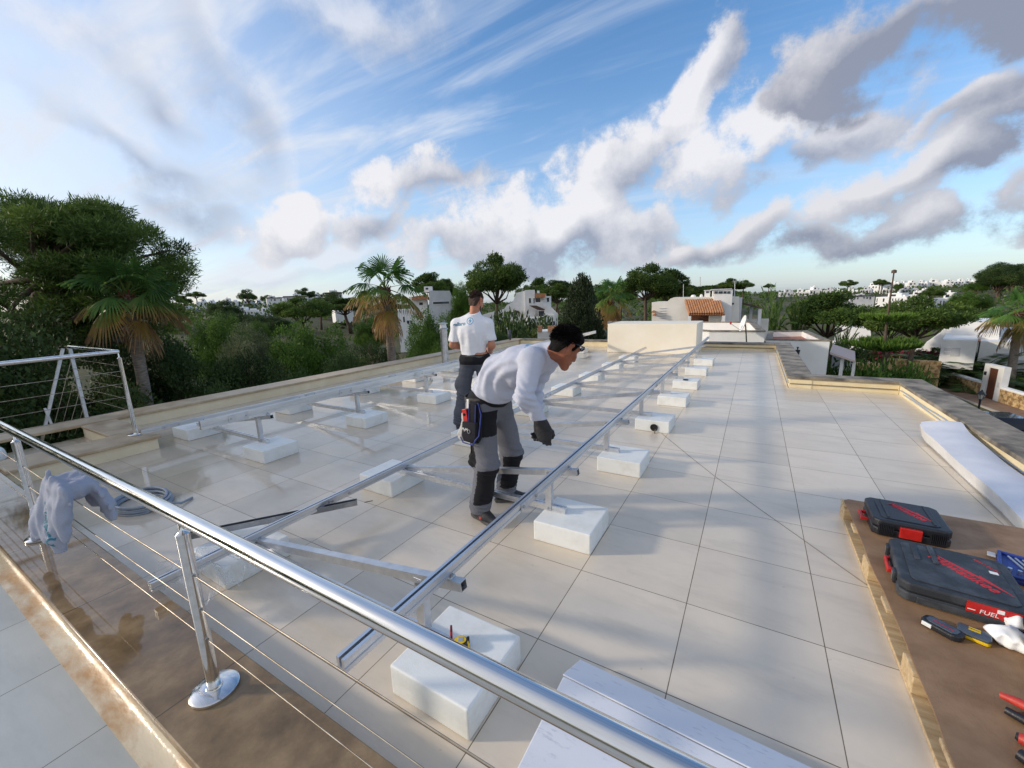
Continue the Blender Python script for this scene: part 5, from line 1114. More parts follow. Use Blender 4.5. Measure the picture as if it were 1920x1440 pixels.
def pads(seed, c, r, n, pr, flat=.6, top=0.0):
    """clump centres spread through an ellipsoid crown, thicker to the outside"""
    q = np.random.RandomState(seed); out = []
    for k in range(n):
        d = unit(q.normal(size=3)); d[2] = d[2] if d[2] > top else -d[2] * .4 + top * .5
        rad = q.rand() ** .4; s_ = pr * (.65 + .7 * q.rand()); out.append(((c[0] + d[0] * r[0] * rad, c[1] + d[1] * r[1] * rad, c[2] + d[2] * r[2] * rad), (s_, s_, s_ * flat), float(np.clip(.5 + .28 * q.normal(), 0, 1))))
    return out
def limbs(mb, start, cl, r0, seed, k=10):
    q = random.Random(seed); s = Vector(start)
    for c_ in q.sample(cl, min(k, len(cl))):
        e = Vector(c_[0]); m_ = s.lerp(e, .5) + Vector((q.uniform(-.3, .3), q.uniform(-.3, .3), q.uniform(-.5, .1))) * (e - s).length * .25
        mb.tube([s, s.lerp(m_, .6), m_, m_.lerp(e, .6), e], [r0, r0 * .8, r0 * .6, r0 * .4, r0 * .16], 6)
def tree_proto(kind, seed, sub):
    """builds one tree 10 m tall at the origin; later trees are scaled copies"""
    t_ = thing(kind, '', 'tree'); mb = MB(); q = random.Random(seed)
    sub(t_, mb, q, seed); return t_
def umbrella(leafm, n, ls, lw, crown_c, crown_r, npad, pr, bend=.6, flat=.55, lean=0.0, k=14, up=.35, spread=.8):
    def f(t_, mb, q, seed):
        cl = pads(seed, crown_c, crown_r, npad, pr, flat, -.15)
        b = (q.uniform(-bend, bend), q.uniform(-bend, bend)); st = (crown_c[0] * .5 + b[0] * .3, crown_c[1] * .5 + b[1] * .3, crown_c[2] - crown_r[2] * .75)
        mb.tube([(lean, 0, -.6), (lean * .8 + b[0] * .4, b[1] * .4, st[2] * .35), (lean * .4 + b[0], b[1], st[2] * .7), st, (crown_c[0], crown_c[1], crown_c[2] + crown_r[2] * .2)], [.30, .25, .21, .17, .07], 10)
        limbs(mb, st, cl, .11, seed, k); mb.build('trunk', M_BARK, t_, smooth=180)
        crown_obj('crown', [clump_leaves(cl, n, ls, lw, seed, up, .55, spread)], leafm, t_)
    return f
PINE_A = tree_proto('pine_tree', 11, umbrella(L_PINE, 34000, .24, .045, (0, 0, 7.5), (3.5, 3.5, 2.3), 64, .78))
PINE_B = tree_proto('pine_tree', 29, umbrella(L_PINE, 34000, .24, .045, (.5, 0, 7.1), (3.1, 3.4, 2.7), 60, .76, 1.0, .6, .8))
BRIGHT = tree_proto('pine_tree', 31, umbrella(L_BRIGHT, 66000, .15, .034, (0, 0, 5.5), (3.4, 3.4, 4.0), 70, .85, .3, .95, up=0.0, spread=1.0))
DARKT = tree_proto('evergreen_tree', 37, umbrella(L_DARK, 60000, .15, .042, (0, 0, 5.4), (3.7, 3.7, 4.2), 70, .85, .3, .95, up=0.0, spread=1.0))
OLIVE = tree_proto('olive_tree', 41, umbrella(L_OLIVE, 60000, .14, .030, (0, 0, 5.6), (3.5, 3.5, 3.9), 64, .85, .3, .95, up=0.0, spread=1.0))
def cyp(t_, mb, q, seed):
    r = np.random.RandomState(seed); cl = []
    for k in range(190):
        h = r.rand(); a = r.rand() * 6.28; R_ = (2.35 * (1 - h ** 2.2) ** .6 * min(1, .6 + h * 2)) * (.55 + .45 * r.rand() ** .4); cl.append(((R_ * math.cos(a), R_ * math.sin(a), .6 + h * 9.0), (.42, .42, .85), float(np.clip(.5 + .25 * r.normal(), 0, 1))))
    mb.tube([(0, 0, -.5), (0, 0, 9)], [.22, .05], 8); mb.build('trunk', M_BARK, t_, smooth=180)
    crown_obj('crown', [clump_leaves(cl, 36000, .24, .05, seed, 1.0, .5, .45)], L_CYP, t_)
CYP = tree_proto('cypress_tree', 43, cyp)
def bushf(m, n, ls, lw, red=False):
    def f(t_, mb, q, seed):
        cl = pads(seed, (0, 0, .48), (.5, .5, .42), 26, .24, .9, -.3)
        mb.tube([(0, 0, -.1), (.02, 0, .5)], [.05, .02], 6); limbs(mb, (0, 0, .2), cl, .025, seed, 6); mb.build('stem', M_BARK, t_, smooth=180)
        crown_obj('foliage', [clump_leaves(cl, n, ls, lw, seed, .3)], m, t_)
    return f
BUSH = tree_proto('shrub', 51, bushf(L_BRIGHT, 4200, .085, .016)); BUSHD = tree_proto('shrub', 53, bushf(L_DARK, 4200, .08, .02)); BOUG = tree_proto('bougainvillea', 55, bushf(L_BOUG, 4200, .06, .024))
for p_ in (BUSH, BUSHD, BOUG): p_['category'] = 'shrub'

def fan_frond(r, base, d, petiole, Rb, age, droop, VV, FF, TT):
    d = unit(np.array(d, float)); side = unit(np.cross(d, [0, 0, 1.0]) + 1e-6); up = np.cross(side, d)
    base = np.array(base, float); pts = [base + d * petiole * s_ - np.array([0, 0, .16 * petiole * s_ * s_]) for s_ in (0, .35, .7, 1)]
    o = sum(len(x) for x in VV); pv = []
    for i, p in enumerate(pts): w = .035 * (1 - .55 * i / 3); pv += [p + side * w, p - side * w, p - up * w * .8]
    pf = []
    for i in range(3):
        a = o + i * 3; pf += [(a, a + 1, a + 4, a + 3), (a + 1, a + 2, a + 5, a + 4), (a + 2, a, a + 3, a + 5)]
    VV.append(np.array(pv)); FF.append(np.array(pf)); TT.append(np.full(len(pf), min(1, max(.42, age + .1))))
    hub = pts[-1]; d2 = unit(d - np.array([0, 0, .16 + droop * .35])); up2 = unit(up - d2 * (up @ d2)); n = 36
    for k in range(n):
        a = (k + .5) / n * 2 - 1; th = a * R(118); dl = R(118) / n * 1.04; L_ = Rb * (1 - .28 * abs(a) ** 1.5) * (.9 + .2 * r.rand()); o = sum(len(x) for x in VV); vv = []
        for rad, wd in ((.06, 1.0), (.34, 1.0), (.62, .72), (.85, .35), (1.03, .05)):
            for s_ in (-1, 1):
                t2 = th + s_ * dl * wd; fold = .045 * (1 if s_ > 0 else -1) * rad * (1 - rad * .5)
                p = hub + (d2 * math.cos(t2) + side * math.sin(t2)) * rad * L_ + up2 * (fold * L_ * .5 - .20 * rad * L_ * abs(math.sin(th)) ** 2)
                p = p - np.array([0, 0, 1]) * (droop * L_ * (max(0, rad - .22) ** 1.7) * (1.0 + .5 * r.rand())); vv.append(p)
        VV.append(np.array(vv)); FF.append(np.array([(o + i * 2, o + i * 2 + 1, o + i * 2 + 3, o + i * 2 + 2) for i in range(4)]))
        TT.append(np.clip(age + np.array([0, .02, .07 + .1 * (age > .28), .16 + .2 * (age > .25)]) * (1 + .5 * r.rand()) + .04 * r.normal(), 0, 1))
def fan_palm(name, label, px, ycrown, dist, base_px, base_y, scale, seed, nfr=17, lean_skirt=1.0, wind=0.0, group=None, H=None, skirt_n=7):
    """Washingtonia: grey ringed trunk, green fans on long stalks, older yellow fans drooping below"""
    c_ = at_d(px, ycrown, dist); bb = at_d(base_px, base_y, dist); gz = tz(c_); r = np.random.RandomState(seed)
    k = (gz - bb.z) / (c_.z - bb.z); bx, by = bb.x + (c_.x - bb.x) * k, bb.y + (c_.y - bb.y) * k
    t_ = thing(name, label, 'palm', (bx, by, gz), 0, group); O = Vector((bx, by, gz)); top = c_ - O
    mb = MB(); pts = []; rad = []; n = 26
    for i in range(n + 1): s_ = i / n; p = top * s_ * 1.0; pts.append(p + Vector((0, 0, 0))); rad.append((.27 - .06 * s_ + (.10 if i == 0 else 0) + .010 * (i % 2)) * scale)
    mb.tube(pts, rad, 14); mb.build('trunk', M_PBARK, t_, smooth=50)
    # stubs of old leaf bases under the crown
    mb = MB(); 
    for i in range(60):
        a = i * 2.4; h = -.95 * scale * (i / 60) ** .9; p = top + Vector((math.cos(a), math.sin(a), 0)) * .15 * scale + Vector((0, 0, h)); q = p + Vector((math.cos(a) * .17, math.sin(a) * .17, .20)) * scale
        mb.tube([p, q], [.06 * scale, .022 * scale], 5)
    mb.build('leaf_bases', M_PSKIRT, t_)
    for nm, cnt in (('crown', nfr), ('dead_fronds', skirt_n)):
        VV, FF, TT = [], [], []
        for i in range(cnt):
            a = i * 2.399 + r.rand() * .5
            if nm == 'crown':
                u = (i + .5) / cnt; el = R(82 - 108 * u + 8 * r.normal()); age = .04 + .14 * r.rand() if u < .6 else .20 + .36 * (u - .6) / .4 + .06 * r.normal(); pet = (1.25 - .15 * u) * scale; dr = .22 + .62 * u
            else: el = R(-48 - 22 * r.rand()); age = .50 + .22 * r.rand(); pet = .85 * scale; dr = 1.05
            dd = (math.cos(a) * math.cos(el) + wind * RT.x, math.sin(a) * math.cos(el) + wind * RT.y, math.sin(el))
            fan_frond(r, (top.x, top.y, top.z - (.0 if nm == 'crown' else .35 * scale)), dd, pet, (1.12 if nm == 'crown' else .95) * scale, age, dr, VV, FF, TT)
        link(nm, arrays_mesh(nm, np.concatenate(VV), np.concatenate(FF), L_PALM, np.concatenate(TT)), t_)
    return t_
def date_proto(seed, nfr=52, ln=2.6, h=1.0):
    t_ = thing('date_palm', '', 'palm'); r = np.random.RandomState(seed); mb = MB(); mb.tube([(0, 0, -.3), (0, 0, h)], [.28, .24], 10); mb.build('trunk', M_PSKIRT, t_, smooth=60)
    P, A_, S_, W_, Ls, T_ = [], [], [], [], [], []
    for i in range(nfr):
        a = i * 2.399; u = (i + .5) / nfr; el = R(84 - 95 * u); L_ = ln * (.85 + .25 * r.rand()); d = np.array([math.cos(a) * math.cos(el), math.sin(a) * math.cos(el), math.sin(el)]); p = np.array([0, 0, h]); v_ = d.copy()
        for j in range(20):
            s_ = j / 19; v_ = unit(v_ + np.array([0, 0, -.065 - .05 * u])); p2 = p + v_ * L_ / 20; side = unit(np.cross(v_, [0, 0, 1.0]) + 1e-6)
            P.append(p); A_.append(v_); S_.append(side); W_.append(.025); Ls.append(L_ / 18); T_.append(.8)
            if j > 2:
                for q in (-1, 1):
                    for z_ in (0, .5): P.append(p + v_ * L_ / 20 * z_); A_.append(unit(v_ * .75 + side * q * .8 + np.array([0, 0, .25 - .25 * s_]))); S_.append(unit(np.cross(A_[-1], r.normal(size=3)))); W_.append(.032); Ls.append(.55 * (1 - .6 * abs(s_ - .45))); T_.append(.25 + .5 * r.rand())
            p = p2
    Vv, F = kites(np.array(P), np.array(A_), np.array(S_), np.array(Ls), np.array(W_)); link('crown', arrays_mesh('crown', Vv, F, L_DATE, np.array(T_)), t_); return t_
DATE = date_proto(61)
USED = set()
def put(proto, label, loc, sc, rz, group=None):
    """first use moves the prototype itself, later uses copy it with its parts"""
    if proto.name not in USED:
        USED.add(proto.name); t_ = proto; t_.location = loc; t_.scale = sc; t_.rotation_euler = (0, 0, rz); t_['label'] = label
        if group: t_['group'] = group
        return t_
    return dup(proto, loc, rz, label, sc, group)
def tree_at(proto, label, px, ytop, wpx, dist, H=10.0, Wd=8.0, group=None, rz=None, base=None):
    """a tree whose top shows at that place of the photo when it stands dist metres off; it is rooted in the terrain"""
    p = at_d(px, ytop, dist); z0 = tz(p) if base is None else base; h = p.z - z0; w = wpx * ((p - CAM).dot(FW)) / FPX
    return put(proto, label, (p.x, p.y, z0), (w / Wd, w / Wd, h / H), rng.uniform(0, 6.28) if rz is None else rz, group)

# ---- the near trees beyond the tree side parapet
p_ = at_d(120, 470, 18); gz = tz(p_); t = thing('pine_tree', 'very large dark pine towering behind the left palm', 'tree', (p_.x, p_.y, gz)); O = Vector((p_.x, p_.y, gz))
cl = []
q_ = np.random.RandomState(4)
for (px, py, w, h, n) in ((60, 420, 110, 40, 12), (190, 400, 120, 36, 14), (110, 385, 80, 25, 8), (280, 450, 85, 45, 14), (330, 510, 55, 40, 9), (150, 470, 130, 50, 16), (250, 540, 110, 40, 12), (20, 560, 120, 60, 12), (110, 560, 120, 50, 12), (350, 570, 40, 30, 4)):
    for k in range(n):
        P = at_d(.9 * px + w * q_.uniform(-.92, .92), py + 24 + h * q_.uniform(-1, 1), 18.5 + q_.uniform(-2.6, 2.6)) - O; s_ = q_.uniform(.30, .62); cl.append((tuple(P), (s_ * 1.25, s_ * 1.25, s_ * .6), float(np.clip(.42 + .25 * q_.normal(), 0, 1))))
mb = MB(); st = at_d(60, 640, 18) - O; mb.tube([(st.x - .6, st.y, -.5), (st.x - .3, st.y, st.z * .6), st, at_d(90, 520, 18) - O, at_d(150, 430, 18) - O], [.42, .36, .3, .2, .08], 10); limbs(mb, st, cl, .15, 3, 26); limbs(mb, at_d(90, 520, 18) - O, cl, .10, 5, 30); mb.build('trunk', M_BARK, t, smooth=180)
crown_obj('crown', [clump_leaves(cl, 120000, .17, .012, 9, .5, .25, .75)], L_PINE, t)
GD = 'dark trees below the terrace on the tree side'
tree_at(DARKT, 'dark evergreen filling the lower left behind the tall railing', 20, 575, 400, 15.5, group=GD)
tree_at(DARKT, 'dark evergreen between the left palm trunk and the grey green tree', 335, 630, 210, 17.5, group=GD)
tree_at(DARKT, 'dark evergreen behind the left palm, right under the big pine', 190, 590, 260, 20, group=GD)
tree_at(DARKT, 'dark tree in the hollow behind the grey green tree', 470, 655, 180, 17.5, group=GD)
tree_at(DARKT, 'dark tree low behind the second palm trunk', 690, 640, 130, 22, group=GD)
tree_at(DARKT, 'dark tree low between the bright pine and second palm', 630, 655, 120, 19, group=GD)
tree_at(DARKT, 'dark low tree close under the parapet, below the bright round pine', 560, 690, 200, 14, group=GD)
tree_at(DARKT, 'dark low tree close under the parapet beside the left palm trunk', 390, 720, 200, 13, group=GD)
tree_at(OLIVE, 'grey green tree between the big pine and bright round pine', 445, 598, 150, 22)
tree_at(BRIGHT, 'yellowish green pine top beside the big dark pine', 400, 572, 125, 34)
tree_at(BRIGHT, 'bright green round pine left of the second palm', 565, 581, 175, 21)
tree_at(DARKT, 'dark tree beyond the yellowish pine top, on the far left slope', 425, 583, 90, 62)
tree_at(DARKT, 'dark rounded tree beyond the grey green tree, on the far left slope', 500, 588, 80, 70)
tree_at(BRIGHT, 'green tree beyond the grey green tree, low on the slope', 470, 592, 80, 45)
tree_at(DARKT, 'dark tree on the slope between the far houses and bright round pine', 455, 590, 100, 85)
tree_at(OLIVE, 'pale grey green tree just left of the second palm trunk', 662, 640, 70, 24)
tree_at(BRIGHT, 'bright green pine right of the second palm', 800, 566, 105, 27)
tree_at(BRIGHT, 'low bright pine behind the steel flue', 812, 628, 120, 23)
tree_at(PINE_A, 'broad dark pine beyond the bright round pine', 562, 557, 120, 62)
tree_at(PINE_B, 'dark pine half hidden behind the bright round pine', 640, 560, 110, 80)
tree_at(BRIGHT, 'small bright tree beyond the bright round pine, left of the palm', 690, 590, 70, 50)
fan_palm('fan_palm', 'wind blown fan palm with drooping brown fans in front of the big pine', 238, 553, 15.5, 282, 790, .60, 3, 17, wind=.14, skirt_n=2)
fan_palm('fan_palm', 'fan palm with ragged yellowing lower fans left of the man in white', 722, 541, 20.5, 736, 685, .84, 8, 16, skirt_n=3)
# trees added out of view on the left to block the low sun
GL = 'unseen trees left of the tall railing'
for k, (x, y, top, w) in enumerate(((-14.5, -2.2, 5.3, 8), (-16, -8, 4.9, 9), (-15.5, -13, 4.4, 9))):
    z0 = float(terr(x, y)); put(DARKT, 'dark tree left of the tall railing, outside the view', (x, y, z0), (w / 8, w / 8, (top - z0) / 10), k * 1.3, GL)
# ---- middle trees
tree_at(PINE_A, 'pine with sparse brownish limbs right behind the standing man', 928, 478, 118, 46, Wd=7.5, rz=2.2)
tree_at(BRIGHT, 'bright pine left behind the standing man', 868, 520, 66, 52)
GM = 'pines on the skyline behind the white houses'
for px, yt, w, d, lab in ((800, 513, 80, 95, 'skyline pine behind the blue shaded white house'), (838, 524, 60, 100, 'small skyline pine right of the blue shaded white house'), (1008, 522, 50, 90, 'thin skyline pine over the stepped white house'), (1048, 527, 90, 84, 'skyline pine left of the cypress'), (985, 535, 46, 88, 'small skyline pine beside the sparse pine'), (1128, 535, 60, 80, 'skyline pine just right of the cypress'),
                            (1165, 530, 70, 66, 'pine just left of the tallest pines by the tiled house'), (1330, 536, 110, 115, 'dark pine low behind the chimneys of the tiled house'), (1270, 533, 60, 75, 'pine at the left gable of the tiled house')):
    tree_at(PINE_A if int(px) % 2 else PINE_B, lab, px, yt, w, d, group=GM)
tree_at(PINE_A, 'tall pine left of the tiled house, highest of its clump', 1212, 496, 120, 56)
tree_at(PINE_B, 'tall pine directly behind the left wall of the tiled house', 1262, 506, 80, 60)
tree_at(CYP, 'dense broad cypress right of the stepped white house', 1090, 523, 88, 34, Wd=4.6)
tree_at(BUSHD, 'dark shrub between the standing man and grey bird', 945, 588, 70, 30, 1.0, 1.0)
tree_at(BUSHD, 'dark shrub behind the grey bird', 995, 598, 80, 34, 1.0, 1.0)
tree_at(BUSHD, 'small dark shrub at the tiled hut roof', 1022, 607, 26, 36, 1.0, 1.0)
tree_at(DARKT, 'dark tree below the stepped white house', 925, 618, 80, 27)
fan_palm('fan_palm', 'small fan palm with hanging brown skirt right of the cypress', 1146, 556, 40, 1151, 600, 1.0, 12, 16, skirt_n=20)
# ---- right hand trees
tree_at(PINE_B, 'dark pine with leaning trunk behind the terracotta floored terrace', 1552, 550, 145, 47, Wd=7.5, rz=.4)
tree_at(PINE_A, 'umbrella pine with crooked trunk behind the star pine', 1728, 556, 165, 44, Wd=8, rz=1.3)
tree_at(PINE_B, 'pine crown between the star pine and umbrella pine', 1668, 575, 90, 52, Wd=7.5)
tree_at(DATE, 'tall date palm right of the porch of the tiled house', 1452, 560, 95, 44, 3.2, 5.0); tree_at(DATE, 'second date palm, left of the leaning pine', 1500, 572, 80, 46, 3.2, 5.0)
tree_at(DATE, 'low spreading date palm behind the white gate', 1846, 655, 170, 53, 3.6, 2.4)
tree_at(DATE, 'dark date palm at the foot of the leaning pine', 1585, 618, 80, 40, 3.2, 5.0)
fan_palm('fan_palm', 'tall fan palm with bare leaning trunk at the right edge', 1912, 585, 50, 1893, 722, 1.0, 21, 18, skirt_n=3)
# star pine: bare pole of a leader, flat whorls of branches
p0 = at_d(1654, 700, 27); pt_ = at_d(1676, 512, 27); gz = tz(p0); t = thing('star_pine', 'star pine with flat branch whorls and a tall bare leader', 'tree', (p0.x, p0.y, gz)); O = Vector((p0.x, p0.y, gz))
mb = MB(); mb.tube([(0, 0, -.4), p0 - O, at_d(1663, 600, 27) - O, pt_ - O], [.10, .075, .05, .028], 8); mb.lathe([(.10, 0), (.10, .12), (.03, .16)], 8, 0, Matrix.Translation(pt_ - O)); mb.build('trunk', M_BARK, t, smooth=60)
q_ = np.random.RandomState(2); parts = []
for (px, py, wpx, rise, n, tint) in ((1657, 660, 102, .42, 13, .55), (1659, 652, 60, .5, 9, .6), (1664, 604, 62, .30, 11, .85), (1650, 722, 105, .22, 13, .5), (1652, 712, 60, .3, 9, .55)):
    c_ = at_d(px, py, 27) - O; Lr = wpx * 27 / FPX * .43
    P, A_, S_ = [], [], []
    for b in range(n):
        a = 6.283 * b / n + q_.rand() * .3; dv = np.array([math.cos(a), math.sin(a), 0]); ln_ = Lr * (.8 + .25 * q_.rand())
        m_ = 330; s_ = q_.rand(m_) ** .7; base = np.array(c_)[None] + dv[None] * (s_ * ln_)[:, None]; base[:, 2] += rise * ln_ * s_ ** 1.4 * .55; lat = np.array([-dv[1], dv[0], 0]) * (q_.uniform(-1, 1, m_) * .30 * s_ * ln_ * .35)[:, None]
        P.append(base + lat); A_.append(unit(dv * .35 + np.array([0, 0, .9]) + q_.normal(size=(m_, 3)) * .25)); S_.append(unit(np.cross(A_[-1], q_.normal(size=(m_, 3)))))
    P, A_, S_ = map(np.concatenate, (P, A_, S_)); n_ = len(P); Vv, F = kites(P, A_, S_, .22 + .2 * q_.rand(n_), np.full(n_, .022)); parts.append((Vv, F, np.clip(tint + .25 * q_.normal(size=n_), 0, 1)))
crown_obj('branch_whorls', parts, L_BRIGHT, t)
GS = 'green shrubs under the star pine'
for px, yt, w, d, lab in ((1575, 688, 70, 24, 'green shrub at the left end of the garden, by the carport'), (1625, 690, 80, 24, 'green shrub left of the star pine trunk'), (1680, 692, 80, 25, 'green shrub right of the star pine trunk'), (1725, 697, 60, 26, 'green shrub nearest the white slatted fence')):
    tree_at(BUSH, lab, px, yt, w, d, 1.0, 1.0, GS, base=-5.6)
for px, yt, w, d, lab in ((1672, 650, 70, 58, 'crimson bougainvillea left of the crooked pine trunk'), (1720, 656, 60, 56, 'crimson bougainvillea behind the crooked pine trunk'), (1765, 655, 80, 56, 'crimson bougainvillea right of the crooked pine trunk')):
    tree_at(BOUG, lab, px, yt, w, d, 1.0, 1.0, 'crimson bougainvilleas along the garden wall')
tree_at(BUSHD, 'dark hedge shrub below the bougainvillea', 1740, 670, 120, 52, 1.0, 1.0)
tree_at(BUSHD, 'dark shrub left of the bougainvillea', 1580, 645, 60, 50, 1.0, 1.0)
# ---- pines scattered over the far slopes
GF = 'pines scattered over the far hillside'
r_ = random.Random(12)
for i in range(13):
    px = r_.uniform(1395, 1930); d = r_.uniform(85, 270); p = at_d(px, 540, d); h = r_.uniform(3.6, 6.2); w = h * r_.uniform(.8, 1.2) / 8
    put(r_.choice((PINE_A, BRIGHT, BRIGHT)), 'rounded pine standing among white houses on the far right hillside', (p.x, p.y, tz(p)), (w, w, h / 10), r_.uniform(0, 6), GF)
for i in range(9):
    px = r_.uniform(1850, 1945); d = r_.uniform(150, 230); p = at_d(px, 540, d); h = r_.uniform(6, 9); w = h * 1.1 / 8
    put(DARKT, 'large dark tree of the wood on the hill at the right edge', (p.x, p.y, tz(p)), (w, w, h / 10), r_.uniform(0, 6), 'pines of the dark wood at the right edge')
for i in range(18):
    px = r_.uniform(340, 900); d = r_.uniform(75, 230); p = at_d(px, 580, d); h = r_.uniform(4, 6.5); w = h * r_.uniform(.8, 1.2) / 8
    put(r_.choice((PINE_A, PINE_B, DARKT)), 'dark rounded tree among white houses on the far left slope', (p.x, p.y, tz(p)), (w, w, h / 10), r_.uniform(0, 6), 'trees on the far left slope')
for i in range(14):
    px = r_.uniform(1000, 1400); d = r_.uniform(90, 200); p = at_d(px, 555, d); h = r_.uniform(6, 9); w = h / 8
    put(r_.choice((PINE_A, PINE_B)), 'dark pine far behind the cypress and tiled house', (p.x, p.y, tz(p)), (w, w, h / 10), r_.uniform(0, 6), 'far pines behind the tiled house')

# ---- low scrub and far woods that read as one mass on the slopes
q_ = np.random.RandomState(77); cl = []
while len(cl) < 3600:
    px = q_.uniform(300, 1960); d = 60 + 290 * q_.rand() ** .8; p = at_d(px, 560, d)
    if d < 78 and 1380 < px: continue
    h = q_.uniform(.3, .85) * (.7 + d / 260) * (.55 if px > 1400 else 1); cl.append(((p.x, p.y, tz(p) + h * .5), (h * 1.9, h * 1.9, h), float(np.clip(.4 + .25 * q_.normal(), 0, 1))))
Vv, F, T_ = clump_leaves(cl, 70000, .85, .26, 5, .4, .5)
o = link('scrub_wood', arrays_mesh('scrub_wood', Vv, F, L_PINE, T_)); tag(o, 'dark green scrub and low woods covering the far slopes between houses', 'scrub', None, 'stuff')

# ------------------------------------------------------------------ houses
M_STUC = mat('white_stucco', lin(238, 238, 238), .85, col2=lin(226, 226, 224), scale=.9, bump=.1, bscale=40)
M_STUC2 = mat('warm_white_stucco', lin(240, 236, 228), .85, col2=lin(228, 222, 211), scale=.9, bump=.1, bscale=40)
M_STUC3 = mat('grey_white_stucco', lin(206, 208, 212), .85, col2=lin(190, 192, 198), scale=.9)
M_WIN = mat('dark_glass', lin(44, 50, 60), .15, col2=lin(70, 78, 90), scale=1)
M_SHUT = mat('brown_timber', lin(112, 66, 40), .7, col2=lin(86, 50, 30), scale=8, stretch=(6, 6, 1))
M_TERRA = mat('terracotta_tile', lin(196, 142, 98), .8, col2=lin(150, 100, 68), scale=5, lo=.3, hi=.7, bump=.2, bscale=20)
M_TERRF = mat('terracotta_floor', lin(176, 112, 82), .7, col2=lin(158, 98, 72), scale=3)
M_BRROOF = mat('brown_roof', lin(92, 76, 66), .85, col2=lin(72, 60, 54), scale=2)
M_ROCK = mat('rubble_stone', lin(206, 176, 128), .9, col2=lin(132, 104, 70), scale=3.4, lo=.42, hi=.6, bump=.8, bscale=5, detail=3)
class Site:
    """a building's own upright frame: local x to the right as seen from the terrace, y away"""
    def __init__(s, name, label, px, py, dist, cat='house', yaw=0.0, group=None):
        s.O = at_d(px, py, dist); f_ = Vector((s.O.x, s.O.y, 0)).normalized(); f_.rotate(Matrix.Rotation(yaw, 3, 'Z')); s.F = f_; s.Rr = Vector((f_.y, -f_.x, 0))
        s.t = thing(name, label, cat, s.O, math.atan2(s.Rr.y, s.Rr.x), group)
    def P(s, px, py, dy=0.0):
        d = ray(px, py); o = s.O + s.F * dy - CAM; p = d * (o.dot(s.F) / d.dot(s.F)) + CAM - s.O; return p.dot(s.Rr), p.z
    def ext(s, x0, y0, x1, y1, dy):
        xm, ym = (x0 + x1) / 2, (y0 + y1) / 2; return s.P(x0, ym, dy)[0], s.P(x1, ym, dy)[0], s.P(xm, y1, dy)[1], s.P(xm, y0, dy)[1]
    def box(s, name, x0, y0, x1, y1, d0, d1, m, parent=None, bev=0.0, drop=None):
        a, b, c_, d_ = s.ext(x0, y0, x1, y1, d0)
        if drop is not None: c_ = drop
        return MB().box(a, b, d0, d1, c_, d_).build(name, m, parent or s.t, bevel=bev)
    def win(s, x0, y0, x1, y1, d, m=None, fr=True):
        a, b, c_, d_ = s.ext(x0, y0, x1, y1, d); e = min(.06, (b - a) * .12)
        w_ = MB().box(a, b, d - .035, d + .05, c_, d_).build('window', m or M_WIN, s.t)
        if fr:
            mb = MB()
            for q in ((a - e, a, c_ - e, d_ + e), (b, b + e, c_ - e, d_ + e)): mb.box(q[0], q[1], d - .055, d + .05, q[2], q[3])
            mb.box(a, b, d - .055, d + .05, d_, d_ + e); mb.box(a, b, d - .07, d + .05, c_ - e, c_); mb.build('frame', M_STUC, w_)
        return w_
    def poly(s, name, pts, d0, d1, m, parent=None):
        mb = MB(); mb.prism([s.P(x, y, d0) for x, y in pts][::-1], d0, d1, 'y'); return mb.build(name, m, parent or s.t)
G0 = -9
# tiled roof house
S = Site('tiled_house', 'white house with terracotta porch roof and open chimney tower', 1300, 605, 33)
S.poly('wall', [(1222, 640), (1222, 567), (1250, 566.5), (1257, 560), (1264, 557.5), (1386, 556), (1386, 640)], 0, 6, M_STUC2)
S.box('tower', 1336, 543.5, 1371, 640, -.35, 3, M_STUC, bev=.02); S.box('tower_cap', 1334.5, 541.5, 1372.5, 543.4, -.42, 3.05, M_STUC3)
for x0, x1 in ((1339, 1345.5), (1347.5, 1355), (1357, 1362), (1364, 1369)): S.win(x0, 546, x1, 550.5, -.35, None, False)
c_ = S.box('chimney', 1321.5, 545.5, 1331.5, 558, .3, 1.1, M_STUC); S.box('chimney_cap', 1320.5, 543.6, 1332.5, 545.4, .2, 1.2, M_STUC3, c_); S.box('chimney_opening', 1324, 546.5, 1329, 549.5, .28, .5, M_WIN, c_)
for x0, x1, y0 in ((1295, 1305, 552.5), (1312, 1318, 551.5)):
    a, b, z0, z1 = S.ext(x0, y0, x1, 558, .6); MB().lathe([((b - a) / 2, z0), ((b - a) / 2, z0 + (z1 - z0) * .55), ((b - a) * .36, z0 + (z1 - z0) * .85), (.02, z1)], 14, 0, Matrix.Translation(((a + b) / 2, .9, 0))).build('roof_vent', M_STUC, S.t, smooth=60)
# ridged tile roof sloping to the viewer
(xa, za), (xb, zb), (xc, zc_), (xd, zd) = S.P(1283.5, 562.5, -.12), S.P(1350, 563.5, -.12), S.P(1359.5, 588.5, -1.7), S.P(1291, 588.5, -1.7)
mb = MB(); nt = 15; v = []
for j in range(13):
    s_ = j / 12; l_, r2_ = xa + (xd - xa) * s_, xb + (xc - xb) * s_; z_ = za + (zd - za) * s_; y_ = -.12 - 1.58 * s_; stp = .012 * (j % 2)
    for i in range(nt * 8 + 1): u = i / (nt * 8); v.append((l_ + (r2_ - l_) * u, y_, z_ + .065 * abs(math.sin(math.pi * u * nt)) ** .8 + stp))
w_ = nt * 8 + 1; mb.add(v, [(j * w_ + i, (j + 1) * w_ + i, (j + 1) * w_ + i + 1, j * w_ + i + 1) for j in range(12) for i in range(w_ - 1)]); 
v2 = [(p[0], p[1], p[2] - .12) for p in v]; mb.add(v2, [(j * w_ + i, j * w_ + i + 1, (j + 1) * w_ + i + 1, (j + 1) * w_ + i) for j in range(12) for i in range(w_ - 1)])
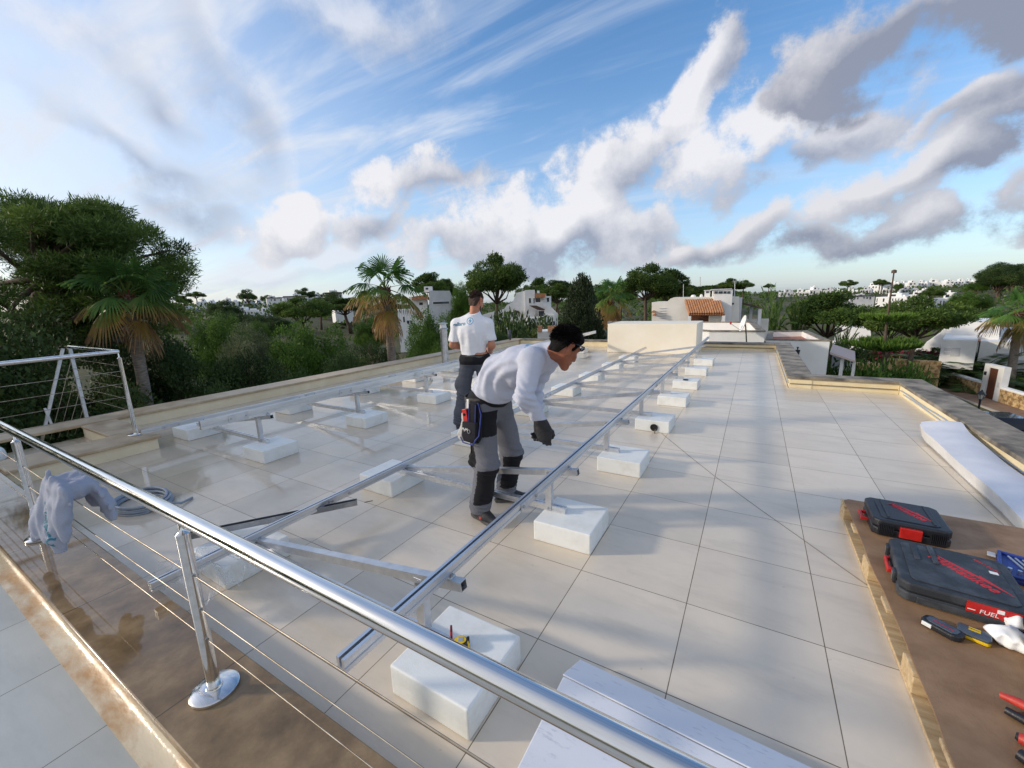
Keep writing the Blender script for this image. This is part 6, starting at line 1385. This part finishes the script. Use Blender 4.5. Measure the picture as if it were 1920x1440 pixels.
rf = mb.build('tiled_roof', M_TERRA, S.t, smooth=60); S.box('roof_beam', 1292, 588.6, 1359, 592, -1.66, -1.5, M_SHUT, rf)
S.box('timber_shutters', 1295, 590, 1328, 640, -1.0, -.9, M_SHUT); S.box('porch_wall', 1329, 590, 1352, 640, -1.0, -.8, M_STUC2); S.box('pillar', 1289, 590, 1294, 640, -1.65, -1.3, M_STUC); S.box('pillar', 1352.5, 590, 1358.5, 640, -1.65, -1.3, M_STUC)
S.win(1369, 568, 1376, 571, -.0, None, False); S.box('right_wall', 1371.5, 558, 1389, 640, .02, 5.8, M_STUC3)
S.poly('porch_roof', [(1389, 565.5), (1431, 577), (1431, 579.5), (1389, 568.5)], .4, 4.5, M_BRROOF); S.box('porch_post', 1420, 579, 1426, 640, .5, .9, M_STUC); S.box('porch_post', 1404, 575, 1409, 640, 3.8, 4.2, M_STUC); S.box('low_wall', 1388, 598, 1440, 640, 2.0, 2.3, M_STUC2)
for x0, x1, yy in ((1220, 1229, 583), (1222.5, 1230, 589)): S.poly('tile_hood', [(x0, yy + 2), (x0 + 5, yy - 1), (x1, yy + 1), (x1 - 3, yy + 4)], -.5, -.02, M_TERRA)
for k in range(5): S.poly('plaster_step', [(1236, 578 + k * 4.6), (1249, 577.5 + k * 4.6), (1249, 578.3 + k * 4.6), (1236, 578.8 + k * 4.6)], -.05, -.003, M_STUC3)
def pole(name, label, cat, pts, r, m, extra=None, grp=None):
    t_ = thing(name, label, cat, pts[0]); o_ = Vector(pts[0]); MB().tube([Vector(p) - o_ for p in pts], r, 6).build('pole', m, t_)
    if extra: extra(t_, o_)
    return t_
def yagi(t_, o_):
    tp = at_d(1378, 527, 34) - o_
    MB().tube([tp + Vector((-.15, 0, 0)), tp + Vector((.55, .1, 0))], .02, 5).build('boom', M_GALV, t_)
    for k in range(4): MB().tube([tp + Vector((-.1 + k * .2, -.0, -.16)), tp + Vector((-.1 + k * .2, .0, .16))], .012, 4).build('element', M_GALV, t_)
pole('antenna', 'television aerial on a thin pole right of the open chimney tower', 'aerial', [at_d(1377, 560, 34), at_d(1378, 527, 34)], .03, M_GALV, yagi)
pole('antenna', 'short thin aerial pole on the left half of the tiled house roof', 'aerial', [at_d(1281, 560, 34), at_d(1281.5, 533, 34)], .02, M_GALV)
pole('radio_mast', 'thin distant mast above the pines left of the chimneys', 'mast', [at_d(1313, 560, 130), at_d(1313, 519, 130)], .12, M_GALV)
# flat roofed neighbour adjoining the far parapet
def ring(t_, pts, z, th, low, mw, mc, mfloor, zfloor, drop):
    """parapet round a flat roof: outer walls, brown coping, floor inside"""
    n = len(pts); ctr = sum((Vector((p.x, p.y, 0)) for p in pts), Vector()) / n; o = [Vector((p.x, p.y, 0)) for p in pts]
    inn = []
    for i in range(n):
        a, b, c2 = o[i - 1], o[i], o[(i + 1) % n]; e1 = (b - a).normalized(); e2 = (c2 - b).normalized(); n1_ = Vector((-e1.y, e1.x, 0)); n2_ = Vector((-e2.y, e2.x, 0))
        if (ctr - b).dot(n1_ + n2_) < 0: n1_, n2_ = -n1_, -n2_
        m_ = (n1_ + n2_); m_ = m_ / max(.4, m_.dot(n1_)); inn.append(b + m_ * th)
    L_ = t_.location
    def q(p, zz): return (p.x - L_.x, p.y - L_.y, zz - L_.z)
    v = [q(p, drop) for p in o] + [q(p, z) for p in o] + [q(p, z) for p in inn] + [q(p, zfloor) for p in inn]
    f = []
    for i in range(n): j = (i + 1) % n; f += [(i, j, n + j, n + i), (n + i, n + j, 2 * n + j, 2 * n + i), (2 * n + i, 2 * n + j, 3 * n + j, 3 * n + i)]
    mb = MB(); mb.add(v, f); mb.build('wall', mw, t_)
    mb = MB(); mb.add([q(p, zfloor + .004) for p in inn], [tuple(range(n))]); mb.build('roof_floor', mfloor, t_)
    oc = [p + (p - i_).normalized() * .04 for p, i_ in zip(o, inn)]; ic = [i_ - (p - i_).normalized() * .02 for p, i_ in zip(o, inn)]
    v = [q(p, z + .004) for p in oc] + [q(p, z + .05) for p in oc] + [q(p, z + .05) for p in ic] + [q(p, z + .004) for p in ic]; f = []
    for i in range(n): j = (i + 1) % n; f += [(k * n + i, k * n + j, ((k + 1) % 4) * n + j, ((k + 1) % 4) * n + i) for k in range(4)]
    mb = MB(); mb.add(v, f); mb.build('coping', mc, t_)
M_ROOFF = mat('flat_roof_coating', lin(214, 196, 176), .85, col2=lin(196, 178, 158), scale=1.2)
pts = [at_z(*q, .22) for q in ((1330, 622), (1434, 622.5), (1414, 605), (1140, 603.5), (1140, 609))]
t = thing('flat_roofed_house', 'white flat roofed house with brown coping behind the cream box', 'house', (pts[0].x, pts[0].y, -6.6))
ring(t, pts, .22, .22, 0, M_STUC, M_STONE, M_ROOFF, -.25, -6.6)
pts = [at_z(*q, -.42) for q in ((1436.5, 638), (1556, 640), (1512, 621), (1441, 622))]
t = thing('terrace_house', 'white terrace house with terracotta roof floor right of the flat roof', 'house', (pts[0].x, pts[0].y, -6.6))
ring(t, pts, -.42, .22, 0, M_STUC, M_STONE, M_TERRF, -.68, -6.6)
wl = at_z(1496, 640, -.42).lerp(at_z(1490, 640, -.42), .5); lt_ = Vector((at_d(1495, 660, wl.xy.length - .12))); MBt = MB()
MBt.lathe([(.035, .10), (.10, .09), (.085, -.03), (.06, -.16), (.04, -.17)], 6, 0, Matrix.Translation(lt_ - t.location)); MBt.lathe([(.012, .10), (.03, .17), (.05, .18), (.03, .22)], 8, 0, Matrix.Translation(lt_ - t.location)); MBt.build('wall_lantern', M_CASE, t)
# dish
dp = at_z(1397, 612, .2); dp = at_d(1400, 616, 17.4); t = thing('satellite_dish', 'white satellite dish with black arm on the flat roof', 'dish', dp)
c_ = at_d(1393, 606, 17.4) - dp; nrm = Vector((-.95, -.25, .25)).normalized(); Mx = frame(c_, (0, 1, 0), nrm)
MB().lathe([(.02, -.07), (.16, -.05), (.28, -.005), (.30, .012), (.285, .008), (.16, -.035), (.02, -.055)], 28, 0, Mx).build('reflector', M_STUC, t, smooth=60)
MB().tube([c_ - nrm * .08, c_ + Vector((.10, 0, -.15)), (.03, 0, -.50)], .022, 8).build('mast', M_CASE, t, smooth=60); MB().tube([c_ + Vector((0, 0, -.30)), c_ + nrm * .40 + Vector((0, 0, -.12))], .012, 6).build('arm', M_GALV, t); MB().lathe([(.03, 0), (.035, .09)], 10, 0, Matrix.Translation(c_ + nrm * .42 + Vector((0, 0, -.14)))).build('receiver', M_RED, t)
# carport
S = Site('carport', 'white posted carport with pinkish flat roof beside the terrace house', 1580, 690, 23, 'carport')
S.poly('roof', [(1556, 660), (1604, 676), (1604, 680), (1556, 664)], -1.2, 2.2, mat('pinkish_roof', lin(196, 178, 172), .8)); S.box('post', 1573, 672, 1580, 720, -.9, -.6, M_STUC); S.box('post', 1596, 680, 1602, 720, -.9, -.6, M_STUC); S.box('rear_wall', 1557, 668, 1600, 720, 1.8, 2.0, M_STUC3)
# stepped white house beyond the cypress
S = Site('stepped_house', 'white stepped house with outdoor stairs and tiled top balcony', 1000, 600, 60)
S.poly('wall', [(905, 640), (905, 590), (945, 580), (950, 572), (962, 566), (968, 549), (985, 545), (1003, 545), (1003, 640)], .5, 8, M_STUC); S.box('tower', 985, 543.5, 1003.5, 640, .2, 5, M_STUC); S.box('chimney', 1007, 545, 1011.5, 550, 2, 2.6, M_STUC)
S.box('upper_room', 1003.6, 552, 1025, 640, .8, 6, M_STUC); S.poly('tile_roof', [(1003.5, 549.5), (1024, 550), (1021, 558), (1003.5, 558)], .0, .75, M_TERRA); S.win(1004.5, 559, 1013, 567, .78); S.box('balcony_wall', 1003.6, 566.5, 1018.5, 574, -.9, -.7, M_STUC); S.win(991.5, 559, 995.5, 568, .2); S.win(1000.2, 559, 1002.4, 568.5, .2); S.win(1025.5, 558, 1029.5, 566, 1.5)
S.box('right_room', 1024.5, 555, 1034, 640, 1.5, 7, M_STUC)
S.poly('brown_awning', [(992, 573), (1006, 573), (1022, 580), (1020, 582.5), (1008, 581)], -1.8, -.2, M_BRROOF); S.poly('stair_flank', [(1022, 573), (1034, 576), (1046, 588), (1046, 640), (1020, 640), (1020, 588)], -.2, 3, M_STUC); S.win(1010, 583, 1022, 593.5, .1)
S.box('terrace_block', 990, 595, 1023, 660, -2.6, .4, M_STUC, bev=.02); S.box('terrace_block', 1023.2, 591, 1041.5, 660, -1.2, 2.6, M_STUC); S.win(1032, 603, 1036, 610, -1.22); S.win(1037, 602.5, 1040.5, 609.5, -1.22)
for x in (947, 953, 959): S.win(x, 585, x + 4, 594, .5)
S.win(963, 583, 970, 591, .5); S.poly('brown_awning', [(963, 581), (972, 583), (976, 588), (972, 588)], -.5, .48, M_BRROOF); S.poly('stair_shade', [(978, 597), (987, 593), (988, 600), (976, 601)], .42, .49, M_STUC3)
# house left of it, behind the second palm
S = Site('white_house', 'white house with blue shaded wall between the palm and standing man', 820, 580, 52)
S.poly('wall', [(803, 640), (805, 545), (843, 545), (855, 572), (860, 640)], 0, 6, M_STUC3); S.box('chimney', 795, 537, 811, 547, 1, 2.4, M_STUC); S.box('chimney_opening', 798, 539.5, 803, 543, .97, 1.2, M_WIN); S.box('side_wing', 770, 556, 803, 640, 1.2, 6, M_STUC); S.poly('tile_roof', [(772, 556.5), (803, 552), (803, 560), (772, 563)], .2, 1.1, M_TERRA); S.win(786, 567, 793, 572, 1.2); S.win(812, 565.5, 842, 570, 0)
S = Site('white_house', 'low white house with small windows right behind the second palm trunk', 760, 610, 42)
S.box('wall', 748, 580, 779, 660, 0, 5, M_STUC); S.win(763, 601, 767, 607, 0); S.win(769, 601, 773, 607, 0); S.win(756, 594, 759, 604, 0)
S = Site('tiled_hut', 'small hut with striped tile roof behind the grey bird', 1032, 625, 30, 'hut')
S.box('wall', 1008, 622, 1060, 660, 0, 3, M_STUC)
for x0, x1 in ((1008, 1017), (1027, 1050)):
    mb = MB(); (xa, za), (xb, zb) = S.P(x0, 624, -.6), S.P(x1, 611, .6); nt = max(4, int((x1 - x0) / 2.4)); v = []
    for j in (0, 1):
        for i in range(nt * 6 + 1): u = i / (nt * 6); v.append((xa + (xb - xa) * u, -.6 + 1.2 * j, za + (zb - za) * j + .06 * abs(math.sin(math.pi * u * nt))))
    w_ = nt * 6 + 1; mb.add(v, [(i, i + 1, w_ + i + 1, w_ + i) for i in range(w_ - 1)]); mb.build('tile_roof', M_TERRA, S.t, smooth=60)
# modern white house on the right
S = Site('modern_house', 'large modern white house with curved top and grey shaded wing', 1800, 690, 56)
S.box('grey_wing', 1762, 637, 1829, 692, -6, 2, M_STUC, bev=.02, drop=None); S.box('main_wall', 1829, 642, 2010, 745, -3, 6, M_STUC)
v = []; crv = [(1784, 640), (1784, 612), (1790, 607), (1800, 604.5), (1820, 604), (1877, 604), (1872, 640)]
S.poly('curved_top', crv, -1, 6, M_STUC); S.box('top_panel', 1838, 614.5, 1862, 624, -1.05, -.9, M_STUC3); S.box('flat_wing', 1875, 621, 1990, 645, 2, 7, M_STUC3)
S.poly('sloped_wall', [(1700, 668), (1762, 625), (1775, 610), (1768, 598), (1785, 612), (1785, 675), (1700, 680)], 1.5, 3, M_STUC)
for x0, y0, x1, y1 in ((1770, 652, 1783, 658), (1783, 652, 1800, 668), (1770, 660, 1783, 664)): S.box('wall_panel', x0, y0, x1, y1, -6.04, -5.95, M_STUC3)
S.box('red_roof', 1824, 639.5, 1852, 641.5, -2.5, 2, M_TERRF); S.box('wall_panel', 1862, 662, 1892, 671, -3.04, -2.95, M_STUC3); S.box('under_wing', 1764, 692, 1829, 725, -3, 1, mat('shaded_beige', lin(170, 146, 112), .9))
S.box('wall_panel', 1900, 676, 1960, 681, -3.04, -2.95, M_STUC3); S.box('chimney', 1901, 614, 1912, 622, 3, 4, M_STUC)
S = Site('white_house', 'white house with blue shaded dome front behind the leaning pine', 1590, 625, 62)
S.poly('wall', [(1590, 650), (1593, 622), (1600, 613), (1632, 611), (1634, 650)], 0, 5, M_STUC); S.box('side_wing', 1565, 606, 1592, 655, 1, 5, M_STUC); S.box('roof_box', 1608, 604, 1629, 612, 1, 3, M_STUC3); S.win(1572, 615, 1579, 622, 1); S.box('garden_wall', 1560, 640, 1640, 655, -1.6, -1.3, M_STUC)

# ------------------------------------------------------------------ street on the right
a, b = at_z(1757, 716, -6.6), at_z(1842, 744, -6.6); sdv = (b - a).normalized(); snv = Vector((sdv.y, -sdv.x, 0)); snv = -snv if snv.x > 0 else snv     # along the wall towards us; across to the road
def strip(name, u0, u1, w0, w1, z, m, h=None):
    o_ = a + sdv * u0; c4 = [a + sdv * u0 + snv * w0, a + sdv * u1 + snv * w0, a + sdv * u1 + snv * w1, a + sdv * u0 + snv * w1]; mb = MB()
    if h is None: mb.add([(p.x, p.y, z) for p in c4], [(0, 1, 2, 3)])
    else: mb.add([(p.x, p.y, z) for p in c4] + [(p.x, p.y, z + h) for p in c4], [(3, 2, 1, 0), (4, 5, 6, 7), (0, 1, 5, 4), (1, 2, 6, 5), (2, 3, 7, 6), (3, 0, 4, 7)])
    return mb
M_ASPH = mat('asphalt', lin(112, 106, 98), .9, col2=lin(92, 88, 82), scale=1.5, bump=.2, bscale=30); M_PAVE = mat('brown_pavement', lin(150, 122, 100), .9, col2=lin(128, 104, 86), scale=2)
struct(strip('road', -30, 60, 1.9, 9.5, -6.56, M_ASPH).build('road', M_ASPH)); struct(strip('pavement', -30, 60, .35, 1.9, -6.58, M_PAVE, .12).build('pavement', M_PAVE))
struct(strip('kerb', -30, 60, 1.9, 2.05, -6.575, M_STUC3, .13).build('kerb', mat('kerb_stone', lin(170, 164, 154), .9)))
def street_wall(label, u0, u1, h):
    t_ = thing('garden_wall', label, 'wall', a + sdv * (u0 + u1) / 2); t_.location.z = -6.6; Mi = Matrix.Translation(-t_.location)
    mb = strip('', u0, u1, 0, .3, -6.6, None, h); o = mb.build('stone_wall', M_ROCK, t_); o.data.transform(Mi); mb = strip('', u0 - .02, u1 + .02, -.04, .34, -6.6 + h, None, .16); o = mb.build('cap', M_STUC, t_, bevel=.03); o.data.transform(Mi)
ul = (b - a).length; g0 = ul + .05; p = at_z(1886, 757, -6.6); g1 = (p - a).dot(sdv)
street_wall('yellow rubble stone garden wall with white cap left of the gate', 1.6, g0, 1.05); street_wall('yellow rubble stone garden wall with white cap right of the gate', g1, g1 + 16, 1.05)
t = thing('garden_gate', 'white gate house with dark timber door in the stone wall', 'gate', a + sdv * (g0 + g1) / 2); t.location.z = -6.6; Mi = Matrix.Translation(-t.location); gm = (g0 + g1) / 2; gw = (g1 - g0) / 2
for u0, u1, w0, w1, z, h, nm, m in ((g0 + .06, gm - gw * .42, -.1, .26, -6.6, 2.35, 'gate_pier', M_STUC), (gm + gw * .42, g1 - .06, -.1, .26, -6.6, 2.35, 'gate_pier', M_STUC), (g0 + .06, g1 - .06, -.1, .26, -6.6 + 2.352, .22, 'lintel', M_STUC), (gm - gw * .40, gm + gw * .40, .12, .22, -6.6, 2.34, 'door', M_SHUT), (gm + gw * .62, gm + gw * .78, .262, .28, -5.5, .35, 'house_plate', M_STUC3), (g0 + .25, g0 + .4, .262, .34, -4.85, .25, 'wall_lamp', M_CASE)):
    o = strip('', u0, u1, w0, w1, z, None, h).build(nm, m, t); o.data.transform(Mi)
t = thing('slatted_fence', 'short white slatted fence left of the stone wall', 'fence', a + sdv * -.8); t.location.z = -6.6; Mi = Matrix.Translation(-t.location)
for k in range(4): o = strip('', -2.3, .9, .1, .14, -6.45 + k * .2, None, .13).build('slat', M_STUC, t); o.data.transform(Mi)
for u in (-2.35, -.7, .9): o = strip('', u, u + .08, .04, .098, -6.6, None, .95).build('post', M_STUC, t); o.data.transform(Mi)
o = strip('', .95, 1.58, -.05, .4, -6.6, None, 1.1); t2 = thing('wall_pier', 'white plastered pier between slatted fence and stone wall', 'pier', a + sdv * 1.2); t2.location.z = -6.6; q = o.build('pier', M_STUC, t2); q.data.transform(Matrix.Translation(-t2.location))
t = thing('rubble_bank', 'brown rubble stone bank under the umbrella pine', 'wall', a); Mi = Matrix.Translation(-t.location)
for (p1, p2, d, h) in (((1560, 690), (1660, 690), 42, 2.6), ((1660, 700), (1760, 712), 47, 2.4)):
    q1, q2 = at_d(*p1, d), at_d(*p2, d); q1.z = q2.z = -6.6; dv = (q2 - q1).normalized(); nv = Vector((-dv.y, dv.x, 0)); mb = MB(); c4 = [q1, q2, q2 + nv * .6, q1 + nv * .6]
    mb.add([tuple(p) for p in c4] + [(p.x, p.y, p.z + h) for p in c4], [(3, 2, 1, 0), (4, 5, 6, 7), (0, 1, 5, 4), (1, 2, 6, 5), (2, 3, 7, 6), (3, 0, 4, 7)]); o = mb.build('stone_wall', M_ROCK, t); o.data.transform(Mi)
# street lamp
lp = at_d(1840, 740, 29); t = thing('street_lamp', 'black lantern street lamp beyond the stained parapet', 'street lamp', (lp.x, lp.y, -6.56)); h_ = lp.z + 6.56
MB().lathe([(.10, 0), (.10, .3), (.05, .45), (.038, h_ - .35), (.05, h_ - .22)], 12).build('pole', M_CASE, t, smooth=40)
lm = MB().lathe([(.07, h_ - .2), (.13, h_ + .02), (.0, h_ + .02)], 6).build('lantern_glass', mat('frosted_lantern', lin(190, 190, 184), .3), t)
MB().lathe([(.17, h_ + .025), (.15, h_ + .06), (.06, h_ + .16), (.02, h_ + .24)], 6).build('lantern_roof', M_CASE, t)
for k in range(6):
    an = k * math.pi / 3; MB().tube([(.072 * math.cos(an), .072 * math.sin(an), h_ - .2), (.134 * math.cos(an), .134 * math.sin(an), h_ + .025)], .008, 5).build('lantern_bar', M_CASE, t)
# parked car, mostly hidden by the parapet
cpn = at_z(1876, 790, -5.5); t = thing('parked_car', 'dark blue car parked in the street below the parapet', 'car', (cpn.x, cpn.y, -6.56), math.atan2(sdv.y, sdv.x))
M_CAR = mat('dark_blue_paint', lin(26, 34, 58), .25, coat=1.0); M_CGL = mat('car_glass', lin(20, 26, 34), .06); M_TYRE = mat('tyre', lin(28, 28, 30), .85)
cb = MB(); prof = [(-2.05, .30), (-2.08, .62), (-1.95, .82), (-1.25, .92), (1.15, .95), (1.95, .84), (2.08, .62), (2.05, .30)]; cb.prism(prof, -.85, .85, 'y'); body_ = cb.build('body', M_CAR, t, bevel=.07, bseg=3, smooth=40)
cbn = MB(); cbn.prism([(-1.3, .93), (-.75, 1.36), (.65, 1.40), (1.25, .95)], -.72, .72, 'y'); cbn.build('cabin_glass', M_CGL, t, bevel=.06, bseg=3, smooth=40)
MB().box(-.72, .62, -.70, .70, 1.375, 1.425).build('roof', M_CAR, t, bevel=.02)
for x in (-1.3, 1.3):
    for y in (-.82, .82): w_ = MB().lathe([(.10, -.10), (.31, -.10), (.32, 0), (.31, .10), (.10, .10)], 20, 0, Matrix.Translation((x, y, .32)) @ Matrix.Rotation(R(90), 4, 'X')).build('wheel', M_TYRE, t, smooth=40)
for y in (-.62, .62): MB().box(2.02, 2.09, y - .14, y + .14, .60, .76).build('headlight', M_SMOKE, t, bevel=.02); MB().box(-2.10, -2.03, y - .14, y + .14, .62, .78).build('tail_light', M_RED, t, bevel=.02)
for y in (-.98, .86): MB().box(.55, .70, y, y + .12, .92, 1.04).build('mirror', M_CAR, t, bevel=.02)
# ------------------------------------------------------------------ far houses
r_ = random.Random(5)
def far_house(label, x0, ytop, x1, ybot, dist, m=None, brown=False, grp=None):
    S = Site('white_house', label, (x0 + x1) / 2, ybot, dist, 'house', r_.uniform(-.35, .35), grp); m = m or M_STUC
    w = x1 - x0; h = ybot - ytop; mb = MB()
    def bx(a0, b0, a1, b1, d0, d1, mi=0, low=2.0):
        e = S.ext(a0, b0, a1, b1, d0); mb.box(e[0], e[1], d0, d1, e[2] - low, e[3], mi)
    k = dist / FPX
    bx(x0, ytop + h * .42, x1, ybot, 0, 5); sx = x0 + w * r_.uniform(.08, .5); sw = w * r_.uniform(.28, .45); bx(sx, ytop + h * .08, sx + sw, ytop + h * .9, .6, 4.4, 0, 0); cx = sx + sw * r_.uniform(.1, .7); bx(cx, ytop - h * .05, cx + max(1.2, w * .06), ytop + h * .2, 1.5, 2.3, 0, 0)
    if w > 14: bx(x0 + w * .72, ytop + h * .25, x1 - w * .06, ytop + h * .8, .8, 4, 0, 0)
    o = mb.build('wall', m, S.t)
    mb = MB(); n = max(2, int(w / 5.5))
    for i in range(n):
        if r_.random() < .25: continue
        a0 = x0 + w * (i + .3) / n; e = S.ext(a0, ytop + h * .58, a0 + w / n * r_.uniform(.25, .5), ytop + h * r_.uniform(.78, .95), 0); MB().box(e[0], e[1], -.04, .1, e[2], e[3]).build('window', M_WIN, S.t)
    e = S.ext(sx + sw * .25, ytop + h * .2, sx + sw * .6, ytop + h * .38, .6); MB().box(e[0], e[1], .56, .7, e[2], e[3]).build('window', M_WIN, S.t)
    if brown: e = S.ext(x0 - 1, ytop + h * .30, x1 + 1, ytop + h * .42, -.3); MB().box(e[0], e[1], -.3, 5.3, e[2] + .01, e[3]).build('roof', M_BRROOF, S.t)
G1, G2, G3, G4 = 'white houses in the top row on the far hill', 'white houses half way up the far hill', 'white houses low on the far hill', 'white houses on the far left slope'
top_row = [(1640, 527, 1659, 538), (1662, 526, 1686, 537), (1688, 526, 1702, 536), (1704, 525, 1719, 535), (1722, 525, 1739, 536), (1741, 522, 1772, 538), (1774, 523, 1789, 533), (1791, 522, 1808, 533), (1810, 522, 1826, 532), (1829, 521, 1846, 531), (1848, 521, 1864, 530), (1868, 519, 1884, 530), (1886, 521, 1900, 530), (1903, 520, 1918, 530)]
for i, (x0, y0, x1, y1) in enumerate(top_row): far_house(f'small white house in the top row on the right hill, {ORD[i] if i < 12 else "thirteenth" if i == 12 else "fourteenth"} from the left', x0, y0, x1, y1, 300 + 6 * (i % 3), None, False, G1)
mid = [(1463, 541, 1488, 556), (1490, 541, 1517, 556), (1518, 536, 1541, 553), (1543, 537, 1563, 553), (1566, 541, 1583, 552), (1586, 540, 1610, 553), (1612, 537, 1634, 550), (1628, 530, 1652, 542), (1655, 538, 1678, 549), (1690, 537, 1722, 549), (1728, 540, 1750, 550)]
for i, (x0, y0, x1, y1) in enumerate(mid): far_house(f'white house half way up the right hill, {ORD[i]} from the left', x0, y0, x1, y1, 205 + 9 * (i % 4), None if i % 3 else M_STUC3, False, G2)
low = [(1594, 550, 1640, 562), (1612, 566, 1638, 590), (1642, 548, 1700, 568), (1703, 545, 1742, 562), (1744, 546, 1806, 577), (1810, 553, 1848, 569), (1818, 572, 1862, 591), (1866, 575, 1900, 590)]
for i, (x0, y0, x1, y1) in enumerate(low): far_house(f'white house low on the right hill among pines, {ORD[i]} from the left', x0, y0, x1, y1, 120 + 7 * (i % 3), None if i else M_STUC3, i == 0, G3)
lft = [(345, 573, 368, 586), (368, 559, 388, 574), (391, 562, 416, 576), (418, 558, 446, 575), (449, 563, 474, 578), (476, 561, 504, 577), (440, 574, 480, 592), (478, 576, 512, 594), (455, 580, 492, 607), (500, 554, 530, 566), (531, 550, 578, 566), (580, 549, 606, 566)]
for i, (x0, y0, x1, y1) in enumerate(lft): far_house(f'white house on the far left slope, {ORD[i]} from the big pine', x0, y0, x1, y1, 150 + 12 * (i % 3) if i not in (6, 7, 8) else 105, None if i % 4 else M_STUC3, i in (9, 10), G4)
far_house('white house with dark brown flat roof left of the second palm', 610, 543, 642, 560, 140, None, True, G4); far_house('low white house seen under the second palm leaves', 628, 569, 662, 586, 90, None, False, G4)
# leftover prototypes never placed would float at the origin: all of them are used above
